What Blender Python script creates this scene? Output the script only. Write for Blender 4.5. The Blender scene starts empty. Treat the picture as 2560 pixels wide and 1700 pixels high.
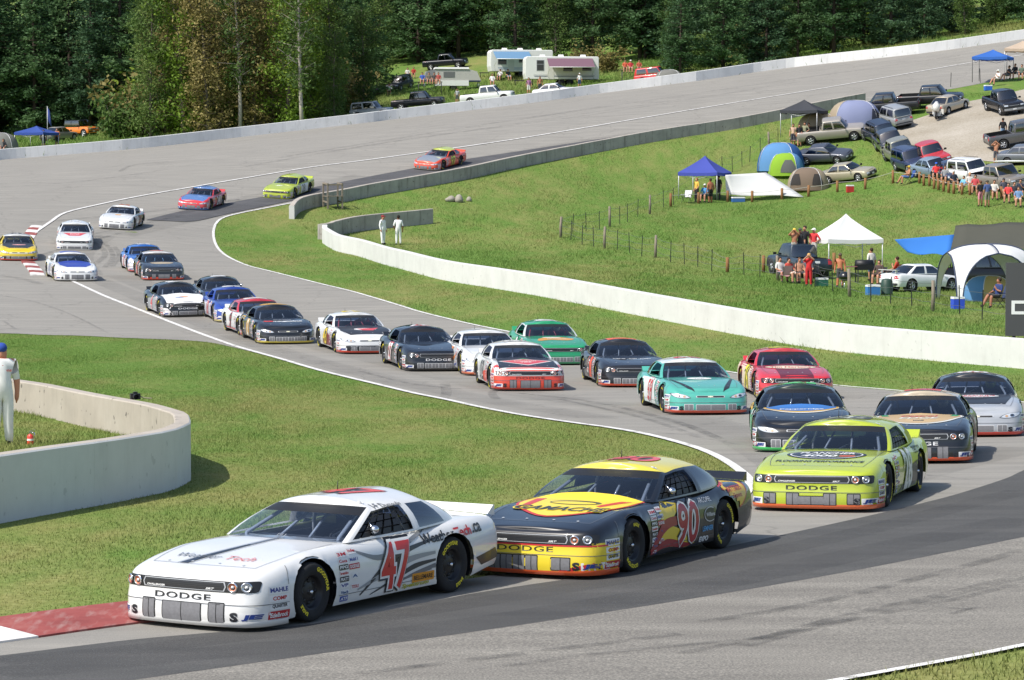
import bpy, bmesh, math, random
import numpy as np
from mathutils import Vector, Matrix, geometry
from mathutils.bvhtree import BVHTree
random.seed(7); RNG = np.random.default_rng(11)
SC = bpy.context.scene
COL = SC.collection
R = math.radians

# ------------------------------------------------------------------ camera
# photograph pixels (2560 x 1700) are used only to survey ground positions
FPX, YHOR, ZC = 7500.0, 450.0, 5.13
PITCH = math.atan((850 - YHOR) / FPX)
cam_d = bpy.data.cameras.new('camera'); CAM = bpy.data.objects.new('camera', cam_d); COL.objects.link(CAM)
cam_d.sensor_fit = 'HORIZONTAL'; cam_d.sensor_width = 36.0; cam_d.lens = FPX / 2560 * 36.0
cam_d.clip_start = 0.5; cam_d.clip_end = 6000
CAM.location = (0, 0, ZC); CAM.rotation_euler = (math.pi / 2 - PITCH, 0, 0)
SC.camera = CAM
# ------------------------------------------------------------------ sky, sun, exposure
SUN_EL, SUN_AZ = R(52), (-0.82, -0.57)          # horizontal direction towards the sun
wd = bpy.data.worlds.new('World'); SC.world = wd; wd.use_nodes = True
nt = wd.node_tree; bg = nt.nodes['Background']
sky = nt.nodes.new('ShaderNodeTexSky'); sky.sky_type = 'NISHITA'; sky.sun_disc = False
sky.sun_elevation = SUN_EL; sky.sun_rotation = math.atan2(SUN_AZ[0], SUN_AZ[1])
sky.air_density = 1.0; sky.dust_density = 2.0; sky.altitude = 300
nt.links.new(sky.outputs[0], bg.inputs[0]); bg.inputs[1].default_value = 0.14
sl = bpy.data.lights.new('sun', 'SUN'); sl.energy = 4.2; sl.angle = R(0.53); sl.color = (1.0, 0.955, 0.88)
SUN = bpy.data.objects.new('sun', sl); COL.objects.link(SUN)
_h = math.hypot(*SUN_AZ)
_sd = Vector((SUN_AZ[0] / _h * math.cos(SUN_EL), SUN_AZ[1] / _h * math.cos(SUN_EL), math.sin(SUN_EL)))
SUN.rotation_euler = _sd.to_track_quat('Z', 'Y').to_euler(); SUN.location = _sd * 200
SC.view_settings.view_transform = 'Standard'; SC.view_settings.look = 'None'
SC.view_settings.exposure = 0.24; SC.view_settings.gamma = 1.0; SC.view_settings.use_curve_mapping = False
SC.render.engine = 'CYCLES'
try:
    SC.cycles.use_denoising = True; SC.cycles.max_bounces = 8; SC.cycles.transparent_max_bounces = 24
    SC.cycles.caustics_reflective = False; SC.cycles.caustics_refractive = False
    SC.cycles.sample_clamp_indirect = 6
except Exception: pass

# ------------------------------------------------------------------ survey helpers
_cf = Vector((0, math.cos(PITCH), -math.sin(PITCH))); _cu = Vector((0, math.sin(PITCH), math.cos(PITCH)))
def ray(px, py):
    a = (px - 1280) / FPX; b = -(py - 850) / FPX
    return np.array((a, _cf.y + b * _cu.y, _cf.z + b * _cu.z))
CTRL = [  # px, py, pixels per metre there
 (312,1563,216),(784,1563,217),(1586,1438,193),(2222,1277,159),(1700,1680,240),(2500,1650,236),(0,1690,240),(-200,1600,222),
 (2431,1156,132),(1880,1130,120),(1650,1034,100),(2540,1098,116),(1223,975,87.5),(1860,990,91),(1000,926,79),(836,883,73),(638,859,69.5),
 (398,791,59.6),(352,700,51),(0,1309,164),(481,1195,137),(0,960,88),(0,834,66),(134,701,52),(45,654,46.7),(185,626,44),(303,572,42),(505,525,38.5),
 (737,496,36.6),(1108,427,34.6),(1640,352,32.3),(2060,279,31),(2453,207,29.5),(2700,165,28.5),
 (533,590,41),(806,608,41.5),(957,613,40.5),(1000,673,48.5),(1378,747,57),(2060,874,71.5),(2545,921,77.5),(2750,940,80),
 (1402,592,40),(1777,507,35),(1990,462,33.5),(2100,717,48.5),(2470,516,38.5),(2310,354,33.5),(2560,640,43),(2800,540,40),
 (0,400,29),(-250,424,30),(372,369,28.3),(900,309,27.3),(1318,259,26.6),(1740,203,26.2),(2294,135,26),(2600,93,26),
 (205,345,25.5),(-150,360,26),(1390,212,23.6),(1150,140,20.5),(1000,240,23.5),(2000,140,24),(2560,60,24),(600,300,23.5)]
def _cp():
    P = []
    for px, py, s in CTRL:
        r = ray(px, py); t = FPX / s
        P.append((r[0] * t, r[1] * t, ZC + r[2] * t))
    return np.array(P)
_P = _cp()
def _U(d2): return np.where(d2 > 1e-9, d2 * np.log(np.maximum(d2, 1e-9)) * 0.5, 0.0)
_n = len(_P); _S = 100.0
_xy = _P[:, :2] / _S
_K = _U(((_xy[:, None] - _xy[None]) ** 2).sum(-1)) + np.eye(_n) * 0.004
_Q = np.c_[np.ones(_n), _xy]
_A = np.block([[_K, _Q], [_Q.T, np.zeros((3, 3))]])
_w = np.linalg.solve(_A, np.r_[_P[:, 2], 0, 0, 0])
def gz(X, Y):
    X = np.asarray(X, float); Y = np.asarray(Y, float)
    Yc = np.clip(Y, 24, 385); half = 18 + Yc * 0.19
    Xc = np.clip(X, -half, half)
    shp = Xc.shape; p = np.c_[Xc.ravel(), Yc.ravel()] / _S
    out = np.empty(len(p))
    for i in range(0, len(p), 20000):
        q = p[i:i + 20000]
        out[i:i + 20000] = _U(((q[:, None] - _xy[None]) ** 2).sum(-1)) @ _w[:_n] + _w[_n] + q @ _w[_n + 1:]
    out = out.reshape(shp) + np.maximum(Y - 385, 0) * 0.07
    return out
_T = np.concatenate([np.arange(22, 120, .25), np.arange(120, 430, .5)])
def at(px, py, dz=0.0):
    r = ray(px, py)
    Z = ZC + r[2] * _T; g = gz(r[0] * _T, r[1] * _T) + dz
    k = np.nonzero(Z < g)[0]
    if len(k) == 0: t = 400.0
    else:
        k = max(k[0], 1); a = Z[k - 1] - g[k - 1]; b = Z[k] - g[k]
        t = _T[k - 1] + (_T[k] - _T[k - 1]) * a / (a - b)
    return Vector((r[0] * t, r[1] * t, ZC + r[2] * t - dz))
def G(x, y): return float(gz(x, y))
def smooth(pts, n=6):
    out = []
    P = [np.array(p, float) for p in pts]; P = [2 * P[0] - P[1]] + P + [2 * P[-1] - P[-2]]
    for i in range(1, len(P) - 2):
        for k in range(n):
            t = k / n; a, b, c, d = P[i - 1:i + 3]
            out.append(tuple(.5 * (2 * b + (c - a) * t + (2 * a - 5 * b + 4 * c - d) * t * t + (3 * b - a - 3 * c + d) * t ** 3)))
    out.append(tuple(P[-2])); return out
def ground_line(pts, n=4, dz=0.0):
    return [at(p[0], p[1], dz).to_2d() for p in smooth(pts, n)]

# ------------------------------------------------------------------ materials
MATS = {}
def lin(c):
    if isinstance(c, str):
        c = tuple(int(c[i:i + 2], 16) / 255 for i in (0, 2, 4))
        c = tuple(v / 12.92 if v <= .04045 else ((v + .055) / 1.055) ** 2.4 for v in c)
    return (*c[:3], 1.0)
def mat(name, col=(.5, .5, .5), rough=.6, metal=0.0, coat=0.0, var=0.0, vscale=8.0, bump=0.0, bscale=40.0, spec=.5, trans=0.0):
    if name in MATS: return MATS[name]
    m = bpy.data.materials.new(name); m.use_nodes = True; MATS[name] = m
    N, L = m.node_tree.nodes, m.node_tree.links; b = N['Principled BSDF']
    c = lin(col); b.inputs['Base Color'].default_value = c
    b.inputs['Roughness'].default_value = rough; b.inputs['Metallic'].default_value = metal
    b.inputs['Coat Weight'].default_value = coat; b.inputs['Coat Roughness'].default_value = .03
    b.inputs['Specular IOR Level'].default_value = spec
    if var or bump:
        tc = N.new('ShaderNodeTexCoord')
    if var:
        nz = N.new('ShaderNodeTexNoise'); nz.inputs['Scale'].default_value = vscale; nz.inputs['Detail'].default_value = 5
        L.new(tc.outputs['Object'], nz.inputs['Vector'])
        mx = N.new('ShaderNodeMix'); mx.data_type = 'RGBA'
        mx.inputs[6].default_value = tuple(max(0, v * (1 - var)) for v in c[:3]) + (1,)
        mx.inputs[7].default_value = tuple(min(1, v * (1 + var)) for v in c[:3]) + (1,)
        L.new(nz.outputs[0], mx.inputs[0]); L.new(mx.outputs[2], b.inputs['Base Color'])
    if bump:
        n2 = N.new('ShaderNodeTexNoise'); n2.inputs['Scale'].default_value = bscale; n2.inputs['Detail'].default_value = 4
        L.new(tc.outputs['Object'], n2.inputs['Vector'])
        bp = N.new('ShaderNodeBump'); bp.inputs['Strength'].default_value = bump; bp.inputs['Distance'].default_value = .02
        L.new(n2.outputs[0], bp.inputs['Height']); L.new(bp.outputs[0], b.inputs['Normal'])
    if trans:
        out = N['Material Output']; tr = N.new('ShaderNodeBsdfTranslucent'); tr.inputs[0].default_value = c
        ms = N.new('ShaderNodeMixShader'); ms.inputs[0].default_value = trans
        L.new(b.outputs[0], ms.inputs[1]); L.new(tr.outputs[0], ms.inputs[2]); L.new(ms.outputs[0], out.inputs[0])
    return m
class NB:                                       # tiny node-building helper
    def __init__(s, name):
        s.m = bpy.data.materials.new(name); s.m.use_nodes = True; MATS[name] = s.m
        s.N, s.L = s.m.node_tree.nodes, s.m.node_tree.links; s.b = s.N['Principled BSDF']
    def tc(s, kind='Object'): 
        n = s.N.new('ShaderNodeTexCoord'); return n.outputs[kind]
    def noise(s, vec, scale, detail=4, rough=.55, dims=None):
        n = s.N.new('ShaderNodeTexNoise'); n.inputs['Scale'].default_value = scale; n.inputs['Detail'].default_value = detail
        n.inputs['Roughness'].default_value = rough; s.L.new(vec, n.inputs['Vector']); return n.outputs[0]
    def noise_c(s, vec, scale):
        n = s.N.new('ShaderNodeTexNoise'); n.inputs['Scale'].default_value = scale; n.inputs['Detail'].default_value = 3; s.L.new(vec, n.inputs['Vector']); a = s.N.new('ShaderNodeVectorMath'); a.operation = 'MULTIPLY_ADD'; s.L.new(n.outputs['Color'], a.inputs[0]); a.inputs[1].default_value = (6, 6, 6); s.L.new(vec, a.inputs[2]); return a.outputs[0]
    def mapping(s, vec, scale=(1, 1, 1), rot=(0, 0, 0)):
        n = s.N.new('ShaderNodeMapping'); n.inputs['Scale'].default_value = scale; n.inputs['Rotation'].default_value = rot
        s.L.new(vec, n.inputs['Vector']); return n.outputs[0]
    def ramp(s, fac, stops):
        n = s.N.new('ShaderNodeValToRGB'); e = n.color_ramp.elements
        while len(e) < len(stops): e.new(.5)
        for q, (p, c) in zip(e, stops): q.position = p; q.color = lin(c)
        s.L.new(fac, n.inputs[0]); return n.outputs[0]
    def mix(s, fac, a, b, mode='MIX'):
        n = s.N.new('ShaderNodeMix'); n.data_type = 'RGBA'; n.blend_type = mode
        for v, i in ((fac, 0), (a, 6), (b, 7)):
            if hasattr(v, 'is_linked'): s.L.new(v, n.inputs[i])
            else: n.inputs[i].default_value = v if i == 0 else lin(v)
        return n.outputs[2]
    def math(s, op, a, b=0.0, clamp=False):
        n = s.N.new('ShaderNodeMath'); n.operation = op; n.use_clamp = clamp
        for v, i in ((a, 0), (b, 1)):
            if hasattr(v, 'is_linked'): s.L.new(v, n.inputs[i])
            else: n.inputs[i].default_value = v
        return n.outputs[0]
    def bump(s, h, strength, dist=.02):
        n = s.N.new('ShaderNodeBump'); n.inputs['Strength'].default_value = strength; n.inputs['Distance'].default_value = dist
        s.L.new(h, n.inputs['Height']); s.L.new(n.outputs[0], s.b.inputs['Normal'])
    def done(s, col, rough=.8, spec=.3):
        if hasattr(col, 'is_linked'): s.L.new(col, s.b.inputs['Base Color'])
        else: s.b.inputs['Base Color'].default_value = lin(col)
        if hasattr(rough, 'is_linked'): s.L.new(rough, s.b.inputs['Roughness'])
        else: s.b.inputs['Roughness'].default_value = rough
        s.b.inputs['Specular IOR Level'].default_value = spec
        return s.m

# ------------------------------------------------------------------ mesh helpers
def link(o, parent=None):
    COL.objects.link(o)
    if parent is not None: o.parent = parent
    return o
def tag(o, label=None, cat=None, group=None, kind=None):
    for k, v in (('label', label), ('category', cat), ('group', group), ('kind', kind)):
        if v: o[k] = v
    return o
def empty(name, loc=(0, 0, 0), rz=0.0, label=None, cat=None, group=None):
    o = bpy.data.objects.new(name, None); o.empty_display_size = .2; link(o)
    o.location = loc; o.rotation_euler = (0, 0, rz)
    return tag(o, label, cat, group)
class MB:
    def __init__(s): s.v = []; s.f = []; s.mi = []; s.sm = []
    def add(s, v, f, mi=0, smooth=False):
        n = len(s.v); s.v += [tuple(p) for p in v]
        for q in f: s.f.append(tuple(n + i for i in q)); s.mi.append(mi); s.sm.append(smooth)
        return s
    def box(s, c, d, mi=0, rz=0.0, rx=0.0, ry=0.0, taper=1.0):
        M = Matrix.Translation(c) @ Matrix.Rotation(rz, 4, 'Z') @ Matrix.Rotation(ry, 4, 'Y') @ Matrix.Rotation(rx, 4, 'X')
        v = []
        for z in (-1, 1):
            k = taper if z > 0 else 1
            for x, y in ((-1, -1), (1, -1), (1, 1), (-1, 1)): v.append(M @ Vector((x * d[0] / 2 * k, y * d[1] / 2 * k, z * d[2] / 2)))
        return s.add(v, [(3, 2, 1, 0), (4, 5, 6, 7), (0, 1, 5, 4), (1, 2, 6, 5), (2, 3, 7, 6), (3, 0, 4, 7)], mi)
    def tube(s, pts, rad, n=6, mi=0, cap=True, smooth=True):
        pts = [Vector(p) for p in pts]; m = len(pts)
        rad = [rad] * m if not hasattr(rad, '__len__') else rad
        v = []; f = []
        prev = None
        for i, p in enumerate(pts):
            d = (pts[min(i + 1, m - 1)] - pts[max(i - 1, 0)])
            d = d.normalized() if d.length > 1e-9 else Vector((0, 0, 1))
            if prev is None:
                a = Vector((0, 0, 1)) if abs(d.z) < .9 else Vector((1, 0, 0))
                u = d.cross(a).normalized()
            else:
                u = (prev - d * prev.dot(d)); u = u.normalized() if u.length > 1e-6 else d.orthogonal().normalized()
            prev = u; w = d.cross(u)
            for k in range(n):
                t = 2 * math.pi * k / n; v.append(p + (u * math.cos(t) + w * math.sin(t)) * rad[i])
        for i in range(m - 1):
            for k in range(n):
                a = i * n + k; b = i * n + (k + 1) % n; f.append((a, b, b + n, a + n))
        if cap: f.append(tuple(range(n - 1, -1, -1))); f.append(tuple(range((m - 1) * n, m * n)))
        return s.add(v, f, mi, smooth)
    def lathe(s, prof, n=20, axis='Z', c=(0, 0, 0), mi=0, smooth=True, close=False):
        v = []; f = []; m = len(prof); c = Vector(c)
        for r, h in prof:
            for k in range(n):
                t = 2 * math.pi * k / n; a, b = r * math.cos(t), r * math.sin(t)
                v.append(c + Vector({'Z': (a, b, h), 'Y': (a, h, -b), 'X': (h, a, b)}[axis]))
        for i in range(m - 1):
            for k in range(n):
                a = i * n + k; b = i * n + (k + 1) % n; f.append((a, b, b + n, a + n))
        if close: f.append(tuple(range(n - 1, -1, -1))); f.append(tuple(range((m - 1) * n, m * n)))
        return s.add(v, f, mi, smooth)
    def grid(s, rows, mi=0, smooth=True, closed=False):
        nr, nc = len(rows), len(rows[0]); v = [p for r in rows for p in r]; f = []
        for i in range(nr - 1):
            for j in range(nc if closed else nc - 1):
                a = i * nc + j; b = i * nc + (j + 1) % nc; f.append((a, b, b + nc, a + nc))
        return s.add(v, f, mi, smooth)
    def prism(s, poly, h0, h1, plane='XY', mi=0):
        def P(a, b, h): return {'XY': (a, b, h), 'XZ': (a, h, b), 'YZ': (h, a, b)}[plane]
        n = len(poly); v = [P(a, b, h0) for a, b in poly] + [P(a, b, h1) for a, b in poly]
        f = [tuple(range(n - 1, -1, -1)), tuple(range(n, 2 * n))] + [(i, (i + 1) % n, n + (i + 1) % n, n + i) for i in range(n)]
        return s.add(v, f, mi)
    def ball(s, c, r, n=10, m=6, mi=0):
        rx, ry, rz = (r, r, r) if not hasattr(r, '__len__') else r
        rows = []
        for i in range(m + 1):
            p = math.pi * i / m
            rows.append([(c[0] + rx * math.sin(p) * math.cos(2 * math.pi * k / n), c[1] + ry * math.sin(p) * math.sin(2 * math.pi * k / n), c[2] - rz * math.cos(p)) for k in range(n)])
        return s.grid(rows, mi, True, True)
    def mesh(s, name, mats):
        me = bpy.data.meshes.new(name); me.from_pydata(s.v, [], s.f)
        for m in (mats if isinstance(mats, (list, tuple)) else [mats]): me.materials.append(m)
        me.polygons.foreach_set('material_index', s.mi); me.polygons.foreach_set('use_smooth', s.sm)
        me.update(); return me
    def build(s, name, mats, parent=None, loc=None, fix=True):
        me = s.mesh(name, mats)
        if fix:
            b = bmesh.new(); b.from_mesh(me); bmesh.ops.recalc_face_normals(b, faces=b.faces); b.to_mesh(me); b.free()
        o = bpy.data.objects.new(name, me); link(o, parent)
        if loc is not None: o.location = loc
        return o
def obj(name, me, parent=None, loc=None, rz=None):
    o = bpy.data.objects.new(name, me); link(o, parent)
    if loc is not None: o.location = loc
    if rz is not None: o.rotation_euler.z = rz
    return o
def copy_tree(o, parent=None):
    c = o.copy(); COL.objects.link(c); c.parent = parent
    for ch in list(o.children): copy_tree(ch, c)
    return c
def sheet(name, poly, dz, m, cell=2.0, kind='structure', label=None):
    """flat draped sheet: polygon in XY laid dz above the terrain"""
    poly = [Vector(p) for p in poly]
    q = []
    for i, p in enumerate(poly):
        n = poly[(i + 1) % len(poly)]; k = max(1, int((n - p).length / (cell * 1.5)))
        q += [p + (n - p) * (j / k) for j in range(k)]
    xs = [p.x for p in q]; ys = [p.y for p in q]
    V = list(q); 
    for x in np.arange(min(xs), max(xs), cell):
        for y in np.arange(min(ys), max(ys), cell): V.append(Vector((x + .013 * math.sin(y * 9), y)))
    r = geometry.delaunay_2d_cdt(V, [(i, (i + 1) % len(q)) for i in range(len(q))], [], 1, 1e-4)
    vs = np.array([tuple(v) for v in r[0]]); z = gz(vs[:, 0], vs[:, 1]) + dz
    me = bpy.data.meshes.new(name); me.from_pydata(np.c_[vs, z].tolist(), [], [tuple(f) for f in r[2]])
    me.materials.append(m); me.polygons.foreach_set('use_smooth', [True] * len(me.polygons)); me.update()
    b = bmesh.new(); b.from_mesh(me)
    for f in b.faces:
        if f.normal.z < 0: f.normal_flip()
    lone = [v for v in b.verts if not v.link_faces]; bmesh.ops.delete(b, geom=lone, context='VERTS')
    b.to_mesh(me); b.free()
    o = obj(name, me); tag(o, label, None, None, kind); return o
def ribbon_rows(line, w0, w1, dz):
    """line: list of 2d points; returns rows offset w0..w1 to its left, draped"""
    rows = []
    for i, p in enumerate(line):
        d = (line[min(i + 1, len(line) - 1)] - line[max(i - 1, 0)]).normalized(); n = Vector((-d.y, d.x))
        rows.append([(*(p + n * w), G(*(p + n * w)) + dz) for w in (w0, w1)])
    return rows
def ribbon(name, line, w0, w1, dz, m, parent=None, kind='structure'):
    b = MB(); b.grid(ribbon_rows(line, w0, w1, dz)); me = b.mesh(name, m)
    bm = bmesh.new(); bm.from_mesh(me)
    for f in bm.faces:
        if f.normal.z < 0: f.normal_flip()
    bm.to_mesh(me); bm.free()
    o = obj(name, me, parent)
    if parent is None: tag(o, kind=kind)
    return o
# ------------------------------------------------------------------ ground materials
def grass_color(nb):
    """shared by the ground sheet and the grass blades: world-position patches of green, olive and dry turf"""
    tc = nb.tc('Object')
    big = nb.noise(nb.mapping(tc, (.11, .05, .05)), 1.0, 3)
    mid = nb.noise(nb.mapping(tc, (.9, .35, .5)), 1.0, 5, .6)
    fine = nb.noise(tc, 9.0, 3, .6)
    green = nb.ramp(fine, [(.25, '4d6a2e'), (.5, '607c38'), (.78, '778c48')])
    dry = nb.ramp(fine, [(.25, '737142'), (.5, '868450'), (.8, '9a9664')])
    m = nb.math('ADD', nb.math('MULTIPLY', big, .65), nb.math('MULTIPLY', mid, .5))
    return tc, fine, green, dry, m
nb = NB('grass_ground'); tc, fine, gr, dr, m_ = grass_color(nb)
geo = nb.N.new('ShaderNodeSeparateXYZ'); nb.L.new(tc, geo.inputs[0])
near = nb.math('MULTIPLY', nb.math('SUBTRACT', 1.0, nb.math('DIVIDE', geo.outputs[1], 95.0), True), .21)      # the trackside turf is drier than the meadow
fac = nb.ramp(nb.math('ADD', m_, near), [(.51, (0, 0, 0)), (.80, (1, 1, 1))])
GRASS = nb.done(nb.mix(fac, gr, dr), .95, .1); nb.bump(fine, .6, .05)
nb = NB('grass_blade'); tc, fine, gr, dr, m_ = grass_color(nb)
geo = nb.N.new('ShaderNodeSeparateXYZ'); nb.L.new(tc, geo.inputs[0])
near = nb.math('MULTIPLY', nb.math('SUBTRACT', 1.0, nb.math('DIVIDE', geo.outputs[1], 95.0), True), .21)      # the trackside turf is drier than the meadow
fac = nb.ramp(nb.math('ADD', m_, near), [(.51, (0, 0, 0)), (.80, (1, 1, 1))])
BLADE = nb.done(nb.mix(fac, gr, dr), .8, .2)
def asphalt(name, a, b, c, streak=1.0, rz=0.0, speck=90.0, ov=.4, crack=.3):
    nb = NB(name); tc = nb.tc('Object')
    st = nb.noise(nb.mapping(tc, (.28, 1.6, 1), (0, 0, rz)), 1.0, 5, .62)
    bl = nb.noise(tc, .09, 3)
    sp = nb.noise(tc, speck, 2, .7)
    col = nb.ramp(st, [(.30, a), (.52, b), (.72, c)])
    col = nb.mix(nb.ramp(bl, [(.35, (0, 0, 0)), (.7, (.55, .55, .55))]), col, b)
    cr = nb.N.new('ShaderNodeTexVoronoi'); cr.feature = 'DISTANCE_TO_EDGE'; cr.inputs['Scale'].default_value = .16; nb.L.new(nb.mapping(nb.mix(.35, tc, nb.noise_c(tc, .5)), (1, .6, 1)), cr.inputs['Vector'])
    col = nb.mix(nb.ramp(cr.outputs['Distance'], [(.0, (crack, crack, crack)), (.006, (0, 0, 0))]), col, '4a4845')        # hairline cracks
    col = nb.mix(ov, col, nb.ramp(sp, [(.3, '4c4a48'), (.5, '8f8c88'), (.72, 'd2cec8')]), 'OVERLAY')
    nb.bump(sp, .25, .01)
    return nb.done(col, .85, .3)
ASPH = asphalt('asphalt_worn', '8b8882', '98958e', 'a5a199')
ASPH_NEAR = asphalt('asphalt_coarse', '84817b', '95928b', 'a5a29a', rz=R(-28), speck=38, ov=.7, crack=0.0)
ASPH_DARK = asphalt('asphalt_new', '525252', '5b5b5a', '656463', rz=R(-25), speck=50, ov=.55, crack=0.0)
ASPH_FAR = asphalt('asphalt_patch', '565658', '616163', '6c6c6d')
nb = NB('gravel'); tc = nb.tc('Object'); n1 = nb.noise(tc, .25, 5); n2 = nb.noise(tc, 7, 4, .7)
GRAVEL = nb.done(nb.mix(.45, nb.ramp(n1, [(.3, '8b8271'), (.55, 'a39b8d'), (.75, 'b3ab9f')]), nb.ramp(n2, [(.3, '776f60'), (.7, 'bdb5a8')])), .95, .1)
nb = NB('line_paint'); tc = nb.tc('Object'); n1 = nb.noise(tc, 3.0, 6, .7)
LINE = nb.done(nb.ramp(n1, [(.34, '94908a'), (.43, 'ccc9c4'), (.52, 'dcdad6'), (.8, 'e6e5e2')]), .7, .3)
def concrete(name, a, b, c, stain='8a8680', amount=.35, spk=.75):
    nb = NB(name); tc = nb.tc('Object'); n1 = nb.noise(tc, .8, 6, .65); n2 = nb.noise(tc, 14, 4)
    st = nb.noise(nb.mapping(tc, (3.2, 3.2, .35)), 1.0, 5, .7)
    col = nb.ramp(n1, [(.3, a), (.52, b), (.75, c)])
    col = nb.mix(nb.math('MULTIPLY', nb.ramp(st, [(.52, (0, 0, 0)), (.75, (1, 1, 1))]), amount), col, stain)
    sp = nb.noise(tc, 5.5, 2, .4); col = nb.mix(nb.ramp(sp, [(.69, (0, 0, 0)), (.73, (spk, spk, spk))]), col, '5c5954')
    nb.bump(n2, .15, .01); return nb.done(col, .85, .25)
C_WHITE = concrete('white_painted_concrete', 'c8c7c4', 'd2d1ce', 'd9d8d5', 'b0ada7', .2, .2)
C_OUTER = concrete('chalky_painted_concrete', 'd6d6d4', 'e0e0de', 'e6e6e4', 'a29f99', .35, 0.0)
C_GREY = concrete('bare_weathered_concrete', '98938d', 'aaa59e', 'b8b3aa', '5e5a55', .8)
C_TAN = concrete('tan_bare_concrete', 'a59d92', 'b0a79b', 'bab2a7', '948b80', .4)
EARTH = mat('bare_earth', '8f7f62', .95, var=.25, vscale=1.5)

# ------------------------------------------------------------------ terrain sheet
def axis(a, b, step, outer):
    v = list(np.arange(a, b + .01, step)); d = step
    lo, hi = [], []
    x = a
    while x > outer[0]: d *= 1.35; x -= d; lo.append(x)
    x = b; d = step
    while x < outer[1]: d *= 1.35; x += d; hi.append(x)
    return np.array(lo[::-1] + v + hi)
XS = axis(-78, 78, 1.5, (-900, 900)); YS = axis(14, 400, 1.5, (-60, 2500))
_gx, _gy = np.meshgrid(XS, YS); _gzv = gz(_gx, _gy)
_vv = np.c_[_gx.ravel(), _gy.ravel(), _gzv.ravel()]
nx, ny = len(XS), len(YS)
_i = (np.arange(ny - 1)[:, None] * nx + np.arange(nx - 1)[None]).ravel()
_ff = np.c_[_i, _i + 1, _i + 1 + nx, _i + nx]
me = bpy.data.meshes.new('ground'); me.from_pydata(_vv.tolist(), [], _ff.tolist()); me.materials.append(GRASS)
me.polygons.foreach_set('use_smooth', [True] * len(me.polygons)); me.update()
tag(obj('ground', me), kind='structure')

# ------------------------------------------------------------------ track
L_LEFT = [(182,706),(255,740),(310,762),(370,786),(464,823),(528,847),(591,869),(694,898),(800,929),(940,963),(1031,985),(1111,1001),(1200,1021),(1307,1041),(1427,1059),(1521,1072),(1605,1087),(1681,1106),(1745,1126),(1795,1149),(1834,1175),(1859,1198),(1865,1216),(1850,1240)]
L_NEARIN = [(1850,1240),(1790,1290),(1650,1345),(1500,1388),(1170,1450),(800,1487),(335,1512),(0,1555),(-250,1590)]
L_RIGHT = [(783,497),(655,522),(604,532),(558,544),(538,559),(531,582),(535,607),(548,628),(573,646),(617,665),(668,678),(732,694),(808,713),(885,732),(999,766),(1040,779),(1111,797),(1199,817),(1350,846),(1560,884),(1840,935),(2085,965),(2213,976),(2553,1008),(2800,1034)]
L_WALLA = [(736,548),(744,536),(757,527),(780,520),(812,514),(859,506),(937,490),(1039,472),(1175,447),(1276,424),(1400,399),(1640,354),(1843,322),(2060,279),(2164,259)]
L_OUTER = [(-300,430),(-120,413),(0,400),(179,386),(372,369),(610,342),(900,309),(981,299),(1318,259),(1507,233),(1740,203),(1977,169),(2294,135),(2560,98),(2800,70)]
L_FARLINE = [(79,588),(126,556),(163,533),(249,512),(341,493),(473,470),(620,445),(784,418),(933,399),(1280,350),(1640,290),(1858,254),(2060,221),(2290,181),(2453,153),(2560,138),(2800,105)]
L_BOTGRASS = [(1950,1728),(2092,1700),(2268,1668),(2438,1637),(2560,1612),(2750,1575)]
gl_left = ground_line(L_LEFT, 4); gl_nearin = ground_line(L_NEARIN, 4); gl_right = ground_line(L_RIGHT, 4)
gl_outer = ground_line(L_OUTER, 3); gl_far = ground_line(L_FARLINE, 4); gl_bot = ground_line(L_BOTGRASS, 4, .03)
gl_grass_top = ground_line([(-260,836),(0,834),(100,838),(200,840),(300,845),(400,849),(470,852),(530,858),(591,871)], 3)
gl_wallA = ground_line(L_WALLA, 3)
far_edge = [at(*p).to_2d() for p in smooth([(783,497),(859,500),(1039,468),(1276,420),(1640,350),(1843,320),(2060,276),(2200,252),(2383,222),(2453,209),(2560,191),(2800,150)], 3)]
k = next(i for i, p in enumerate(gl_left) if p.y < gl_grass_top[-1].y)
poly = gl_outer[::-1] + [at(-300, 620).to_2d()] + gl_grass_top + gl_left[k + 1:] + gl_nearin[1:] + [Vector((-9.5, 27)), Vector((6, 26))] + gl_bot + [at(2800, 1300).to_2d()] + gl_right[::-1] + far_edge[1:]
sheet('racetrack', poly, .015, ASPH, 2.0)
# the coarser near lanes and the newer dark lane laid over them
dk_up = ground_line([(-250,1672),(0,1644),(169,1623),(339,1603),(508,1588),(800,1562),(1170,1490),(1500,1438),(1838,1366),(2041,1322),(2180,1291),(2302,1262),(2394,1238),(2512,1200),(2560,1178),(2700,1120)], 3)
dk_lo = ground_line([(2700,1316),(2560,1346),(2330,1392),(2099,1437),(1760,1496),(1300,1567),(800,1639),(383,1698),(0,1752),(-250,1790)], 3)
sheet('dark_lane', dk_up + dk_lo, .023, ASPH_DARK, 1.0)
sheet('coarse_lane', dk_lo + [Vector((-6, 26.5)), Vector((6, 26.3))] + gl_bot + [at(2720, 1400).to_2d()], .021, ASPH_NEAR, 1.0)
fp = ground_line([(365,551),(460,528),(620,500),(780,470),(1039,421),(1166,399),(1280,382),(1450,356),(1605,334)], 3) + ground_line([(1605,341),(1280,398),(1040,442),(960,457),(780,493),(655,518),(560,538),(500,552),(465,556)], 3)
sheet('dark_patch', fp, .045, ASPH_FAR, 2.0)
ribbon('edge_line', ground_line([(118, 676), (150, 692)] + L_LEFT, 4), -.02, .17, .03, LINE)
ribbon('edge_line', gl_right, -.02, .14, .034, LINE)
ribbon('edge_line', gl_far, -.12, .10, .05, LINE)
ribbon('edge_line', gl_bot, -.06, .06, .035, LINE)
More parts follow.
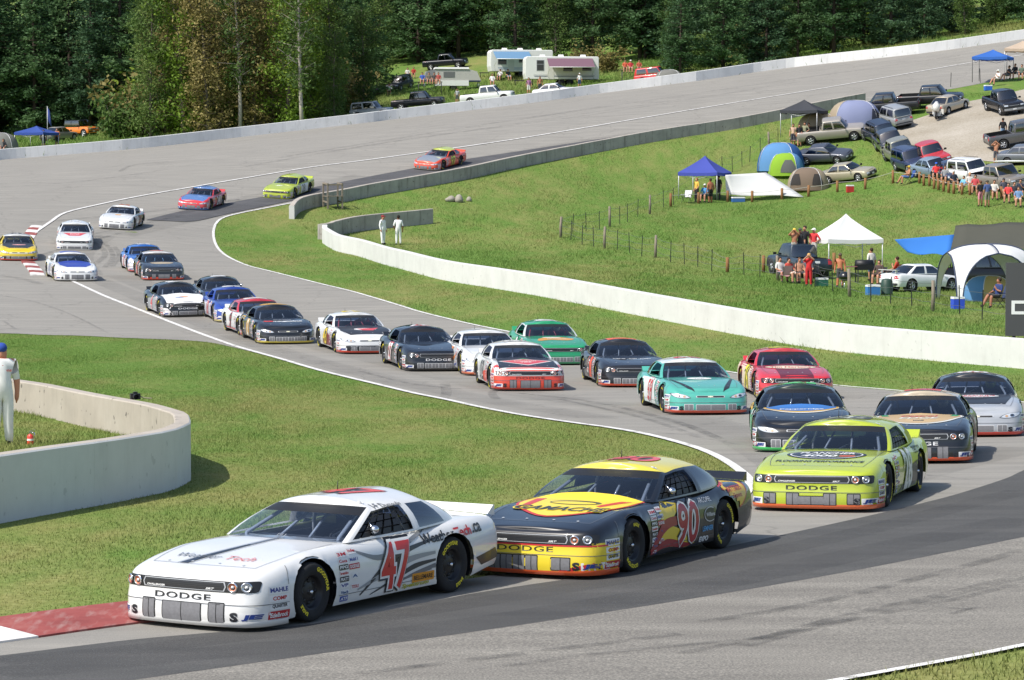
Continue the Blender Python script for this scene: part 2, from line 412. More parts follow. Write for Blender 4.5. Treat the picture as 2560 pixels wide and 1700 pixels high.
sheet('gravel_lot', [at(*p).to_2d() for p in smooth([(2240,315),(2330,285),(2411,257),(2481,243),(2570,222),(2700,195),(2760,300),(2700,430),(2560,412),(2450,402),(2340,388),(2285,372),(2250,345)], 4)], .03, GRAVEL, 1.5)

# ------------------------------------------------------------------ concrete walls
def wall(name, line, h, th, m_face, label, seg=3.6, m_top=None, m_back=None, side=1, ends=True, m_end=None):
    """wall of cast panels along a ground line; thickness grows to the left (side=1) of the line"""
    root = empty(name, (*line[0], G(*line[0])), 0, label, 'wall')
    inv = root.location
    # resample
    d = [0]
    for a, b in zip(line, line[1:]): d.append(d[-1] + (b - a).length)
    def P(t):
        t = min(max(t, 0), d[-1]); i = max(0, min(len(d) - 2, int(np.searchsorted(d, t)) - 1))
        f = (t - d[i]) / max(1e-6, d[i + 1] - d[i]); return line[i].lerp(line[i + 1], f)
    n = max(1, round(d[-1] / seg)); L = d[-1] / n
    for s in range(n):
        t0, t1 = s * L + .002, (s + 1) * L - .002; q = max(2, int(L / .8)) + 1
        rows = []
        for j in range(q):
            t = t0 + (t1 - t0) * j / (q - 1); p = P(t); dv = (P(t + .3) - P(t - .3)).normalized(); nv = Vector((-dv.y, dv.x)) * side
            a = p; b = p + nv * th; za = G(*a) - .25; zt = G(*((a + b) / 2)) + h; c = .025
            rows.append([(a.x, a.y, za), (a.x, a.y, zt - c), (*(a + nv * c), zt), (*(b - nv * c), zt), (b.x, b.y, zt - c), (b.x, b.y, G(*b) - .25)])
        rows = [[(x - inv.x, y - inv.y, z - inv.z) for x, y, z in r] for r in rows]
        b = MB(); nv_ = len(rows[0])
        for i in range(len(rows) - 1):
            for j in range(nv_ - 1):
                b.add([rows[i][j], rows[i][j + 1], rows[i + 1][j + 1], rows[i + 1][j]], [(0, 1, 2, 3)], 0 if j < 2 else (1 if j == 2 else 2))
        b.add(rows[0], [(0, 1, 2, 3, 4, 5)], 3); b.add(rows[-1], [(5, 4, 3, 2, 1, 0)], 3)
        o = b.build('panel', [m_face, m_top or m_face, m_back or m_face, m_end or m_face], root)
    return root
wall('outer_wall', gl_outer, .93, .3, C_OUTER, 'long chalky white concrete wall round the outside of the far track', 6.0, side=1)
wall('inner_wall', gl_wallA, .86, .35, C_GREY, 'dark weathered grey concrete wall along the inside of the far straight', 4.0, side=1, m_end=C_WHITE, m_top=C_TAN)
gl_wallB = ground_line([(806,600),(805.6,607),(811,611),(825,620),(844,629),(897,641),(961,662),(1000,672),(1107,700),(1240,722),(1378,746),(1653,800),(1860,840),(2060,874),(2300,899),(2545,921),(2800,946)], 4)
tipB = gl_wallB[0]
armB = [at(*p).to_2d() for p in smooth([(1083,559),(1005,566),(937,573),(886,581),(856,588),(836,593)], 4)]
wall('track_wall', gl_wallB, .96, .32, C_WHITE, 'bright white concrete wall between the midfield track and the spectator field', 5.0, side=1)
armL = [Vector(p) for p in smooth([tuple(armB[0]), tuple(armB[len(armB) // 2]), tuple(armB[-1]), tuple(tipB + Vector((.55, 1.6))), tuple(tipB + Vector((.0, .05)))], 6)]
wall('return_wall', armL, .96, .32, C_GREY, 'short grey return wall behind the two marshals in white', 4.0, side=-1, m_back=C_WHITE, m_top=C_TAN)
# near U-shaped wall on the infield corner
frontC = [at(*p).to_2d() for p in [(-260,1352),(-120,1331),(0,1309),(133,1284),(265,1261),(365,1241),(431,1226),(464,1210),(478,1199)]]
backC = [at(px, py, 1.05).to_2d() for px, py in [(470,1032),(461,1029),(398,1011),(325,997.5),(232,981),(133,961),(60,950),(0,942),(-150,922)]]
lineC = [Vector(p) for p in smooth([tuple(p) for p in frontC + backC], 4)]
wall('corner_wall', lineC, 1.05, .30, C_WHITE, 'curved white concrete corner wall with tan inner face on the near infield', 5.2, side=1, m_back=C_TAN, m_top=C_TAN)

# the ground inside the corner wall is banked up behind it
inC = []
for i, p in enumerate(lineC):
    d_ = (lineC[min(i + 1, len(lineC) - 1)] - lineC[max(i - 1, 0)]).normalized(); inC.append(p + Vector((-d_.y, d_.x)) * .27)
sheet('bank', inC, .33, GRASS, 1.0)
# ------------------------------------------------------------------ race cars: shared body templates
def fn(keys, k=.10):
    keys = sorted(keys); xs = np.array([a for a, b in keys]); ys = np.array([b for a, b in keys])
    d = np.linspace(xs[0], xs[-1], 600); v = np.interp(d, xs, ys); w = max(1, int(k / (d[1] - d[0])))
    pad = np.r_[np.full(w, v[0]), v, np.full(w, v[-1])]; v2 = np.convolve(pad, np.ones(w) / w, 'same')[w:-w]
    v2 = np.convolve(np.r_[np.full(w, v2[0]), v2, np.full(w, v2[-1])], np.ones(w) / w, 'same')[w:-w]
    return lambda x: np.interp(x, d, v2)
def resample(pts, ds):
    P = np.array(pts, float); s = np.r_[0, np.cumsum(np.hypot(*np.diff(P, axis=0).T))]
    n = max(4, int(s[-1] / ds)); t = np.linspace(0, s[-1], n + 1)
    return np.c_[np.interp(t, s, P[:, 0]), np.interp(t, s, P[:, 1])]
def shell(plan, zb, zs, zc, prof, prof_f, axles, ra, wz, ds=.05, Q=10, cut=None):
    """closed lower body. returns bmesh with int layer 'kind' 0 side 1 top"""
    C = resample(smooth(plan, 8), ds); n = len(C)
    T = np.gradient(C, axis=0); T /= np.maximum(np.hypot(T[:, 0], T[:, 1]), 1e-9)[:, None]
    Nn = np.c_[T[:, 1], -T[:, 0]]
    if Nn[n // 2, 1] < 0: Nn = -Nn
    Nn[0] = (1, 0); Nn[-1] = (-1, 0)
    bm = bmesh.new(); ly = bm.faces.layers.int.new('kind')
    rows = []
    for (f, ins), (f2, ins2) in zip(prof, prof_f):
        row = []
        for j in range(n):
            k = max(0, Nn[j, 0]) ** 1.5; ff = f * (1 - k) + f2 * k; ii = ins * (1 - k) + ins2 * k
            x, y = C[j] - Nn[j] * ii; y = max(y, 0) if j not in (0, n - 1) else 0
            b, t = zb(C[j, 0]), zs(C[j, 0]); row.append((x, y, b + ff * (t - b)))
        rows.append(row)
    ring = rows[-1]; top = [ring]
    for q in range(1, Q + 1):
        row = []
        for (x, y, z) in ring:
            g = q / Q; k = min(1, y / .45); row.append((x, y * (1 - g), z + (max(zc(x), z - .02) - z) * (1 - (1 - g) ** 2.2) * k))
        top.append(row)
    for sgn in (1, -1):
        def mk(grid, kind):
            V = [[bm.verts.new((x, y * sgn, z)) for x, y, z in r] for r in grid]
            for i in range(len(V) - 1):
                for j in range(n - 1):
                    q = [V[i][j], V[i][j + 1], V[i + 1][j + 1], V[i + 1][j]]
                    try:
                        f = bm.faces.new(q); f[ly] = kind; f.smooth = True
                    except ValueError: pass
        mk(rows, 0); mk(top, 1)
    bmesh.ops.remove_doubles(bm, verts=bm.verts, dist=.0008)
    bmesh.ops.dissolve_degenerate(bm, dist=.0005, edges=bm.edges)
    bmesh.ops.recalc_face_normals(bm, faces=bm.faces)
    # wheel openings
    kill = [f for f in bm.faces if f[ly] == 0 and any((f.calc_center_median().x - ax) ** 2 + (f.calc_center_median().z - wz) ** 2 < ra * ra for ax in axles) and abs(f.calc_center_median().y) > .4]
    bmesh.ops.delete(bm, geom=kill, context='FACES')
    for v in bm.verts:
        if any(e.is_boundary for e in v.link_edges):
            for ax in axles:
                dx, dz = v.co.x - ax, v.co.z - wz; d = math.hypot(dx, dz)
                if d < ra * 1.22 and abs(v.co.y) > .4 and (d > ra * .5) and v.co.z > zb(v.co.x) + .012:
                    v.co.x = ax + dx / d * ra; v.co.z = wz + dz / d * ra
    if cut:
        x0, x1, w = cut
        bmesh.ops.delete(bm, geom=[f for f in bm.faces if f[ly] == 1 and x0 < f.calc_center_median().x < x1 and abs(f.calc_center_median().y) < w], context='FACES')
    bm.normal_update()
    return bm, ly
def house(knots, vs, bulge, roofz, nseg):
    """greenhouse: knots [(belt, roof)] from front centre to rear centre. returns grid pts [v][u], knot columns, roof rows"""
    B = [k[0] for k in knots]; T = [k[1] for k in knots]; cols = [0]; bb, tt = [], []
    sb = smooth(B, nseg); st = smooth(T, nseg); cols = [i * nseg for i in range(len(knots))]
    sb = np.array(sb); st = np.array(st); rows = []
    for v in vs:
        p = sb * (1 - v) + st * v; n = np.zeros_like(p); n[:, 1] = 1; k = 4 * v * (1 - v) * bulge
        # outward: away from the mid axis
        mid = p.copy(); mid[:, 1] = 0; mid[:, 2] -= .35; mid[:, 0] = np.clip(p[:, 0], p[:, 0].min() + .9, p[:, 0].max() - .9)
        d = p - mid; d /= np.linalg.norm(d, axis=1)[:, None]; q = p + d * k; q[0, 1] = q[-1, 1] = 0; rows.append(q)
    ring = rows[-1]; roof = []
    for g in np.linspace(0, 1, 8):
        r = ring.copy(); r[:, 1] *= (1 - g); kk = np.minimum(1, ring[:, 1] / .3); r[:, 2] += np.maximum(roofz - ring[:, 2], 0) * (1 - (1 - g) ** 2.2) * kk
        roof.append(r)
    return rows, cols, roof
def faces_to_mesh(name, bm, faces, mats=()):
    """copies faces into a mesh of its own, keeping the smooth normals of the whole shell"""
    idx = {}; V = []; Nn = []; F = []
    for f in faces:
        q = []
        for v in f.verts:
            if v not in idx: idx[v] = len(V); V.append(tuple(v.co)); Nn.append(tuple(v.normal))
            q.append(idx[v])
        F.append(q)
    me = bpy.data.meshes.new(name); me.from_pydata(V, [], F)
    me.polygons.foreach_set('use_smooth', [True] * len(F)); me.update()
    me.normals_split_custom_set_from_vertices(Nn)
    for m in mats: me.materials.append(m)
    return me
GLASS = bpy.data.materials.new('race_glass'); GLASS.use_nodes = True
def glass(m, tint, gl=.05, rough=.02):
    N, L = m.node_tree.nodes, m.node_tree.links; N.clear()
    o = N.new('ShaderNodeOutputMaterial'); t = N.new('ShaderNodeBsdfTransparent'); g = N.new('ShaderNodeBsdfGlossy'); mx = N.new('ShaderNodeMixShader')
    t.inputs[0].default_value = (*tint, 1); g.inputs['Roughness'].default_value = rough; g.inputs[0].default_value = (1, 1, 1, 1)
    fr = N.new('ShaderNodeFresnel'); fr.inputs[0].default_value = 1.5
    a = N.new('ShaderNodeMath'); a.operation = 'ADD'; a.inputs[1].default_value = gl; a.use_clamp = True
    L.new(fr.outputs[0], a.inputs[0]); L.new(a.outputs[0], mx.inputs[0]); L.new(t.outputs[0], mx.inputs[1]); L.new(g.outputs[0], mx.inputs[2]); L.new(mx.outputs[0], o.inputs[0]); return m
glass(GLASS, (.66, .73, .84), .07)
DGLASS = bpy.data.materials.new('tinted_glass'); DGLASS.use_nodes = True; glass(DGLASS, (.15, .18, .20), .13)
BLACK = mat('black_trim', (.012, .012, .013), .5); RUBBER = mat('tyre_rubber', (.018, .018, .019), .85, var=.3, vscale=20)
DARKI = mat('dark_interior', (.055, .057, .062), .8); CAGE = mat('cage_tube', (.32, .34, .37), .45)
RIM = mat('black_rim', (.02, .02, .022), .4, .3); CHROME = mat('chrome', (.75, .76, .78), .18, 1.0); SILVERR = mat('silver_rim', (.55, .56, .58), .35, .8)
YEL = mat('yellow_lettering', 'e8d62c', .6); SCREEN = mat('grille_screen', '77777a', .6, var=.25, vscale=30); WHITE_D = mat('white_decal', 'eeeeec', .45)
LAMP = mat('headlight_decal', 'd9dee2', .15, .3, 1.0); LAMP_AMBER = mat('amber_lens', 'd98a66', .25, 0, .5)
def paint(c, name=None, coat=.9, metal=0.0, rough=.35):
    key = 'paint_' + (c if isinstance(c, str) else '%.2f_%.2f_%.2f' % tuple(c[:3])) + ('m' if metal else '')
    k_ = .84 if max(lin(c)[:3]) > .06 else .5
    return mat(name or key, tuple(v * k_ for v in lin(c)[:3]), rough, metal, coat, var=.09, vscale=2.2)
def flat(c):
    return mat('print_' + (c if isinstance(c, str) else '%.2f_%.2f_%.2f' % tuple(c[:3])), tuple(v * .86 for v in lin(c)[:3]), .45, 0, .2)

# 2d artwork -----------------------------------------------------------
_TXT = {}
def text2d(t, bold=0.0, shear=0.0, space=1.0):
    k = (t, bold, shear, space)
    if k in _TXT: return _TXT[k]
    cu = bpy.data.curves.new('lettering', 'FONT'); cu.body = t; cu.offset = bold; cu.shear = shear; cu.resolution_u = 3; cu.space_character = space
    o = bpy.data.objects.new('lettering', cu); me = bpy.data.meshes.new_from_object(o)
    v = np.array([tuple(p.co[:2]) for p in me.vertices]) if len(me.vertices) else np.zeros((1, 2)); f = [tuple(p.vertices) for p in me.polygons]
    bpy.data.objects.remove(o); bpy.data.curves.remove(cu); bpy.data.meshes.remove(me)
    lo, hi = v.min(0), v.max(0); v = v - (lo + hi) / 2; _TXT[k] = (v, f, hi - lo); return _TXT[k]
def TX(t, w=None, h=None, bold=.02, shear=0.0, space=1.0):
    v, f, s = text2d(t, bold, shear, space); kx = ky = None
    if h: ky = h / s[1]
    if w: kx = w / s[0]
    kx = kx or ky; ky = ky or kx
    return v * (kx, ky), f
def PG(pts): return np.array(pts, float), [tuple(range(len(pts)))]
def EL(w, h, n=28): return PG([(w / 2 * math.cos(2 * math.pi * i / n), h / 2 * math.sin(2 * math.pi * i / n)) for i in range(n)])
def RR(w, h, r=.02, n=4):
    p = []
    for cx, cy, a in ((w / 2 - r, h / 2 - r, 0), (-w / 2 + r, h / 2 - r, 90), (-w / 2 + r, -h / 2 + r, 180), (w / 2 - r, -h / 2 + r, 270)):
        p += [(cx + r * math.cos(R(a + 90 * k / n)), cy + r * math.sin(R(a + 90 * k / n))) for k in range(n + 1)]
    return PG(p)
def SW(path, widths):                                       # swoosh: polyline with varying width
    P = [Vector(p) for p in path]; a, b = [], []
    for i, p in enumerate(P):
        d = (P[min(i + 1, len(P) - 1)] - P[max(i - 1, 0)]).normalized(); n = Vector((-d.y, d.x)) * widths[i] / 2; a.append(tuple(p + n)); b.append(tuple(p - n))
    n = len(a); return np.array(a + b), [(i, i + 1, n + i + 1, n + i) for i in range(n - 1)]
FACES = {  # origin + u,v -> ray start, direction
 'L': (lambda u, v: (-u, 2.5, v), (0, -1, 0)), 'R': (lambda u, v: (u, -2.5, v), (0, 1, 0)),
 'F': (lambda u, v: (4, u, v), (-1, 0, 0)), 'T': (lambda u, v: (-v, u, 3), (0, 0, -1)), 'S': (lambda u, v: (u, v, 3), (0, 0, -1)), 'B': (lambda u, v: (-4, -u, v), (1, 0, 0))}
def project(bvh, art, face, at_, layer=0, rot=0.0, mb=None, mi=0, cell=.14, off=.0045):
    """lays flat artwork on the body: face L/R sides, F front, T top read from the front, S roof, B rear"""
    v, f = art; c, s = math.cos(rot), math.sin(rot); cell = min(cell, {'F': .05, 'L': .09, 'R': .09}.get(face, .1))
    v = np.c_[v[:, 0] * c - v[:, 1] * s + at_[0], v[:, 0] * s + v[:, 1] * c + at_[1]]
    bm = bmesh.new(); V = [bm.verts.new((a, b, 0)) for a, b in v]
    for q in f:
        try: bm.faces.new([V[i] for i in q])
        except ValueError: pass
    for ax in (0, 1):
        lo, hi = v[:, ax].min(), v[:, ax].max()
        for g in np.arange(math.ceil(lo / cell) * cell, hi, cell):
            if g - lo < .01 or hi - g < .01: continue
            n = [0, 0, 0]; n[ax] = 1; p = [0, 0, 0]; p[ax] = g
            bmesh.ops.bisect_plane(bm, geom=bm.verts[:] + bm.edges[:] + bm.faces[:], plane_co=p, plane_no=n)
    fnc, d = FACES[face]; d = Vector(d); ok = {}; pts = []
    for q in bm.verts:
        o = Vector(fnc(q.co.x, q.co.y)); loc, nn, i, t = bvh.ray_cast(o, d, 8)
        if loc is None: continue
        if nn.dot(d) > 0: nn = -nn
        ok[q] = len(pts); pts.append(loc + nn * (off + .0022 * layer))
    out = []
    for q in bm.faces:
        if all(w in ok for w in q.verts):
            p = [pts[ok[w]] for w in q.verts]
            if max((a - p[0]).length for a in p) < .45: out.append([ok[w] for w in q.verts])
    bm.free()
    if mb is not None: mb.add(pts, out, mi, True)
    return pts, out
class Art:
    """collects projected artwork of one part with its colours"""
    def __init__(s, T): s.T = T; s.mb = MB(); s.m = []
    def put(s, art, face, at_, col, layer=0, rot=0.0, cell=.14):
        m = col if not isinstance(col, (str, tuple)) else flat(col)
        if m not in s.m: s.m.append(m)
        project(s.T['bvh'], art, face, at_, layer, rot, s.mb, s.m.index(m), cell); return s
    def build(s, name, parent):
        if not s.mb.f: return None
        return s.mb.build(name, s.m, parent, fix=False)
    def mesh(s, name): return s.mb.mesh(name, s.m)

AX_F, AX_R, WR = 1.38, -1.29, .345
RACE = {}
def race_template(key, plan, zs, zc, zb, prof_f, knots, roofz):
    T = {}
    prof = [(0, .035), (.08, .015), (.2, .004), (.34, 0), (.48, 0), (.6, .004), (.72, .014), (.82, .032), (.9, .06), (.955, .095), (.985, .13), (1, .17)]
    bm, ly = shell(plan, fn(zb, .2), fn(zs, .2), fn(zc, .2), prof, prof_f, (AX_F, AX_R), .388, WR + .005, .045, 12, (-1.6, .56, .74))
    reg = {k: [] for k in ('hood', 'trunk_lid', 'front_bumper', 'rear_bumper', 'body')}
    for f in bm.faces:
        c = f.calc_center_median(); k = 'body'
        if f[ly] == 1 and abs(c.y) < .76 and c.x > .5 and c.x < 2.18: k = 'hood'
        elif f[ly] == 1 and c.x < -1.5 and abs(c.y) < .7: k = 'trunk_lid'
        elif c.x > 1.83 and (f[ly] == 0 or c.x >= 2.18): k = 'front_bumper'
        elif f[ly] == 0 and c.x < -2.02: k = 'rear_bumper'
        reg[k].append(f)
    for k, fs in reg.items(): T[k] = faces_to_mesh(k, bm, fs)
    vs = [0, .06, .28, .52, .74, .90, 1.0]
    rows, cols, roof = house(knots, vs, .035, roofz, 3)
    g = bmesh.new(); gl = g.faces.layers.int.new('k'); nu = len(rows[0])
    for sg in (1, -1):
        V = [[g.verts.new((p[0], p[1] * sg, p[2])) for p in r] for r in rows]
        for i in range(len(vs) - 1):
            for j in range(nu - 1):
                s = j // 3; k = 0
                if s < 2 and i >= 0: k = 1
                elif s >= 8: k = 2
                elif s in (3, 4) and 1 <= i <= 4: k = 3
                elif s == 6 and 1 <= i <= 4: k = 4
                try: f = g.faces.new([V[i][j], V[i][j + 1], V[i + 1][j + 1], V[i + 1][j]]); f[gl] = k + (10 if (k == 1 and i >= 4) else 0); f.smooth = True
                except ValueError: pass
        V = [[g.verts.new((p[0], p[1] * sg, p[2])) for p in r] for r in roof]
        for i in range(len(V) - 1):
            for j in range(nu - 1):
                try: f = g.faces.new([V[i][j], V[i][j + 1], V[i + 1][j + 1], V[i + 1][j]]); f[gl] = 5; f.smooth = True
                except ValueError: pass
    bmesh.ops.remove_doubles(g, verts=g.verts, dist=.0008); bmesh.ops.dissolve_degenerate(g, dist=.0005, edges=g.edges)
    bmesh.ops.recalc_face_normals(g, faces=g.faces); g.normal_update()
    if sum(f.normal.z for f in g.faces if f[gl] == 5) < 0:
        for f in g.faces: f.normal_flip()
        g.normal_update()
    sel = lambda k, s=None: [f for f in g.faces if f[gl] == k and (s is None or f.calc_center_median().y * s > 0)]
    T['roof'] = faces_to_mesh('roof', g, sel(5)); T['pillars'] = faces_to_mesh('pillar', g, sel(0))
    T['windshield'] = faces_to_mesh('windshield', g, sel(1), [GLASS]); T['banner'] = faces_to_mesh('windshield_banner', g, sel(11), [BLACK])
    T['rear_window'] = faces_to_mesh('rear_window', g, sel(2), [GLASS])
    T['qL'] = faces_to_mesh('quarter_window', g, sel(4, 1), [DGLASS]); T['qR'] = faces_to_mesh('quarter_window', g, sel(4, -1), [DGLASS])
    b = MB()
    for s in (1, -1):                                  # window net: webbing grid in the door opening
        O = [f for f in sel(3, s)]
        pts = [v.co for f in O for v in f.verts]
        for f in O:
            vs_ = [v.co for v in f.verts]; n = f.normal * -.03
            if s > 0: b.add([p + n + (f.calc_center_median() - p) * .22 for p in vs_], [(0, 1, 2, 3)][:1] if len(vs_) == 4 else [tuple(range(len(vs_)))])
    T['net'] = b.mesh('window_net', BLACK)
    both = bmesh.new()
    for src in (bm, g):
        tmp = bpy.data.meshes.new('t'); src.to_mesh(tmp); both.from_mesh(tmp); bpy.data.meshes.remove(tmp)
    T['bvh'] = BVHTree.FromBMesh(both); both.free()
    # splitter strip along the bottom of the nose
    C = resample(smooth(plan, 8), .06); C = [c for c in C if c[0] > 1.82]; zbf = fn(zb, .2)
    line = [(x, y) for x, y in C] ; line = [(x, -y) for x, y in line[::-1]] + line[1:]
    b = MB(); lo, hi, inn = [], [], []
    for i, (x, y) in enumerate(line):
        a = Vector(line[min(i + 1, len(line) - 1)]) - Vector(line[max(0, i - 1)]); n = Vector((a.y, -a.x)).normalized()
        if n.x < -.1: n = -n
        z = float(zbf(x)); o = (x + n.x * .008, y + n.y * .008)
        lo.append((o[0], o[1], z - .035)); hi.append((o[0], o[1], z + .03)); inn.append((x - n.x * .05, y - n.y * .05, z - .035))
    b.grid([inn, lo, hi]); T['splitter'] = b.mesh('splitter', BLACK); T['plan'] = line; T['zb'] = zbf
    bm.free(); g.free(); RACE[key] = T; return T
K_CH = [((.80, 0, .848), (.07, 0, 1.192)), ((.76, .42, .842), (.04, .38, 1.186)), ((.64, .775, .828), (-.06, .61, 1.165)), ((.55, .835, .825), (-.12, .65, 1.15)),
        ((.0, .868, .832), (-.33, .662, 1.178)), ((-.60, .87, .838), (-.55, .666, 1.186)), ((-.72, .87, .842), (-.66, .666, 1.186)), ((-1.30, .82, .862), (-.98, .652, 1.176)),
        ((-1.68, .67, .882), (-1.10, .57, 1.172)), ((-1.84, .38, .886), (-1.17, .33, 1.193)), ((-1.88, 0, .888), (-1.19, 0, 1.20))]
PF = [(0, .0), (.10, -.012), (.2, -.014), (.34, -.008), (.45, .0), (.50, .012), (.62, .018), (.74, .024), (.84, .026), (.92, .04), (.97, .062), (1, .095)]
_side = [(1.38, .965), (.9, .955), (.3, .945), (-.6, .945), (-1.29, .972), (-1.7, .96), (-2.1, .925), (-2.33, .85), (-2.40, .6), (-2.43, .3), (-2.44, 0)]
race_template('ch', [(2.44, 0), (2.43, .36), (2.39, .68), (2.32, .82), (2.20, .90), (2.02, .94), (1.85, .955)] + _side,
   [(2.45, .60), (2.3, .63), (2.1, .675), (1.8, .735), (1.38, .80), (1.0, .812), (.6, .82), (-.2, .825), (-.8, .835), (-1.3, .868), (-1.8, .88), (-2.45, .855)],
   [(2.45, .618), (2.2, .675), (1.8, .735), (1.3, .796), (.8, .848), (0, .86), (-1.5, .888), (-1.9, .888), (-2.45, .88)],
   [(2.45, .088), (1.8, .088), (1.5, .12), (1.0, .135), (-1.6, .15), (-2.0, .22), (-2.45, .25)], PF, K_CH, 1.282)
race_template('im', [(2.47, 0), (2.45, .34), (2.38, .66), (2.28, .81), (2.13, .89), (1.98, .93), (1.85, .95)] + _side,
   [(2.48, .53), (2.35, .575), (2.1, .655), (1.8, .725), (1.38, .795), (1.0, .812), (.6, .82), (-.2, .83), (-.8, .84), (-1.3, .868), (-1.8, .875), (-2.45, .85)],
   [(2.48, .548), (2.2, .645), (1.8, .725), (1.3, .794), (.8, .848), (0, .86), (-1.5, .888), (-1.9, .885), (-2.45, .875)],
   [(2.47, .088), (1.8, .088), (1.5, .12), (1.0, .135), (-1.6, .15), (-2.0, .22), (-2.45, .25)],
   [(0, .0), (.10, -.012), (.2, -.014), (.34, -.008), (.45, .0), (.52, .014), (.62, .022), (.74, .035), (.84, .06), (.92, .10), (.97, .15), (1, .20)], K_CH, 1.286)

# wheel (left-hand side, outer face towards +y)
b = MB(); tw = .27
b.lathe([(.205, -.02), (.225, -.008), (.27, .004), (.315, -.002), (.336, -.018), (.345, -.04), (.345, -tw + .04), (.33, -tw + .01), (.22, -tw)], 30, 'Y')
TYRE_ME = b.mesh('tyre', RUBBER)
b = MB(); b.lathe([(.206, -.018), (.19, -.024), (.182, -.06), (.15, -.085), (.11, -.07), (.075, -.06), (.05, -.058), (.0, -.056)], 26, 'Y', mi=0)
for k in range(8):
    a = 2 * math.pi * k / 8; b.lathe([(.0, -.066), (.021, -.064), (.021, -.09)], 8, 'Y', (.128 * math.cos(a), 0, .128 * math.sin(a)), mi=1)
RIM_ME = b.mesh('rim', [RIM, BLACK])
b = MB(); b.lathe([(.0, -.012), (.018, -.014), (.026, -.03), (.03, -.06)], 12, 'Y'); HUB_ME = b.mesh('hub_nut', CHROME)
def bent_text(t, r, a0, h, mb, flip=1):
    v, f = TX(t, h=h, bold=.05, space=1.05); w = v[:, 0].max() - v[:, 0].min(); P = []
    for x, y in v:
        a = a0 - x / r; rr = r + y; P.append((rr * math.cos(a) * -1, .0045 if rr < .3 else .003, rr * math.sin(a)))
    mb.add(P, f)
LET_MES = []
for k_ in range(4):
    o_ = R(73 * k_); b = MB(); bent_text('GOODYEAR', .272, R(250) + o_, .052, b); b2 = MB(); bent_text('EAGLE', .272, R(80) + o_, .046, b2); LET_MES.append((b.mesh('sidewall_lettering', YEL), b2.mesh('sidewall_lettering', YEL)))
CW = 1.09                                           # body stretch in plan; wheels stay round
def wheel_set(car, rim=None):
    for x in (AX_F, AX_R):
        for s in (1, -1):
            t = obj('wheel', TYRE_ME, car, (x, s * .935, WR)); t.scale = (1 / CW, 1 / CW, 1)
            if s < 0: t.rotation_euler = (0, 0, math.pi)
            obj('rim', rim or RIM_ME, t); obj('hub_nut', HUB_ME, t); [obj('sidewall_lettering', m, t) for m in random.choice(LET_MES)]
# wheel wells, floor, cage
WELL_MES = []
for x in (AX_F, AX_R):
    for s in (1, -1):
        b = MB(); arc = [(x + .41 * math.cos(a), .35 + .41 * math.sin(a)) for a in np.linspace(R(-28), R(208), 18)]
        b.grid([[(p[0], s * .90, p[1]) for p in arc], [(p[0], s * .56, p[1]) for p in arc]]); b.add([(x - .4, s * .56, .15), (x + .4, s * .56, .15), (x + .4, s * .56, .74), (x - .4, s * .56, .74)], [(0, 1, 2, 3)]); WELL_MES.append(b.mesh('wheel_well', BLACK))
b = MB(); b.box((0, 0, .17), (4.3, 1.5, .04)); b.box((.55, 0, .70), (.10, 1.3, .40)); b.box((-1.35, 0, .6), (.06, 1.45, .72)); b.box((.38, 0, .86), (.40, 1.25, .05)); b.box((-.9, 0, .45), (1.0, 1.5, .06))
for s in (1, -1): b.box((-.4, s * .70, .5), (1.9, .04, .66))
TUB_ME = b.mesh('cockpit_tub', DARKI)
b = MB(); rt = .024
for s in (1, -1):
    b.tube([(.62, s * .62, .5), (.50, s * .63, .90), (-.12, s * .48, 1.20), (-.62, s * .50, 1.215), (-.74, s * .62, .9), (-.76, s * .62, .25)], rt)
    b.tube([(-.66, s * .50, 1.20), (-1.35, s * .45, .75)], rt)
    b.tube([(.45, s * .2, .88), (-.10, s * .12, 1.215)], .018)
b.tube([(-.12, -.48, 1.2), (-.12, .48, 1.2)], rt); b.tube([(-.66, -.5, 1.205), (-.66, .5, 1.205)], rt); b.tube([(-.70, -.6, .55), (-.66, .48, 1.19)], rt); b.tube([(.48, -.62, .86), (.48, .62, .86)], rt)
CAGE_ME = b.mesh('roll_cage', CAGE)
b = MB(); b.box((-.52, .36, .75), (.14, .46, .62), ry=R(-12)); b.box((-.58, .36, 1.02), (.12, .24, .2), ry=R(-10)); b.box((-.22, .36, .42), (.55, .46, .12)); b.box((-.44, .60, .86), (.34, .06, .3)); b.box((-.44, .13, .86), (.34, .06, .3))
SEAT_ME = b.mesh('seat', mat('seat_grey', (.09, .09, .10), .7))
b = MB(); b.tube([(0.14 * math.cos(t), 0.14 * math.sin(t), 0) for t in np.linspace(0, 2 * math.pi, 17)], .016, 6); b.tube([(-.13, 0, 0), (.13, 0, 0)], .014, 5)
STEER_ME = b.mesh('steering_wheel', BLACK)
b = MB(); b.grid([[(-2.30, y, .855 + .03 * (1 - abs(y) / .75)) for y in np.linspace(-.74, .74, 9)], [(-2.43, y, 0.962) for y in np.linspace(-.74, .74, 9)]]); b.grid([[(-2.315, y, .855 + .03 * (1 - abs(y) / .75)) for y in np.linspace(-.74, .74, 9)], [(-2.445, y, 0.962) for y in np.linspace(-.74, .74, 9)]])
for s in (1, -1): b.add([(-2.30, s * .74, .855), (-2.43, s * .74, 0.962), (-2.45, s * .74, 0.962), (-2.45, s * .74, .83)], [(0, 1, 2, 3)])
b.grid([[(-2.43, -.74, 0.962), (-2.43, .74, 0.962)], [(-2.445, -.74, 0.962), (-2.445, .74, 0.962)]])
SPOIL_ME = b.mesh('spoiler', BLACK)
b = MB(); b.ball((0, 0, 0), (.05, .055, .05), 10, 7); b.tube([(0, 0, 0), (-.02, -.1, .08)], .012); MIRROR_ME = b.mesh('mirror', CHROME)
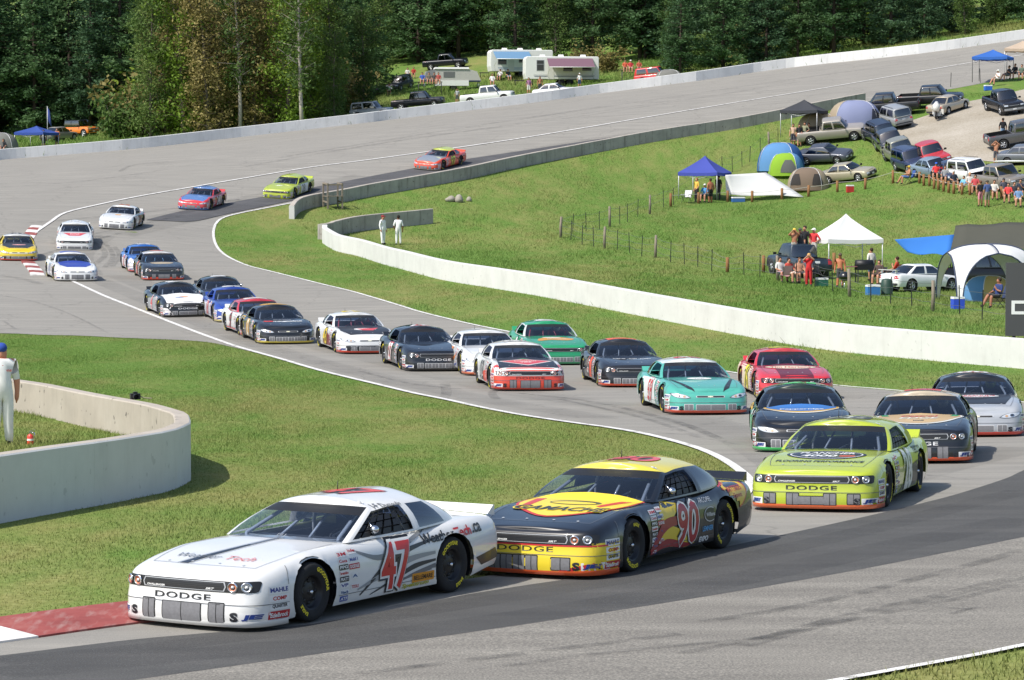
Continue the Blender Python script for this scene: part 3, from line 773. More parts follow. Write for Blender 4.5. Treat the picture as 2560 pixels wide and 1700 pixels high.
b = MB(); b.tube([(0, 0, 0), (-.02, 0, .16)], [.007, .004], 5); b.lathe([(.03, 0), (.02, .02), (0, .025)], 8); ANT_ME = b.mesh('antenna', BLACK)
b = MB(); b.lathe([(.06, 0.004), (.052, .018), (.046, .012)], 18, 'X', mi=0); b.lathe([(.047, .008), (.03, -.002), (.0, -.006)], 18, 'X', mi=1); b.lathe([(.02, .004), (.012, .014), (0, .016)], 10, 'X', mi=2)
LIGHT_ME = b.mesh('headlight', [CHROME, LAMP, WHITE_D])
LIGHT_AMB = b.mesh('headlight', [CHROME, LAMP_AMBER, LAMP])
# ------------------------------------------------------------------ race cars: shared fittings per template
def fittings(key):
    T = RACE[key]
    # front openings, three layouts
    def intake(items, frame, nm='air_intake'):
        out = []
        for (u, v, w, h) in items:
            a = Art(T); a.put(RR(w + .025, h + .025, .015), 'F', (u, v), frame, 0, cell=.07); a.put(RR(w, h, .01), 'F', (u, v), SCREEN, 1, cell=.07)
            a.put(RR(.008, h * .98, .003), 'F', (u, v), frame, 2); out.append(a.mesh(nm))
        return out
    K = (.015, .015, .016); Wt = 'd8d8d8'
    T['intake'] = {0: intake([(0, .195, .50, .21), (-.45, .205, .16, .22), (.45, .205, .18, .22)], K),
                   1: intake([(0, .18, .38, .12), (-.27, .20, .17, .17), (.27, .20, .17, .17), (-.61, .205, .17, .15), (.61, .205, .17, .15)], K),
                   2: intake([(0, .19, .66, .12), (-.50, .195, .18, .13), (.50, .195, .18, .13)], Wt),
                   3: intake([(-.40, .195, .15, .18), (-.235, .195, .15, .18), (-.07, .195, .15, .18), (.095, .195, .15, .18), (.47, .195, .23, .15)], K),
                   4: intake([(-.30, .19, .18, .13), (-.10, .19, .18, .13), (.10, .19, .18, .13), (.30, .19, .18, .13), (-.53, .195, .16, .14), (.53, .195, .16, .14)], Wt)}
    if key == 'ch':
        a = Art(T); a.put(RR(1.74, .125, .03), 'F', (0, .505), K, 0, cell=.06)
        fr = [(-.53, -.052), (.53, -.052), (.55, 0), (.53, .052), (-.53, .052), (-.55, 0)]
        a.put(PG(fr), 'F', (0, .505), 'b9bcc0', 1, cell=.07); a.put(PG([(x * .975, y * .83) for x, y in fr]), 'F', (0, .505), 'x' and (.02, .02, .022), 2, cell=.07)
        for z in (-.03, -.01, .01, .03): a.put(RR(.98, .005, .002), 'F', (0, .505 + z), '3c3d40', 3, cell=.07)
        T['grille'] = a.mesh('grille')
        T['badge'] = []; a = Art(T); a.put(TX('CHALLENGER', w=.25, h=.022, bold=.03, shear=.2), 'F', (-.36, .478), WHITE_D, 4); T['badge'].append(a.mesh('grille_lettering')); a = Art(T); a.put(TX('SRT', w=.11, h=.024, bold=.03, shear=.3), 'F', (.36, .478), WHITE_D, 4)
        T['badge'].append(a.mesh('grille_lettering'))
    else:
        a = Art(T); a.put(RR(.66, .045, .02), 'F', (0, .45), 'c9ccd0', 0, cell=.07); a.put(RR(.62, .032, .015), 'F', (0, .45), K, 1, cell=.07)
        a.put(PG([(-.06, -.012), (-.02, -.012), (-.02, -.02), (.02, -.02), (.02, -.012), (.06, -.012), (.06, .012), (.02, .012), (.02, .02), (-.02, .02), (-.02, .012), (-.06, .012)]), 'F', (0, .45), 'e6e2c8', 2)
        T['grille'] = a.mesh('grille'); T['badge'] = None
        hl = []
        for s in (1, -1):
            pts = smooth([(s * .44, .42), (s * .56, .405), (s * .72, .42), (s * .84, .465), (s * .88, .525), (s * .78, .53), (s * .64, .51), (s * .52, .475), (s * .44, .42)], 3)[:-1]
            c = np.mean(pts, 0); a = Art(T)
            a.put(PG(pts), 'F', (0, 0), '5b6066', 0, cell=.06); a.put(PG([tuple(c + (np.array(p) - c) * .86) for p in pts]), 'F', (0, 0), LAMP, 1, cell=.06)
            a.put(EL(.085, .062, 16), 'F', (s * .70, .468), CHROME, 2); a.put(EL(.055, .042, 14), 'F', (s * .70, .468), '3b4046', 3); a.put(EL(.06, .045, 14), 'F', (s * .59, .452), 'c9a07c', 2)
            hl.append(a.mesh('headlight'))
        T['hl'] = hl
    # contingency stickers, one mesh per sticker
    st = []
    def sticker(face, at_, w, h, bgc, t, tc, tw=.86, th=.6, shear=0, bold=.03):
        a = Art(T)
        if bgc: a.put(RR(w, h, .008), face, at_, bgc, 0, cell=.08)
        a.put(TX(t, w=w * tw, h=h * th, bold=bold, shear=shear), face, at_, tc, 1, cell=.08); st.append(a.mesh('sponsor_sticker'))
    for f, s in (('L', -1), ('R', 1)):
        sticker(f, (s * 1.985, .455), .30, .085, 'f4f4f4', 'MAHLE', '1c2f8a'); sticker(f, (s * 1.985, .36), .29, .075, 'f4f4f4', 'COMP', 'c2202a', .7)
        sticker(f, (s * 1.985, .27), .28, .08, 'f4f4f4', 'QUARTER', '1f2330', .8); sticker(f, (s * 1.985, .17), .32, .09, 'c4252e', 'Edelbrock', 'f8f8f8', .85, .6, .2)
        for k, (z, w, bgc, t, c) in enumerate([(.80, .16, 'f0f0f0', '3M', 'c92a30'), (.715, .15, 'f0f0f0', 'Coca', 'c92a30'), (.635, .15, '2b2b2d', 'PPG', 'f4f4f4'), (.56, .15, 'f0f0f0', 'brembo', 'c92a30'), (.48, .15, '23252a', 'PRATT', 'f4f4f4'), (.40, .14, 'f0f0f0', 'VP', '2b3f96'), (.31, .14, 'f0f0f0', 'Vtech', '2b5f96'), (.225, .13, '2a4fae', 'ATF', 'f4f4f4')]):
            sticker(f, (s * .85, z * .9), w * 1.15, .062, bgc, t, c)
        for k, (z, w, bgc, t, c) in enumerate([(.82, .13, 'f0f0f0', 'Holley', 'c92a30'), (.715, .15, 'f0f0f0', 'Mobil 1', '2540a0'), (.625, .17, 'c4304a', 'DODGE', 'f4f4f4'), (.50, .10, 'f0f0f0', 'A', '2b5f96'), (.36, .13, 'f0f0f0', 'TOOLS', 'c92a30')]):
            sticker(f, (s * .65, z * .9), w * 1.15, .065, bgc, t, c)
    for s in (1, -1):
        sticker('F', (s * .66, .17), .10, .125, None, 'S', '20222a', .9, .85, 0, .06); sticker('F', (s * .82, .165), .20, .10, 'f4f4f4', 'JE', '25408f', .8, .7, .15, .06)
    T['stickers'] = st
    gp = []
    for pts, fc in (([(-.74, -.78), (-.76, -1.2), (-.74, -1.7), (-.68, -2.06)], 'T'), ([(.74, -.78), (.76, -1.2), (.74, -1.7), (.68, -2.06)], 'T'), ([(-.68, -2.06), (0, -2.11), (.68, -2.06)], 'T'), ([(-.96, .30), (-.5, .305), (0, .305), (.5, .305), (.96, .30)], 'F'), ([(-1.80, .70), (-1.83, .60), (-1.84, .5)], 'L'), ([(1.80, .70), (1.83, .60), (1.84, .5)], 'R'), ([(-2.3, .30), (-1.84, .30)], 'L'), ([(2.3, .30), (1.84, .30)], 'R'), ([(-.95, .25), (.95, .25)], 'L'), ([(-.95, .25), (.95, .25)], 'R')):
        a = Art(T); s_ = smooth(pts, 6); a.put(SW(s_, [.0075] * len(s_)), fc, (0, 0), '6a6b6e', 1, cell=.06); gp.append(a.mesh('panel_gap'))
    T['gaps'] = gp
for k_ in list(RACE): fittings(k_)
_slot_cache = {}
def part(name, me, parent, m):
    """object sharing mesh data, painted through its own slot"""
    o = obj(name, me, parent)
    if len(me.materials) == 0: me.materials.append(MATS['black_trim'])
    o.material_slots[0].link = 'OBJECT'; o.material_slots[0].material = m; return o
def on_ground(P, heading, off):
    """matrix for a vehicle whose local point off=(x,y) stands at world point P"""
    h = Vector((math.cos(heading), math.sin(heading))); l = Vector((-h.y, h.x)); o = P.to_2d() - h * off[0] - l * off[1]
    zf, zr = G(*(o + h * 1.3)), G(*(o - h * 1.3)); zl, zr2 = G(*(o + l * .8)), G(*(o - l * .8))
    X = Vector((h.x, h.y, (zf - zr) / 2.6)).normalized(); Y0 = Vector((l.x, l.y, (zl - zr2) / 1.6)); Z = X.cross(Y0).normalized(); Y = Z.cross(X)
    return Matrix(((X.x, Y.x, Z.x, o.x), (X.y, Y.y, Z.y, o.y), (X.z, Y.z, Z.z, (zf + zr) / 2), (0, 0, 0, 1)))
def px_heading(phi): return math.atan2(-math.cos(R(phi)), -math.sin(R(phi)))
def race_car(c):
    T = RACE[c['t']]; root = empty('race_car', label=c['label'], cat='race car', group='race cars on the track')
    side = {'L': (AX_F * CW, .93 * CW), 'R': (AX_F * CW, -.93 * CW), 'C': (2.3 * CW, 0)}[c['side']]
    M = on_ground(at(*c['px']), px_heading(math.degrees(math.asin(math.sin(R(c['yaw'])) / CW))), side); M.translation.z += .02
    root.matrix_world = M @ Matrix.Diagonal((CW, CW, 1, 1))
    base = paint(c['base']); P = lambda k, d=None: paint(c[k]) if k in c else (d or base)
    part('body', T['body'], root, base); part('hood', T['hood'], root, P('hood')); part('trunk_lid', T['trunk_lid'], root, P('trunk'))
    fb = part('front_bumper', T['front_bumper'], root, P('bumper')); part('rear_bumper', T['rear_bumper'], root, P('rear'))
    part('roof', T['roof'], root, P('roof')); part('pillar', T['pillars'], root, P('pillar'))
    part('splitter', T['splitter'], root, P('strip')); part('spoiler', SPOIL_ME, root, P('spoiler'))
    w = obj('windshield', T['windshield'], root); obj('windshield_banner', T['banner'], root); obj('rear_window', T['rear_window'], root)
    obj('quarter_window', T['qL'], root); obj('quarter_window', T['qR'], root)
    [obj('wheel_well', m_, root) for m_ in WELL_MES]; obj('cockpit_tub', TUB_ME, root).scale.z = .92; part('roll_cage', CAGE_ME, root, paint(c.get('cage', 'a9adb3'))).scale.z = .945; part('seat', SEAT_ME, root, mat('seat_' + c.get('seat', '2c2c30'), c.get('seat', '2c2c30'), .7)).scale.z = .92
    o = obj('steering_wheel', STEER_ME, root, (.12, .36, .78)); o.rotation_euler = (0, R(62), 0)
    if c.get('net', True): obj('window_net', T['net'], root)
    obj('antenna', ANT_ME, root, (-.62, -.2, 1.235))
    if c.get('mirror'): obj('mirror', MIRROR_ME, root, (.12, .84, .93))
    wheel_set(root, rim=c.get('rim'))
    # white disc at the corner of the windshield, hood pins
    a = Art(T)
    for s in (1,): a.put(EL(.075, .06, 14), 'T', (s * .50, .09), WHITE_D, 3); a.put(EL(.03, .024, 10), 'T', (s * .50, .09), '55585c', 4)
    a.build('windshield_emblem', root)
    a = Art(T)
    for y in (-.5, -.18, .18, .5): a.put(EL(.035, .035, 10), 'T', (y, -2.02 if c['t'] == 'ch' else -1.95), 'c4c6c8', 2)
    a.build('hood_pins', root)['kind'] = 'stuff'
    if c.get('grille', True):
        obj('grille', T['grille'], fb)
        if T['badge'] and c.get('badge', True): [obj('grille_lettering', m_, fb) for m_ in T['badge']]
    if c['t'] == 'ch':
        for i, y in enumerate((-.77, -.63, .63, .77)):
            loc, n, _, _ = T['bvh'].ray_cast(Vector((4, y, .505)), Vector((-1, 0, 0)), 6)
            o = obj('headlight', LIGHT_AMB if i in (1, 2) or (i == 0 and c.get('amber')) else LIGHT_ME, fb, loc + n * .006); o.rotation_euler = Vector((n.x, n.y, n.z * .2)).to_track_quat('X', 'Z').to_euler()
    else:
        for i in (0, 1): obj('headlight', T['hl'][i], fb)
    for m in T['intake'][c.get('intake', 0)]: obj('air_intake', m, fb)
    if c.get('dodge'):
        a = Art(T); a.put(TX('DODGE', w=.74, h=.07, bold=.015, space=1.1), 'F', (0, .375), c['dodge'], 1, cell=.08); a.build('front_lettering', fb)
    for m in T['stickers']: obj('sponsor_sticker', m, root)
    for m in T['gaps']: obj('panel_gap', m, root)
    n = c.get('num'); 
    if n:
        for f, s in (('L', 1), ('R', -1)):
            a = Art(T); h = c.get('numh', .46) * 1.22; w = h * (.62 if len(n) == 1 else 1.08) * c.get('numw', 1); ctr = (s * .14, c.get('numz', .475)); sh = .14
            for bold, col, ly in ((.13, c.get('out2'), 3), (.075, c.get('out1'), 4), (.02, c['numc'], 5)):
                if col: 
                    k = {.13: 1.19, .075: 1.1, .02: 1.0}[bold]
                    a.put(TX(n, w=w * (1 + (k - 1) * .75), h=h * k, bold=bold, shear=sh), f, ctr, col, ly)
            a.build('door_number', root)
    if n and c.get('roofnum', True):
        a = Art(T)
        for bold, col, ly in ((.10, c.get('rout', c.get('out1')), 1), (.02, c.get('rnumc', c['numc']), 2)):
            if col: a.put(TX(n, w=.66, h=.58 if bold < .05 else .64, bold=bold), 'S', (-.55, 0), col, ly, R(90) if c['side'] == 'L' else R(-90))
        a.build('roof_number', root)
    parts = {}
    for (nm, art, f, at_, col, *rest) in c.get('art', ()):
        key = (nm, f)
        if key not in parts: parts[key] = Art(T)
        if f in 'LR': art = (art[0] * (1, .92), art[1]); at_ = (at_[0], at_[1] * .92)
        if f == 'T': art = (art[0] * (1.16, 1.2), art[1]); at_ = (at_[0] * 1.16, at_[1] * 1.2 + .144)
        if f == 'F': at_ = (at_[0], at_[1] - .05)
        parts[key].put(art, f, at_, col, rest[0] if rest else 0, rest[1] if len(rest) > 1 else 0.0)
    for (nm, f), a in parts.items(): a.build(nm, root)
    return root
def sides(nm, art, at_, col, ly=0, rot=0.0, mirror=True):
    """same artwork on both flanks (u measured rearwards from the front axle side)"""
    v, f = art; return [(nm, art, 'L', (at_[0], at_[1]), col, ly, rot), (nm, (v * (-1, 1), f) if mirror else art, 'R', (-at_[0], at_[1]), col, ly, -rot if mirror else rot)]
H = lambda art, x, y, col, ly=1, nm='hood_graphic', rot=0.0: (nm, art, 'T', (y, -x), col, ly, rot)
def BOXP(x0, x1, z0, z1): return PG([(-x0, z0), (-x1, z0), (-x1, z1), (-x0, z1)])
WHT, BLK, RED, ORG = 'f3f3f1', '17181b', 'd0262c', 'f0662e'
CARS = []
# -- the leader
a47 = [H(PG([(-.26, -1.86), (-.17, -1.86), (-.03, -1.1), (-.07, -1.1)]), 0, 0, '2a3140', 1, 'hood_stripe'), H(PG([(-.07, -1.1), (-.03, -1.1), (.05, -.72), (.02, -.72)]), 0, 0, '6c727c', 1, 'hood_stripe'), H(PG([(-.29, -1.86), (-.28, -1.86), (-.0, -.72), (-.01, -.72)]), 0, 0, '8d9298', 1, 'hood_stripe'), H(PG([(-.145, -1.86), (-.135, -1.86), (.08, -.72), (.07, -.72)]), 0, 0, '8d9298', 1, 'hood_stripe'),
       H(TX('Weather', w=.50, h=.12, bold=.0, shear=.1), 1.62, -.22, '6a6d72', 3, 'hood_lettering'), H(TX('Tech', w=.34, h=.12, bold=.0, shear=.1), 1.62, .26, 'dc7a70', 3, 'hood_lettering')]
for pth, wd_, cl in (([(-.62, .80), (-.2, .66), (.2, .72), (.9, .93)], [.02, .07, .08, .02], '85888c'), ([(-.55, .22), (-.1, .52), (.35, .68), (1.1, .80)], [.02, .075, .07, .015], '3c3e42'),
                     ([(-.6, .30), (-.15, .42), (.4, .56), (1.0, .60)], [.02, .07, .08, .03], 'a2a5a8'), ([(-.35, .20), (.1, .34), (.5, .46), (.92, .50)], [.01, .05, .07, .03], '3c3e42'), ([(.2, .3), (.5, .36), (.9, .42)], [.02, .05, .07], '77797d')):
    a47 += sides('side_stripe', SW(smooth(pth, 5), np.interp(np.linspace(0, 1, len(smooth(pth, 5))), np.linspace(0, 1, len(wd_)), wd_)), (0, 0), cl, 0)
a47 += sides('rear_flash', PG([(1.72, .42), (2.2, .50), (2.3, .36), (1.85, .30)]), (0, 0), '35373a', 0)
for f, s in (('L', 1), ('R', -1)):
    a47 += [('quarter_lettering', TX('Weather', w=.62, h=.13, bold=.025), f, (s * (.98 if s > 0 else 1.53), .79), '2c2d30', 3, R(2) * s), ('quarter_lettering', TX('Tech', w=.34, h=.13, bold=.025), f, (s * (1.47 if s > 0 else 1.02), .805), RED, 3, R(2) * s), ('quarter_lettering', TX('.ca', w=.20, h=.12, bold=.025), f, (s * (1.77 if s > 0 else .74), .815), '2c2d30', 3, R(2) * s),
            ('name_plate', RR(.42, .12, .01), f, (s * .66, .30), 'e69a28', 1), ('name_plate', TX('BELLEMARE', w=.36, h=.06, bold=.02), f, (s * .66, .30), '2a2320', 2), ('rocker_lettering', TX('Spektrum', w=.52, h=.07, bold=.03, shear=.2), f, (s * .52, .215), 'b9b52a', 2),
            ('driver_name', TX('J-F Dumoulin', w=.46, h=.055, bold=.01), f, (s * .35, 1.262), '5a5d60', 2)]
CARS.append(dict(t='ch', px=(784, 1559), side='L', yaw=36, base=WHT, num='47', numc='d6342f', out1=WHT, out2='222326', rnumc='e0504a', rout='3a3b3e', dodge='26272a', intake=0, mirror=True, amber=True, art=a47, cage='c8ccd2', label='white race car with red number 47 leading the field by the kerb'))
# -- 90
a90 = [('bumper_band', PG([(-1.0, .10), (1.0, .10), (1.0, .47), (-1.0, .47)]), 'F', (0, 0), 'f3d936', 0), H(PG(smooth([(-.64, -.68), (-.63, -1.12), (-.46, -1.40), (0, -1.70), (.46, -1.40), (.63, -1.12), (.64, -.68)], 4)), 0, 0, 'd23a34', 1), H(PG(smooth([(-.62, -.68), (-.60, -1.12), (-.44, -1.36), (0, -1.66), (.44, -1.36), (.60, -1.12), (.62, -.68)], 4)), 0, 0, 'f3d83c', 2),
       H(PG([(-.56, -.82), (-.44, -.82), (-.42, -1.3), (-.50, -1.3)]), 0, 0, 'd23a34', 3), H(PG([(.56, -.82), (.44, -.82), (.30, -1.15), (.38, -1.2)]), 0, 0, 'd23a34', 3), H(EL(.60, .22), 1.02, 0, '4c4a38', 3), H(EL(.52, .13), 1.04, -.01, 'f3d83c', 4), H(TX('GAMACHE', w=1.10, h=.20, bold=.07, shear=.25), 1.34, 0, 'f3d83c', 4, 'hood_lettering'), H(TX('GAMACHE', w=1.06, h=.18, bold=.03, shear=.25), 1.34, 0, '2b2d30', 5, 'hood_lettering'),
       ('bumper_stripe', PG([(.44, .16), (.98, .30), (.98, .24), (.5, .13)]), 'F', (0, 0), 'cf2f36', 0), ('bumper_stripe', RR(1.85, .02, .004), 'F', (0, .475), 'cf2f36', 1)] + sides('bumper_band', PG([(-2.3, .12), (-1.84, .12), (-1.84, .50), (-2.3, .50)]), (0, 0), 'f3d936', 0)
for pth, wd_, cl, ly in (([(-.62, .62), (-.4, .74), (-.05, .80)], [.25, .30, .05], 'f0d23a', 0), ([(-.95, .22), (-.55, .55), (-.1, .60), (.3, .66)], [.08, .16, .12, .02], 'a42432', 1), ([(-.7, .42), (-.35, .38), (.1, .28), (.35, .22)], [.18, .30, .22, .03], 'f0d23a', 0), ([(-.95, .2), (-.5, .30), (.0, .22), (.3, .20)], [.05, .12, .08, .01], 'a42432', 1)):
    s5 = smooth(pth, 5); a90 += sides('side_stripe', SW(s5, np.interp(np.linspace(0, 1, len(s5)), np.linspace(0, 1, len(wd_)), wd_)), (0, 0), cl, ly)
sh = smooth([(-.30, .12), (0, .17), (.34, .12), (.36, -.02), (.16, -.17), (-.05, -.20), (-.22, -.05), (-.30, .12)], 4)[:-1]
for f, s in (('L', 1), ('R', -1)):
    a90 += [('quarter_shield', PG([(s * x * 1.12, y * 1.12) for x, y in sh]), f, (s * 1.62, .80), 'c9484c', 1), ('quarter_shield', PG([(s * x, y) for x, y in sh]), f, (s * 1.62, .80), 'f0c74c', 2), ('quarter_lettering', TX('BATTERIES', w=.46, h=.075, bold=.02), f, (s * 1.64, .875), 'c9484c', 3), ('quarter_lettering', TX('Expert', w=.28, h=.09, bold=.02), f, (s * 1.68, .765), 'c9484c', 3),
            ('quarter_lettering', TX('ARCOPEL', w=.36, h=.07, bold=.0), f, (s * .70, .80), 'f0f0f0', 2), ('round_badge', EL(.34, .22), f, (s * .80, .58), 'e6e6e6', 1), ('round_badge', EL(.31, .195), f, (s * .80, .58), '2a2b2e', 2), ('round_badge', TX('Williams', w=.24, h=.06), f, (s * .80, .58), 'e6e6e6', 3), ('side_lettering', TX('LEMNER', w=.30, h=.075, bold=.03), f, (s * .72, .38), '4ea6e0', 2), ('side_lettering', TX('EXPO', w=.26, h=.08, bold=.05), f, (s * .62, .235), 'f0f0f0', 2)]
CARS.append(dict(t='ch', px=(1586, 1433), side='L', yaw=30.5, base='1c1f26', roof='efdd4a', strip='f2622c', num='90', numc='b3202c', out1='f3f0ea', out2='1a1a1c', rnumc='df5560', rout='46403a', dodge='3c3a28', intake=3, mirror=True, art=a90, label='black and yellow race car number 90 chasing the white leader'))
# -- 28
a28 = [H(EL(1.02, .56), 1.2, 0, '2b3040', 1), H(EL(.94, .49), 1.2, 0, 'e6e8ea', 2), H(EL(.90, .45), 1.2, 0, '2b3040', 3), H(TX('PLANCHER', w=.70, h=.12, bold=.03, shear=.15), 1.10, 0, 'e6e8ea', 4, 'hood_lettering'), H(TX('4000', w=.46, h=.13, bold=.03, shear=.15), 1.28, -.08, 'e6e8ea', 4, 'hood_lettering'), H(RR(.2, .09, .03), 1.29, .28, 'c04040', 4), H(TX('FLOORING PERFORMANCE', w=1.12, h=.10, bold=.03, shear=.12), 1.62, 0, '3a3f26', 2, 'hood_lettering')]
a28 += sides('side_panel', PG([(-.55, .18), (1.0, .18), (1.0, .50), (.3, .45), (-.2, .30)]), (0, 0), '6f7568', 0) + sides('side_panel', PG([(.52, .22), (.95, .26), (.95, .62), (.52, .56)]), (0, 0), '34353a', 1) + sides('quarter_lettering', TX('TECO', w=.42, h=.13, bold=.03), (1.0, .80), '5d6a3a', 2, 0, False)
CARS.append(dict(t='ch', px=(2222, 1270), side='L', yaw=19, base='bccb36', strip='f2703a', num='28', numc='f1f3ea', out1='a9b59a', numh=.52, rnumc='4b4f4a', rout='c9cec0', dodge='2c2f22', intake=1, net=True, art=a28, label='lime green race car number 28 third behind the black and yellow one'))
# -- gold
ag = [H(PG(smooth([(-.64, -.76), (-.66, -1.1), (-.40, -1.55), (0, -1.72), (.40, -1.55), (.66, -1.1), (.64, -.76)], 4)), 0, 0, 'e4e4de', 1), H(PG(smooth([(-.60, -.76), (-.61, -1.1), (-.36, -1.50), (0, -1.66), (.36, -1.50), (.61, -1.1), (.60, -.76)], 4)), 0, 0, 'c7a97a', 2), H(PG([(-.6, -.78), (-.5, -.78), (-.46, -1.0), (-.57, -1.0)]), 0, 0, '3f9a5c', 3), H(PG([(.6, -.78), (.5, -.78), (.46, -1.0), (.57, -1.0)]), 0, 0, '3f9a5c', 3), H(TX('Castrol', w=.56, h=.15, bold=.03, shear=.2), 1.0, 0, 'c8585a', 4, 'hood_lettering'), H(TX('EDGE', w=.62, h=.16, bold=.03, shear=.25), 1.2, 0, 'e6e2d6', 4, 'hood_lettering'), H(RR(.16, .07, .01), 1.42, 0, '1c1d20', 4), H(TX('DGC', w=.12, h=.04), 1.42, 0, 'e6e2d6', 5)]
ag += sides('side_panel', PG([(-.6, .30), (2.2, .30), (2.2, .84), (-.2, .84)]), (0, 0), 'a08e74', 0) + sides('side_panel', SW([(0, .5), (.6, .6), (1.2, .5), (1.9, .62)], [.1, .16, .2, .1]), (0, 0), '6d6252', 1) + sides('side_panel', SW([(.2, .74), (.8, .7), (1.6, .78)], [.08, .14, .06]), (0, 0), 'd6cdb8', 1)
CARS.append(dict(t='ch', px=(2431, 1152), side='L', yaw=11, base='17181c', strip='e8582c', num='1', numc='c8343a', out1='e8e2d4', dodge='e6e6e6', intake=0, art=ag, roof='c9b9a0', rnumc='d04044', rout='e8e2d4', label='black race car with tan oval on its hood between lime and silver cars'))
# -- silver and black
asv = [H(PG([(-.62, -.74), (-.62, -1.2), (-.5, -1.75), (.5, -1.75), (.62, -1.2), (.62, -.74)]), 0, 0, '2a2c31', 1), H(EL(.84, .26), 1.02, 0, 'e9e9e9', 2), H(TX('TARPAULINS', w=.70, h=.09, bold=.03), .98, 0, 'c2383c', 3, 'hood_lettering'), H(TX('Express', w=.5, h=.08, bold=.03), 1.08, 0, 'c2383c', 3, 'hood_lettering')]
CARS.append(dict(t='im', px=(2442, 1094), side='C', yaw=8, base='b4b8bd', roof='24262b', pillar='24262b', strip='d83e30', num='88', numc='f0f0f0', out1='b03038', intake=2, art=asv, label='silver race car with black hood and roof, farthest to the edge of the track'))
# -- green and black
agb = [H(PG(smooth([(-.62, -.72), (-.60, -1.0), (-.35, -1.32), (0, -1.42), (.35, -1.32), (.60, -1.0), (.62, -.72)], 4)), 0, 0, 'f0f0ee', 1), H(PG(smooth([(-.62, -.72), (-.59, -.98), (-.35, -1.27), (0, -1.36), (.35, -1.27), (.59, -.98), (.62, -.72)], 4)), 0, 0, 'dcb03c', 2), H(PG(smooth([(-.58, -.72), (-.55, -.94), (-.33, -1.19), (0, -1.27), (.33, -1.19), (.55, -.94), (.58, -.72)], 4)), 0, 0, '3f78be', 3), H(TX('Pepperidge', w=.72, h=.13, bold=.03), 1.10, 0, 'e6e8ea', 4, 'hood_lettering')]
agb += sides('side_panel', PG([(-1.0, .2), (2.2, .2), (2.2, .60), (-.4, .72), (-.9, .72)]), (0, 0), '63cf8c', 0) + sides('side_panel', SW([(.7, .78), (1.2, .85), (1.9, .8)], [.05, .12, .05]), (0, 0), 'dcb03c', 1)
CARS.append(dict(t='im', px=(1884, 1126), side='R', yaw=4, base='1b1c20', strip='45d06c', num='17', numc='f0f0f0', out1='2a6a44', roof='1f3a2a', rnumc='53cf7c', rout='53cf7c', dodge=None, intake=4, art=agb, label='black race car with green sides and green splitter behind the lime car'))
# -- red 76
a76 = [H(PG([(-.36, -.74), (.36, -.74), (.36, -2.1), (-.36, -2.1)]), 0, 0, '6b2434', 1), H(EL(1.12, .40), 1.12, 0, 'efe2c6', 2), H(TX('Tim Hortons', w=.88, h=.19, bold=.03, shear=.2), 1.12, 0, 'd04a44', 3, 'hood_lettering')]
a76 += sides('side_panel', PG([(-.75, .18), (2.25, .18), (2.25, .9), (.4, .86), (-.5, .86)]), (0, 0), 'e4d4ba', 0)
CARS.append(dict(t='ch', px=(1886, 995), side='R', yaw=-3, base='db3640', strip='e6d048', roof='d3454a', num='76', numc='ecdf2c', out1='3a3a30', rnumc='dbe03a', rout='dbe03a', numh=.56, intake=0, amber=True, art=a76, label='red race car with cream oval on its hood and yellow number 76'))
# -- aqua 59
a59 = [H(EL(.50, .26), 1.0, 0, 'f0f3f0', 2), H(TX('Tyler', w=.22, h=.10), 1.0, 0, '8a9a98', 3, 'hood_lettering'), H(PG([(-.64, -1.15), (-.60, -1.12), (-.28, -2.0), (-.42, -1.9)]), 0, 0, '2c3236', 2), H(PG([(.64, -1.15), (.60, -1.12), (.28, -2.0), (.42, -1.9)]), 0, 0, '2c3236', 2)]
a59 += sides('side_panel', PG([(-.55, .17), (2.0, .17), (1.4, .85), (-.35, .85)]), (0, 0), 'e9efec', 0)
CARS.append(dict(t='im', px=(1655, 1033), side='R', yaw=-8, base='58b8a6', roof='e9efec', strip='d9553c', num='59', numc='c63a40', out1='e9efec', out2='b8a0a0', rnumc='cf444a', rout='e9efec', intake=2, art=a59, label='turquoise race car with white roof and red number 59'))
# -- black with orange
abo = [H(TX('TURLVIE - ZLEM - RUMEY', w=.9, h=.08, bold=.03), 1.35, 0, 'e6e8ea', 1, 'hood_lettering'), H(TX('ACTION', w=.4, h=.06, bold=.03), 1.47, .05, '9ab8d0', 1, 'hood_lettering'), ('roof_panel', RR(.62, .8, .04), 'S', (-.5, 0), 'f06a44', 1)]
abo += sides('side_panel', PG([(-.42, .2), (.36, .2), (.36, .84), (-.42, .84)]), (0, 0), 'ef5a3a', 0)
CARS.append(dict(t='ch', px=(1492, 965), side='R', yaw=-7, base='2a2b2f', strip='ec5530', num='5', numc='2a2b2f', out1='efefef', roofnum=False, numh=.52, intake=4, art=abo, label='matte black race car with orange roof panel and orange splitter'))
# -- white, navy hood with diamond
act = [H(PG([(-.60, -.74), (-.68, -1.95), (.68, -1.95), (.60, -.74)]), 0, 0, '262a35', 1), H(PG([(-.62, -1.32), (0, -1.80), (.62, -1.32), (0, -.98)]), 0, 0, 'efe9e4', 2), H(PG([(-.55, -1.32), (0, -1.74), (.55, -1.32), (0, -1.04)]), 0, 0, 'd8404a', 3), H(PG([(-.16, -1.02), (.16, -1.02), (0, -.90)]), 0, 0, '4f9a6a', 4), H(TX('CANADIAN', w=.50, h=.10, bold=.03), 1.28, 0, 'f0e6e0', 4, 'hood_lettering'), H(TX('TIRE', w=.26, h=.11, bold=.03), 1.42, 0, 'f0e6e0', 4, 'hood_lettering'), ('roof_panel', RR(.5, .36, .03), 'S', (-.5, 0), '2c2e34', 1), ('bumper_band', PG([(-.98, .48), (.98, .48), (.98, .70), (-.98, .70)]), 'F', (0, 0), WHT, 0)]
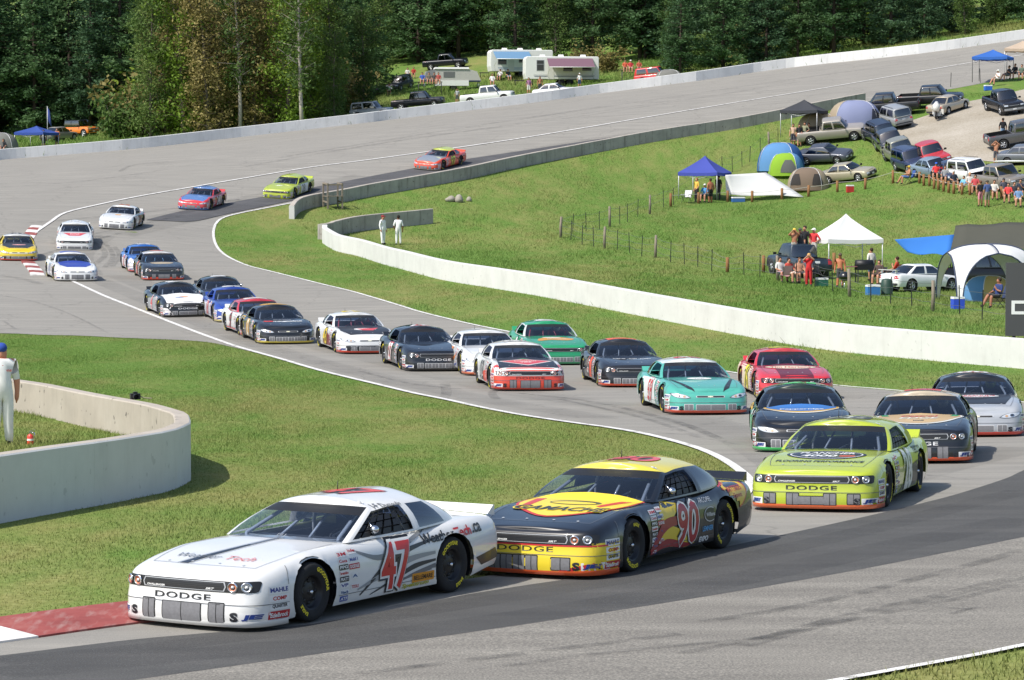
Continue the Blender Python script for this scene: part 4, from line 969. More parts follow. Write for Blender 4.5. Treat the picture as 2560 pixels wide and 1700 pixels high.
act += sides('side_panel', PG([(-2.1, .12), (-.4, .12), (.6, .12), (.3, .42), (-1.0, .60), (-2.1, .50)]), (0, 0), 'e2482e', 0)
CARS.append(dict(t='ch', px=(1224, 974), side='R', yaw=-8.5, base=WHT, bumper='e2482e', strip='d23c2a', num='02', numc='26282c', out1='f4f4f4', rnumc='f0f0f0', dodge='7a2a20', intake=0, amber=True, art=act, label='white race car with navy hood bearing a red diamond and red bumper'))
# -- green
agn = [H(PG(smooth([(-.1, -1.0), (.2, -1.05), (.5, -1.35), (.3, -1.5), (-.1, -1.42), (-.45, -1.55), (-.4, -1.25), (-.1, -1.0)], 3)[:-1]), 0, 0, 'd89a4a', 1), H(EL(.5, .13), 1.08, -.05, 'e8e6d8', 2), H(TX('Ohsweken', w=.5, h=.1), 1.3, .05, 'd9e6d8', 3, 'hood_lettering')]
CARS.append(dict(t='ch', px=(1398, 914), side='C', yaw=-9, base='27a26a', num='3', numc='f0f0f0', out1='20302a', roof='2aa870', rnumc='f0f0f0', rout='e0e6e0', seat='b8323c', cage='c04048', pillar='dfe6e0', intake=4, net=False, art=agn, label='green race car with red cockpit behind the white and navy ones'))
# -- white 7
a7 = sides('side_panel', SW(smooth([(-.8, .72), (-.2, .42), (.6, .30), (1.8, .42)], 4), [.02, .05, .08, .1, .12, .14, .15, .14, .12, .1, .08, .06, .03]), (0, 0), 'e88a3c', 0) + sides('side_panel', SW(smooth([(-.9, .34), (-.2, .22), (.8, .2), (1.9, .32)], 4), [.02, .05, .06, .08, .1, .1, .1, .1, .09, .08, .07, .06, .03]), (0, 0), '3a4f9e', 0)
CARS.append(dict(t='im', px=(1150, 936), side='R', yaw=-10.5, base=WHT, strip='e8764a', num='7', numc='e8863c', out1='f4f4f4', roofnum=False, intake=2, art=a7, label='white race car with orange and blue swooshes and orange number 7'))
# -- black 27
CARS.append(dict(t='ch', px=(1000, 925), side='R', yaw=-14, base='1d2028', num='27', numc='f0f0ee', out1='c8383e', rnumc='f0f0f0', rout='c8383e', dodge='e9eaec', intake=4, roof='23262e', badge=False, art=sides('side_panel', PG([(.3, .2), (2.1, .2), (2.1, .5), (.9, .6)]), (0, 0), '8a8d92', 0), label='gloss black race car with white and red number 27'))
# -- white 43
a43 = [H(PG([(-.64, -.74), (-.68, -1.5), (-.48, -1.9), (.48, -1.9), (.68, -1.5), (.64, -.74)]), 0, 0, '2c2c30', 1), H(EL(.62, .30), 1.3, .04, 'f0ecea', 2), H(PG([(-.18, -1.24), (.44, -1.14), (.22, -1.5), (-.05, -1.46)]), 0, 0, 'd84a4c', 3)]
a43 += sides('side_panel', PG([(-1.0, .2), (.5, .2), (.5, .5), (-.2, .66), (-.9, .5)]), (0, 0), '7d3038', 0)
CARS.append(dict(t='im', px=(836, 882), side='R', yaw=-15.5, base=WHT, strip='e0452e', num='43', numc='efd23c', out1='3a2a2a', rnumc='edd040', rout='f0f0f0', bumper=WHT, cage='c8404a', seat='b43038', intake=2, net=False, art=a43 + [('bumper_band', RR(1.5, .17, .03), 'F', (0, .25), '24252a', 0)], label='white race car with black hood, red cockpit and yellow number 43'))
# -- black with gold roof oval
amg = [H(TX('magasins', w=.86, h=.17, bold=.05), 1.42, .10, 'eceef0', 2, 'hood_lettering'), H(EL(.17, .15), 1.40, -.50, 'd8463e', 2), H(EL(.17, .15), 1.40, -.38, 'd8463e', 3), H(TX('Dufresne', w=.5, h=.1), 1.18, 0, 'b9bcc2', 2, 'hood_lettering'), ('roof_oval', EL(.66, .95), 'S', (-.5, 0), 'dba850', 1)]
amg += sides('side_panel', PG([(-.1, .22), (.44, .22), (.44, .84), (-.1, .84)]), (0, 0), 'd2a24c', 0) + sides('side_panel', PG([(1.0, .6), (1.5, .6), (1.5, .9), (1.0, .9)]), (0, 0), 'e4b83c', 0)
CARS.append(dict(t='im', px=(638, 858), side='R', yaw=-15, base='212225', strip='e4d04a', num='2', numc='efe6d0', roofnum=False, intake=4, art=amg, label='black race car with gold oval on its roof and yellow splitter'))
# -- red and white
CARS.append(dict(t='ch', px=(596, 839), side='R', yaw=-16.5, base=WHT, roof='d23a48', pillar='d23a48', strip='d23a48', hood=WHT, num='9', numc='34363c', out1='d23a48', roofnum=False, intake=0, art=[('roof_panel', RR(.5, .8, .04), 'S', (-.5, 0), 'efe9e9', 1)] + sides('side_panel', PG([(-.9, .14), (1.2, .14), (1.2, .24), (-.9, .24)]), (0, 0), 'd23a48', 0), label='white race car with red roof pillars tucked behind the gold-roofed black car'))
# -- blue
CARS.append(dict(t='im', px=(533, 804), side='R', yaw=-14, base='2848a6', strip='e9d98a', num='18', numc='c83a44', out1='f0f0f0', rnumc='eef0f4', rout='eef0f4', intake=2, art=[H(PG(smooth([(.0, -1.2), (.4, -1.2), (.62, -1.6), (.2, -1.62), (.0, -1.2)], 3)[:-1]), 0, 0, '8ab4dc', 1), ('bumper_band', RR(1.7, .2, .03), 'F', (0, .22), 'e6e2e0', 0)] + sides('side_panel', PG([(-.9, .16), (2.1, .16), (2.1, .72), (-.7, .72)]), (0, 0), 'c9ccd4', 0), label='blue race car with silver sides running beside the white-hooded black car'))
# -- black, half hidden
CARS.append(dict(t='im', px=(503, 776), side='R', yaw=-14, base='232428', num='8', numc='f0f0f0', out1='44464a', rnumc='f0f0f0', rout='e8e8e8', intake=2, art=[H(EL(.7, .3), 1.1, 0, '8fb0a8', 1)], mirror=True, label='black race car with white roof number half hidden behind the blue one'))
# -- black with white hood
awh = [H(PG([(-.66, -.74), (-.68, -2.1), (.68, -2.1), (.66, -.74)]), 0, 0, 'f1f1ef', 1), H(EL(.3, .18), 1.35, .02, 'e89a4c', 2), H(EL(.28, .12), 1.42, -.14, '4a7ab8', 3), ('bumper_corner', PG([(-.98, .12), (-.5, .12), (-.78, .44), (-.98, .46)]), 'F', (0, 0), 'ece6e4', 0)]
CARS.append(dict(t='ch', px=(398, 791), side='R', yaw=-18.5, base='1e2024', num='4', numc='d8404a', out1='f0f0f0', rnumc='e6e6e6', dodge='eceef0', intake=2, art=awh + sides('side_panel', PG([(-.8, .16), (2.2, .16), (2.2, .5), (-.6, .82)]), (0, 0), '9ea2a6', 0), label='black race car with plain white hood near the white line'))
# -- black and red
CARS.append(dict(t='ch', px=(352, 699), side='R', yaw=-14, base='2c2d31', strip='f0503a', roof='e6e2e0', num='6', numc='e8483c', out1='f0e0d8', numh=.6, rnumc='e0604c', rout='e6e2e0', intake=0, cage='8ab8d8', art=[H(PG(smooth([(-.45, -1.2), (0, -1.05), (.45, -1.2), (.3, -1.45), (-.3, -1.45), (-.45, -1.2)], 3)[:-1]), 0, 0, 'b9a88c', 1), ('bumper_band', RR(1.75, .1, .03), 'F', (0, .17), 'f0503a', 0)], label='black race car with bright red front splitter beside a blue car at the bend'))
# -- blue behind it
CARS.append(dict(t='im', px=(318, 679), side='R', yaw=-14, base='3272c8', strip='d84a48', bumper='e4e0e2', num='12', numc='d8504c', out1='f0f0f0', rnumc='eef0f4', rout='eef0f4', intake=2, art=[H(EL(.6, .3), 1.3, 0, 'c8d8ea', 1)] + sides('side_panel', PG([(-.9, .16), (2.1, .16), (2.1, .66), (-.7, .66)]), (0, 0), 'e0dadc', 0), label='light blue race car partly hidden behind the black and red one'))
# -- white and blue
CARS.append(dict(t='im', px=(134, 701), side='R', yaw=-16.5, base=WHT, num='11', numc='4a62b0', out1=None, roofnum=False, intake=0, art=[H(PG([(-.60, -.72), (-.60, -1.55), (-.35, -1.85), (.35, -1.85), (.60, -1.55), (.60, -.72)]), 0, 0, '2a43a4', 1), ('roof_panel', RR(.7, .9, .05), 'S', (-.5, 0), '5a6cc0', 1)], label='white race car with royal blue hood at the hairpin exit'))
# -- white and red
CARS.append(dict(t='ch', px=(186, 626), side='C', yaw=-8, base=WHT, num='55', numc='d84a50', rnumc='e8e8e8', intake=2, art=[H(PG([(-.52, -1.0), (.52, -1.0), (.25, -1.5), (-.25, -1.5)]), 0, 0, 'd84a52', 1), H(TX('RONA', w=.42, h=.16, bold=.03), 1.22, 0, 'f0e8e8', 2, 'hood_lettering')], label='white race car with red trapezoid on its hood in the hairpin'))
# -- yellow
CARS.append(dict(t='im', px=(46, 653), side='C', yaw=-12, base='f0d024', strip='e8402e', roof='e4e4e0', num='32', numc='2a2a2c', out1='f0f0f0', intake=2, art=[H(PG([(-.62, -.72), (-.66, -1.4), (-.4, -1.8), (.4, -1.8), (.66, -1.4), (.62, -.72)]), 0, 0, '2e3038', 1), H(EL(.6, .2), 1.2, .05, 'd89a98', 2), ('bumper_band', RR(1.6, .13, .03), 'F', (0, .25), '26272a', 0), ('grille_panel', RR(.9, .1, .02), 'F', (0, .48), 'd8d4b0', 1)], label='yellow race car with black hood cutting over the inside kerb'))
# -- plain white
CARS.append(dict(t='im', px=(335, 574), side='L', yaw=3, base=WHT, num='22', numc='8a5a40', out1=None, rnumc='e8763c', rout=None, intake=0, art=[H(EL(.3, .2), 1.2, 0, 'e8a848', 1)] + sides('side_panel', PG([(.0, .3), (1.9, .3), (1.9, .75), (.3, .8)]), (0, 0), '8c6a58', 0), label='white race car with small orange hood emblem entering the hairpin'))
# -- blue and red
CARS.append(dict(t='im', px=(527, 525), side='L', yaw=11, base='dc3c40', hood='5f86c4', roof='5f86c4', strip='5f86c4', num='24', numc='eeeeee', out1='7a2a2c', roofnum=False, intake=0, art=sides('side_panel', PG([(-.2, .2), (2.0, .2), (2.0, .7), (.3, .8)]), (0, 0), 'b8a8a4', 0) + [('bumper_band', RR(1.8, .12, .03), 'F', (0, .18), '6f92c8', 0)], label='red race car with blue hood and roof on the dark asphalt patch'))
# -- far lime
CARS.append(dict(t='ch', px=(737, 496), side='L', yaw=18, base='bccb36', num='28', numc='8d968a', out1=None, roofnum=False, intake=1, art=[H(TX('JP', w=.36, h=.22, bold=.05), 1.3, -.1, 'eef2da', 1, 'hood_lettering')] + sides('side_panel', PG([(-.35, .2), (.95, .2), (.95, .82), (-.2, .84)]), (0, 0), 'e4e8e0', 0), label='lime race car with white doors on the far straight'))
# -- orange 97
CARS.append(dict(t='im', px=(1108, 425), side='L', yaw=27, base='ea522c', hood='9a9ea4', roof='cfd84a', pillar='ea522c', strip='d8d0b8', num='97', numc='d9e04a', out1='2c2c28', numh=.52, roofnum=False, intake=0, art=sides('side_panel', SW([(.5, .75), (.9, .55), (1.4, .7), (2.0, .72)], [.03, .1, .12, .03]), (0, 0), '2c2c30', 0), label='orange race car with grey hood and yellow number 97, last in line'))
for c_ in CARS: race_car(c_)
# ------------------------------------------------------------------ spectators' vehicles
CIV = {}
def civ_template(key, xf, xr, w, nose, zb, zs, zc, axles, wr, A, RF, RRr, D, yb, yr, bz, rz_, bow=.12, bed=None, tailz=None, sq=.0):
    """A/D: x of windscreen/rear glass base; RF/RRr: x of roof front/rear; bz belt height, rz_ roof height"""
    T = {}; plan = [(xf, 0), (xf - bow * .25, w * .45), (xf - bow * .7, w * .78), (xf - bow - nose * .5, w * .94), (xf - bow - nose * 1.4, w * .995), (axles[0], w), (0, w), (axles[1], w), (xr + .5, w * .985), (xr + .2 - sq, w * .95), (xr + .06 - sq * .5, w * .75), (xr + .01, w * .4), (xr, 0)]
    prof = [(0, .05), (.12, .02), (.3, .0), (.5, 0), (.64, .012), (.78, .03), (.9, .06), (.97, .10), (1, .15)]
    proff = [(0, .02), (.12, 0), (.3, 0), (.42, .01), (.55, .02), (.7, .03), (.85, .06), (.95, .1), (1, .15)]
    cut = (D + .1, A - .1, yb - .12)
    bm, ly = shell(plan, fn(zb, .15), fn(zs, .2), fn(zc, .2), prof, proff, axles, wr + .07, wr + .01, .09, 7, cut)
    if bed: bmesh.ops.delete(bm, geom=[f for f in bm.faces if f[ly] == 1 and bed[0] < f.calc_center_median().x < bed[1] and abs(f.calc_center_median().y) < w - .20], context='FACES')
    T['body'] = faces_to_mesh('body', bm, bm.faces[:])
    def L(a, b, t): return a + (b - a) * t
    kn = [((A + .14, 0, bz), (RF + .05, 0, rz_ - .02)), ((A + .10, yb * .5, bz), (RF + .03, yr * .55, rz_ - .025)), ((A - .02, yb * .90, bz), (RF - .02, yr * .92, rz_ - .05)), ((A - .10, yb * .97, bz), (RF - .08, yr, rz_ - .075)),
          ((L(A, D, .22), yb, bz), (L(RF, RRr, .25), yr, rz_ - .06)), ((L(A, D, .46), yb, bz), (L(RF, RRr, .46), yr, rz_ - .055)), ((L(A, D, .52), yb, bz), (L(RF, RRr, .54), yr, rz_ - .055)), ((L(A, D, .90), yb * .97, bz), (L(RF, RRr, .93), yr, rz_ - .07)),
          ((D + .04, yb * .88, bz), (RRr + .0, yr * .9, rz_ - .06)), ((D - .06, yb * .5, bz), (RRr - .04, yr * .5, rz_ - .03)), ((D - .08, 0, bz), (RRr - .05, 0, rz_ - .025))]
    vs = [0, .08, .4, .68, .90, 1.0]; rows, cols, roof = house(kn, vs, .03, rz_, 2)
    g = bmesh.new(); gl = g.faces.layers.int.new('k'); nu = len(rows[0])
    for sg in (1, -1):
        V = [[g.verts.new((p[0], p[1] * sg, p[2])) for p in r] for r in rows]
        for i in range(len(vs) - 1):
            for j in range(nu - 1):
                s = j // 2; k = 0; gw = 1 <= i <= 3
                if s < 2 and gw: k = 1
                elif s >= 8 and gw: k = 2
                elif s in (3, 4) and gw: k = 3
                elif s == 6 and gw: k = 4
                try: f = g.faces.new([V[i][j], V[i][j + 1], V[i + 1][j + 1], V[i + 1][j]]); f[gl] = k; f.smooth = True
                except ValueError: pass
        V = [[g.verts.new((p[0], p[1] * sg, p[2])) for p in r] for r in roof]
        for i in range(len(V) - 1):
            for j in range(nu - 1):
                try: f = g.faces.new([V[i][j], V[i][j + 1], V[i + 1][j + 1], V[i + 1][j]]); f[gl] = 5; f.smooth = True
                except ValueError: pass
    bmesh.ops.remove_doubles(g, verts=g.verts, dist=.0008); bmesh.ops.dissolve_degenerate(g, dist=.0005, edges=g.edges); bmesh.ops.recalc_face_normals(g, faces=g.faces); g.normal_update()
    if sum(f.normal.z for f in g.faces if f[gl] == 5) < 0:
        for f in g.faces: f.normal_flip()
        g.normal_update()
    sel = lambda k, s=None: [f for f in g.faces if f[gl] == k and (s is None or f.calc_center_median().y * s > 0)]
    T['cabin'] = faces_to_mesh('cabin', g, sel(0) + sel(5))
    T['glass'] = [('windshield', faces_to_mesh('windshield', g, sel(1), [DGLASS])), ('rear_window', faces_to_mesh('rear_window', g, sel(2), [DGLASS]))] + [('side_window', faces_to_mesh('side_window', g, sel(k, s), [DGLASS])) for k in (3, 4) for s in (1, -1)]
    both = bmesh.new()
    for src in (bm, g):
        tmp = bpy.data.meshes.new('t'); src.to_mesh(tmp); both.from_mesh(tmp); bpy.data.meshes.remove(tmp)
    T['bvh'] = BVHTree.FromBMesh(both); both.free(); bm.free(); g.free()
    zf = fn(zs, .2)(xf - .2); zr = fn(zs, .2)(xr + .2)
    def one(nm, *puts):
        a = Art(T)
        for p in puts: a.put(*p)
        return a.mesh(nm)
    hz = zf - .17
    T['lamps'] = [('headlight', one('headlight', (RR(.34, .13, .04), 'F', (s * (w - .30), hz), '6a6d70', 0), (RR(.30, .10, .03), 'F', (s * (w - .30), hz), LAMP, 1))) for s in (1, -1)]
    tz = (tailz or zr - .17)
    T['lamps'] += [('tail_light', one('tail_light', (RR(.24, .17 if not bed else .3, .03), 'B', (s * (w - .22), tz), mat('tail_lens', 'b3262a', .25, 0, .5), 0))) for s in (1, -1)]
    T['grille'] = one('grille', (RR(w * 1.0, .14, .03), 'F', (0, hz - .01), '1d1e20', 0), (RR(w * .92, .018, .005), 'F', (0, hz - .01), 'b9bcc0', 1))
    zbf = fn(zb, .15)(xf - .1); T['bumper'] = one('bumper', (RR(w * 1.7, .13, .04), 'F', (0, zbf + .16), 'x' and (.03, .03, .032), 0), (RR(.31, .12, .01), 'F', (0, zbf + .19), 'e4e6e6', 2), (RR(w * 1.7, .12, .04), 'B', (0, zbf + .16), (.05, .05, .05), 0))
    T['chrome_bumper'] = one('bumper', (RR(w * 1.75, .17, .04), 'F', (0, zbf + .16), '9a9da0', 0), (RR(.31, .12, .01), 'F', (0, zbf + .18), 'e4e6e6', 2), (RR(w * 1.75, .17, .04), 'B', (0, zbf + .16), '9a9da0', 0), (RR(.31, .13, .01), 'B', (0, zbf + .17), 'e4e6e6', 2))
    T['plate'] = one('licence_plate', (RR(.31, .13, .01), 'B', (0, tz - .02), 'e4e6e6', 1))
    b = MB()
    for s in (1, -1): b.tube([(A - .12, s * (yb - .02), bz + .02), (A - .1, s * (yb + .1), bz + .08)], .02, 5)
    b.box((A - .1, yb + .15, bz + .1), (.1, .18, .14)); T['mirL'] = b.mesh('mirror', BLACK); b = MB(); b.box((A - .1, -yb - .15, bz + .1), (.1, .18, .14)); T['mirR'] = b.mesh('mirror', BLACK)
    b = MB(); b.box(((A + D) / 2, 0, zbf + .12), (abs(xf - xr) * .86, w * 1.5, .06)); b.box(((A + D) / 2, 0, bz * .62), (abs(A - D) * .8, w * 1.4, .3)); b.box((A - .15, 0, bz - .06), (.3, yb * 1.6, .1))
    for x in (L(A, D, .42), L(A, D, .78)):
        for s in (1, -1): b.box((x, s * yb * .45, bz + .12), (.16, .44, .55))
    for x in axles:
        for s in (1, -1): b.lathe([(wr + .085, 0), (wr + .085, .3), (0, .31)], 14, 'Y', (x, s * (w - .02) if s < 0 else w - .32, wr), smooth=False)
    T['tub'] = b.mesh('interior', DARKI)
    if bed:
        b = MB(); x0, x1 = bed; h0, h1 = wr * 2 + .05, fn(zs, .2)((x0 + x1) / 2) - .03; yy = w - .22
        b.box(((x0 + x1) / 2, 0, h0), (x1 - x0, yy * 2, .04))
        for s in (1, -1): b.box(((x0 + x1) / 2, s * yy, (h0 + h1) / 2), (x1 - x0, .05, h1 - h0))
        for x in (x0, x1): b.box((x, 0, (h0 + h1) / 2), (.05, yy * 2, h1 - h0))
        T['bed'] = b.mesh('cargo_bed', BLACK)
    b = MB(); t = .21; b.lathe([(wr * .62, .0), (wr * .9, .006), (wr, -.04), (wr, -t + .04), (wr * .9, -t), (wr * .5, -t)], 20, 'Y'); T['tyre'] = b.mesh('tyre', RUBBER)
    b = MB(); b.lathe([(wr * .63, -.005), (wr * .56, -.02), (wr * .52, -.06)], 20, 'Y')
    for k in range(5):
        a = 2 * math.pi * k / 5; b.tube([(0, -.03, 0), (wr * .56 * math.cos(a), -.02, wr * .56 * math.sin(a))], [wr * .14, wr * .11], 5)
    b.lathe([(wr * .5, -.09), (0, -.09)], 14, 'Y', mi=1); T['rim'] = b.mesh('rim', [SILVERR, BLACK])
    T['ax'] = axles; T['wr'] = wr; T['w'] = w; CIV[key] = T
Z = lambda *p: list(p)
civ_template('sedan', 2.35, -2.35, .89, .2, Z((2.4, .22), (-2.4, .26)), Z((2.4, .66), (1.9, .76), (1.1, .86), (0, .88), (-1.3, .93), (-2.0, .95), (-2.4, .90)), Z((2.4, .68), (1.9, .82), (1.0, .92), (-1.6, .98), (-2.4, .98)), (1.42, -1.33), .32, .92, .28, -.85, -1.62, .80, .60, .90, 1.44)
civ_template('suv', 2.25, -2.25, .91, .15, Z((2.3, .30), (-2.3, .34)), Z((2.3, .86), (1.8, .95), (1.0, .99), (-2.3, 1.02)), Z((2.3, .88), (1.8, .98), (1.0, 1.04), (-2.3, 1.04)), (1.36, -1.30), .36, .86, .42, -1.95, -2.18, .83, .70, 1.02, 1.74, sq=.12)
civ_template('pickup', 2.85, -2.85, .98, .12, Z((2.9, .36), (-2.9, .42)), Z((2.9, .98), (2.3, 1.06), (1.5, 1.10), (.5, 1.12), (-2.9, 1.15)), Z((2.9, 1.0), (2.3, 1.10), (1.4, 1.15), (-2.9, 1.15)), (1.85, -1.75), .40, 1.28, .80, -.62, -.85, .90, .74, 1.13, 1.88, bed=(-2.75, -.98), sq=.16)
civ_template('jeep', 2.0, -1.95, .85, .05, Z((2.0, .42), (-2.0, .46)), Z((2.0, 1.00), (1.6, 1.06), (.7, 1.10), (-2.0, 1.10)), Z((2.0, 1.01), (1.6, 1.09), (.7, 1.13), (-2.0, 1.12)), (1.25, -1.2), .41, .62, .48, -1.70, -1.86, .80, .72, 1.10, 1.84, bow=.05, sq=.14)
def car(kind, px, yaw, col, label, cat, group='cars parked by the spectators', chrome=False, roof=None, metal=True, rack=False, off=(0, 0)):
    T = CIV[kind]; root = empty({'sedan': 'parked_car', 'suv': 'parked_suv', 'pickup': 'pickup_truck', 'jeep': 'off_road_car'}[kind], label=label, cat=cat, group=group)
    M = on_ground(at(*px), px_heading(yaw), off); M.translation.z += .03; root.matrix_world = M @ Matrix.Scale(.93, 4)
    p = paint(tuple(min(.9, v * 1.35 + .004) for v in lin(col)[:3]), None, .6, .25 if metal else 0.0); part('body', T['body'], root, p); part('cabin', T['cabin'], root, paint(roof) if roof else p)
    for nm, m in T['glass']: obj(nm, m, root)
    for nm, m in T['lamps']: obj(nm, m, root)
    obj('grille', T['grille'], root); obj('bumper', T['chrome_bumper' if chrome else 'bumper'], root); obj('licence_plate', T['plate'], root)
    obj('mirror', T['mirL'], root); obj('mirror', T['mirR'], root); obj('interior', T['tub'], root)
    if 'bed' in T: obj('cargo_bed', T['bed'], root)
    if rack:
        b = MB()
        for s in (1, -1): b.tube([(.2, s * .6, 1.76), (-1.6, s * .6, 1.76)], .02, 5)
        b.build('roof_rack', BLACK, root)
    for x in T['ax']:
        for s in (1, -1):
            t = obj('wheel', T['tyre'], root, (x, s * (T['w'] - .01), T['wr'])); t.rotation_euler = (0, random.uniform(0, 6), 0 if s > 0 else math.pi); obj('rim', T['rim'], t)
    return root
FIELD = 'cars parked by the spectators'
car('sedan', (2122, 452), -52, 'a59d86', 'champagne sedan parked on the grass next to the brown tent', 'car')
car('sedan', (2064, 405), -60, '474b55', 'charcoal sedan parked behind the blue and green tent', 'car')
car('pickup', (2082, 352), -80, '9b948a', 'pewter pickup truck parked beside the lavender dome tent', 'pickup truck', chrome=True)
car('suv', (2197, 352), 168, '232a3c', 'navy SUV seen from behind at the nose of the pewter pickup', 'SUV', rack=True)
car('suv', (2234, 314), 162, '9c9d9d', 'silver SUV seen from behind at the gravel edge', 'SUV', rack=True)
car('pickup', (2218, 287), 104, '2b2c2f', 'black pickup truck pointing away behind the silver SUV', 'pickup truck')
car('pickup', (2328, 268), -70, '222327', 'black pickup truck parked broadside above the tan sedan', 'pickup truck')
car('sedan', (2371, 280), -140, 'aa9f8b', 'tan sedan seen from the rear beside the white motorcycle', 'car')
car('pickup', (2510, 280), -10, '262832', 'navy pickup truck facing the camera alone on the gravel', 'pickup truck', chrome=True)
car('pickup', (2556, 360), -95, '545456', 'grey pickup truck cut off at the frame edge behind the man in black', 'pickup truck')
car('sedan', (2572, 408), -55, '666a70', 'grey sedan cut off at the frame edge below the grey pickup', 'car')
car('pickup', (2229, 380), -4, '343a44', 'slate pickup truck facing the camera, first of the row along the gravel', 'pickup truck', chrome=True)
car('pickup', (2256, 404), 172, '86867a', 'olive grey pickup truck wedged between slate and navy trucks', 'pickup truck')
car('suv', (2281, 426), -14, '303a58', 'dark blue SUV facing the camera next to the red pickup', 'SUV', rack=True)
car('pickup', (2326, 414), -12, 'ac323a', 'red pickup truck facing the camera in the parked row', 'pickup truck', chrome=True, metal=False)
car('sedan', (2336, 441), -22, '7f8f9f', 'pale blue coupe parked nose out below the red pickup', 'car')
car('sedan', (2384, 449), -2, '303c56', 'dark blue sedan parked between pale coupe and white SUV', 'car')
car('suv', (2432, 455), -26, 'e6e6e4', 'white SUV parked behind the log posts', 'SUV', metal=False, rack=True)
car('pickup', (2500, 474), -26, '857e76', 'taupe pickup truck parked at the end of the log posts', 'pickup truck', chrome=True)
car('pickup', (1996, 690), 163, '2b3742', 'dark green pickup truck carrying people in its bed by the white canopy', 'pickup truck')
w_ = car('sedan', (2302, 728), -122, 'eeeeee', 'white sports sedan with rear wing beside the white dome shelter', 'car', metal=False)
b = MB(); b.box((-2.22, 0, 1.14), (.22, 1.5, .03))
for s in (1, -1): b.box((-2.2, s * .6, 1.05), (.12, .04, .18))
b.build('rear_wing', paint('eeeeee'), w_)
car('pickup', (2452, 722), -104, '222326', 'black pickup truck backed in behind the white dome shelter', 'pickup truck')
FARG = 'vehicles beyond the outer wall'
car('pickup', (1116, 171), -74, '262a33', 'black pickup truck on the hillside above the pop-up camper', 'pickup truck', FARG)
car('suv', (1000, 226), 24, '23252b', 'black SUV parked at the tree edge beyond the wall', 'SUV', FARG)
car('pickup', (1048, 273), -80, '303036', 'charcoal pickup truck just behind the outer wall below the camper', 'pickup truck', FARG)
car('suv', (905, 246), -60, '8a3c40', 'maroon SUV half hidden by bushes beyond the wall', 'SUV', FARG)
car('pickup', (1222, 259), -78, 'dededc', 'white pickup truck low behind the wall with a person sitting on it', 'pickup truck', FARG, metal=False)
car('sedan', (1388, 243), -70, 'e0e0de', 'white car half hidden by the wall in front of the maroon awning', 'car', FARG, metal=False)
car('suv', (1642, 208), -70, 'c0302c', 'bright red SUV peeking over the outer wall beside the scaffold', 'SUV', FARG, metal=False)
car('jeep', (203, 343), -52, 'e8772c', 'orange off-road car with black top at the foot of the trees', 'car', FARG, roof='202124', metal=False)
car('sedan', (148, 352), -150, '8a8780', 'grey sedan seen from the rear beside the orange off-roader', 'car', FARG)
car('suv', (932, 296), -70, 'a6a9ab', 'silver van just above the wall under the bushes', 'van', FARG)

# ------------------------------------------------------------------ motorcycle
def place(name, px, yaw, label, cat, group=None, dz=0.0):
    p = at(*px) if not isinstance(px, Vector) else px
    return empty(name, (p.x, p.y, p.z + dz), px_heading(yaw), label, cat, group)
mc = place('motorcycle', (2343, 299), 15, 'white touring motorcycle standing on the gravel by the tan sedan', 'motorcycle')
WHP = paint('e8e6de')
for x in (.78, -.75):
    b = MB(); b.lathe([(.2, -.06), (.3, -.05), (.32, 0), (.3, .05), (.2, .06), (.2, -.06)], 16, 'Y', (x, 0, .32)); b.build('tyre', RUBBER, mc)
    b = MB(); b.lathe([(.2, -.03), (.03, -.04), (.03, .04), (.2, .03)], 12, 'Y', (x, 0, .32)); b.build('rim', SILVERR, mc)
b = MB(); b.tube([(.85, 0, .62), (.7, 0, 1.0), (.45, 0, 1.35)], [.22, .33, .12], 8); b.build('fairing', WHP, mc)
b = MB(); b.tube([(.5, 0, .85), (.1, 0, .92), (-.3, 0, .75)], [.16, .2, .12], 8); b.build('fuel_tank', WHP, mc)
b = MB(); b.tube([(-.05, 0, .82), (-.5, 0, .80), (-.8, 0, .9)], [.1, .17, .1], 8); b.build('seat', BLACK, mc)
b = MB(); b.box((0.05, 0, .48), (.6, .5, .42)); b.tube([(.0, .3, .3), (-.9, .3, .34)], .05, 6); b.build('engine', SILVERR, mc)
for s in (1, -1): b = MB(); b.box((-.75, s * .33, .62), (.55, .22, .4), taper=.85); b.build('pannier', WHP, mc)
b = MB(); b.tube([(.35, -.42, 1.15), (.5, 0, 1.12), (.35, .42, 1.15)], .02, 6); b.tube([(.78, 0, .32), (.5, 0, 1.12)], .035, 6); b.build('handlebar', CHROME, mc)

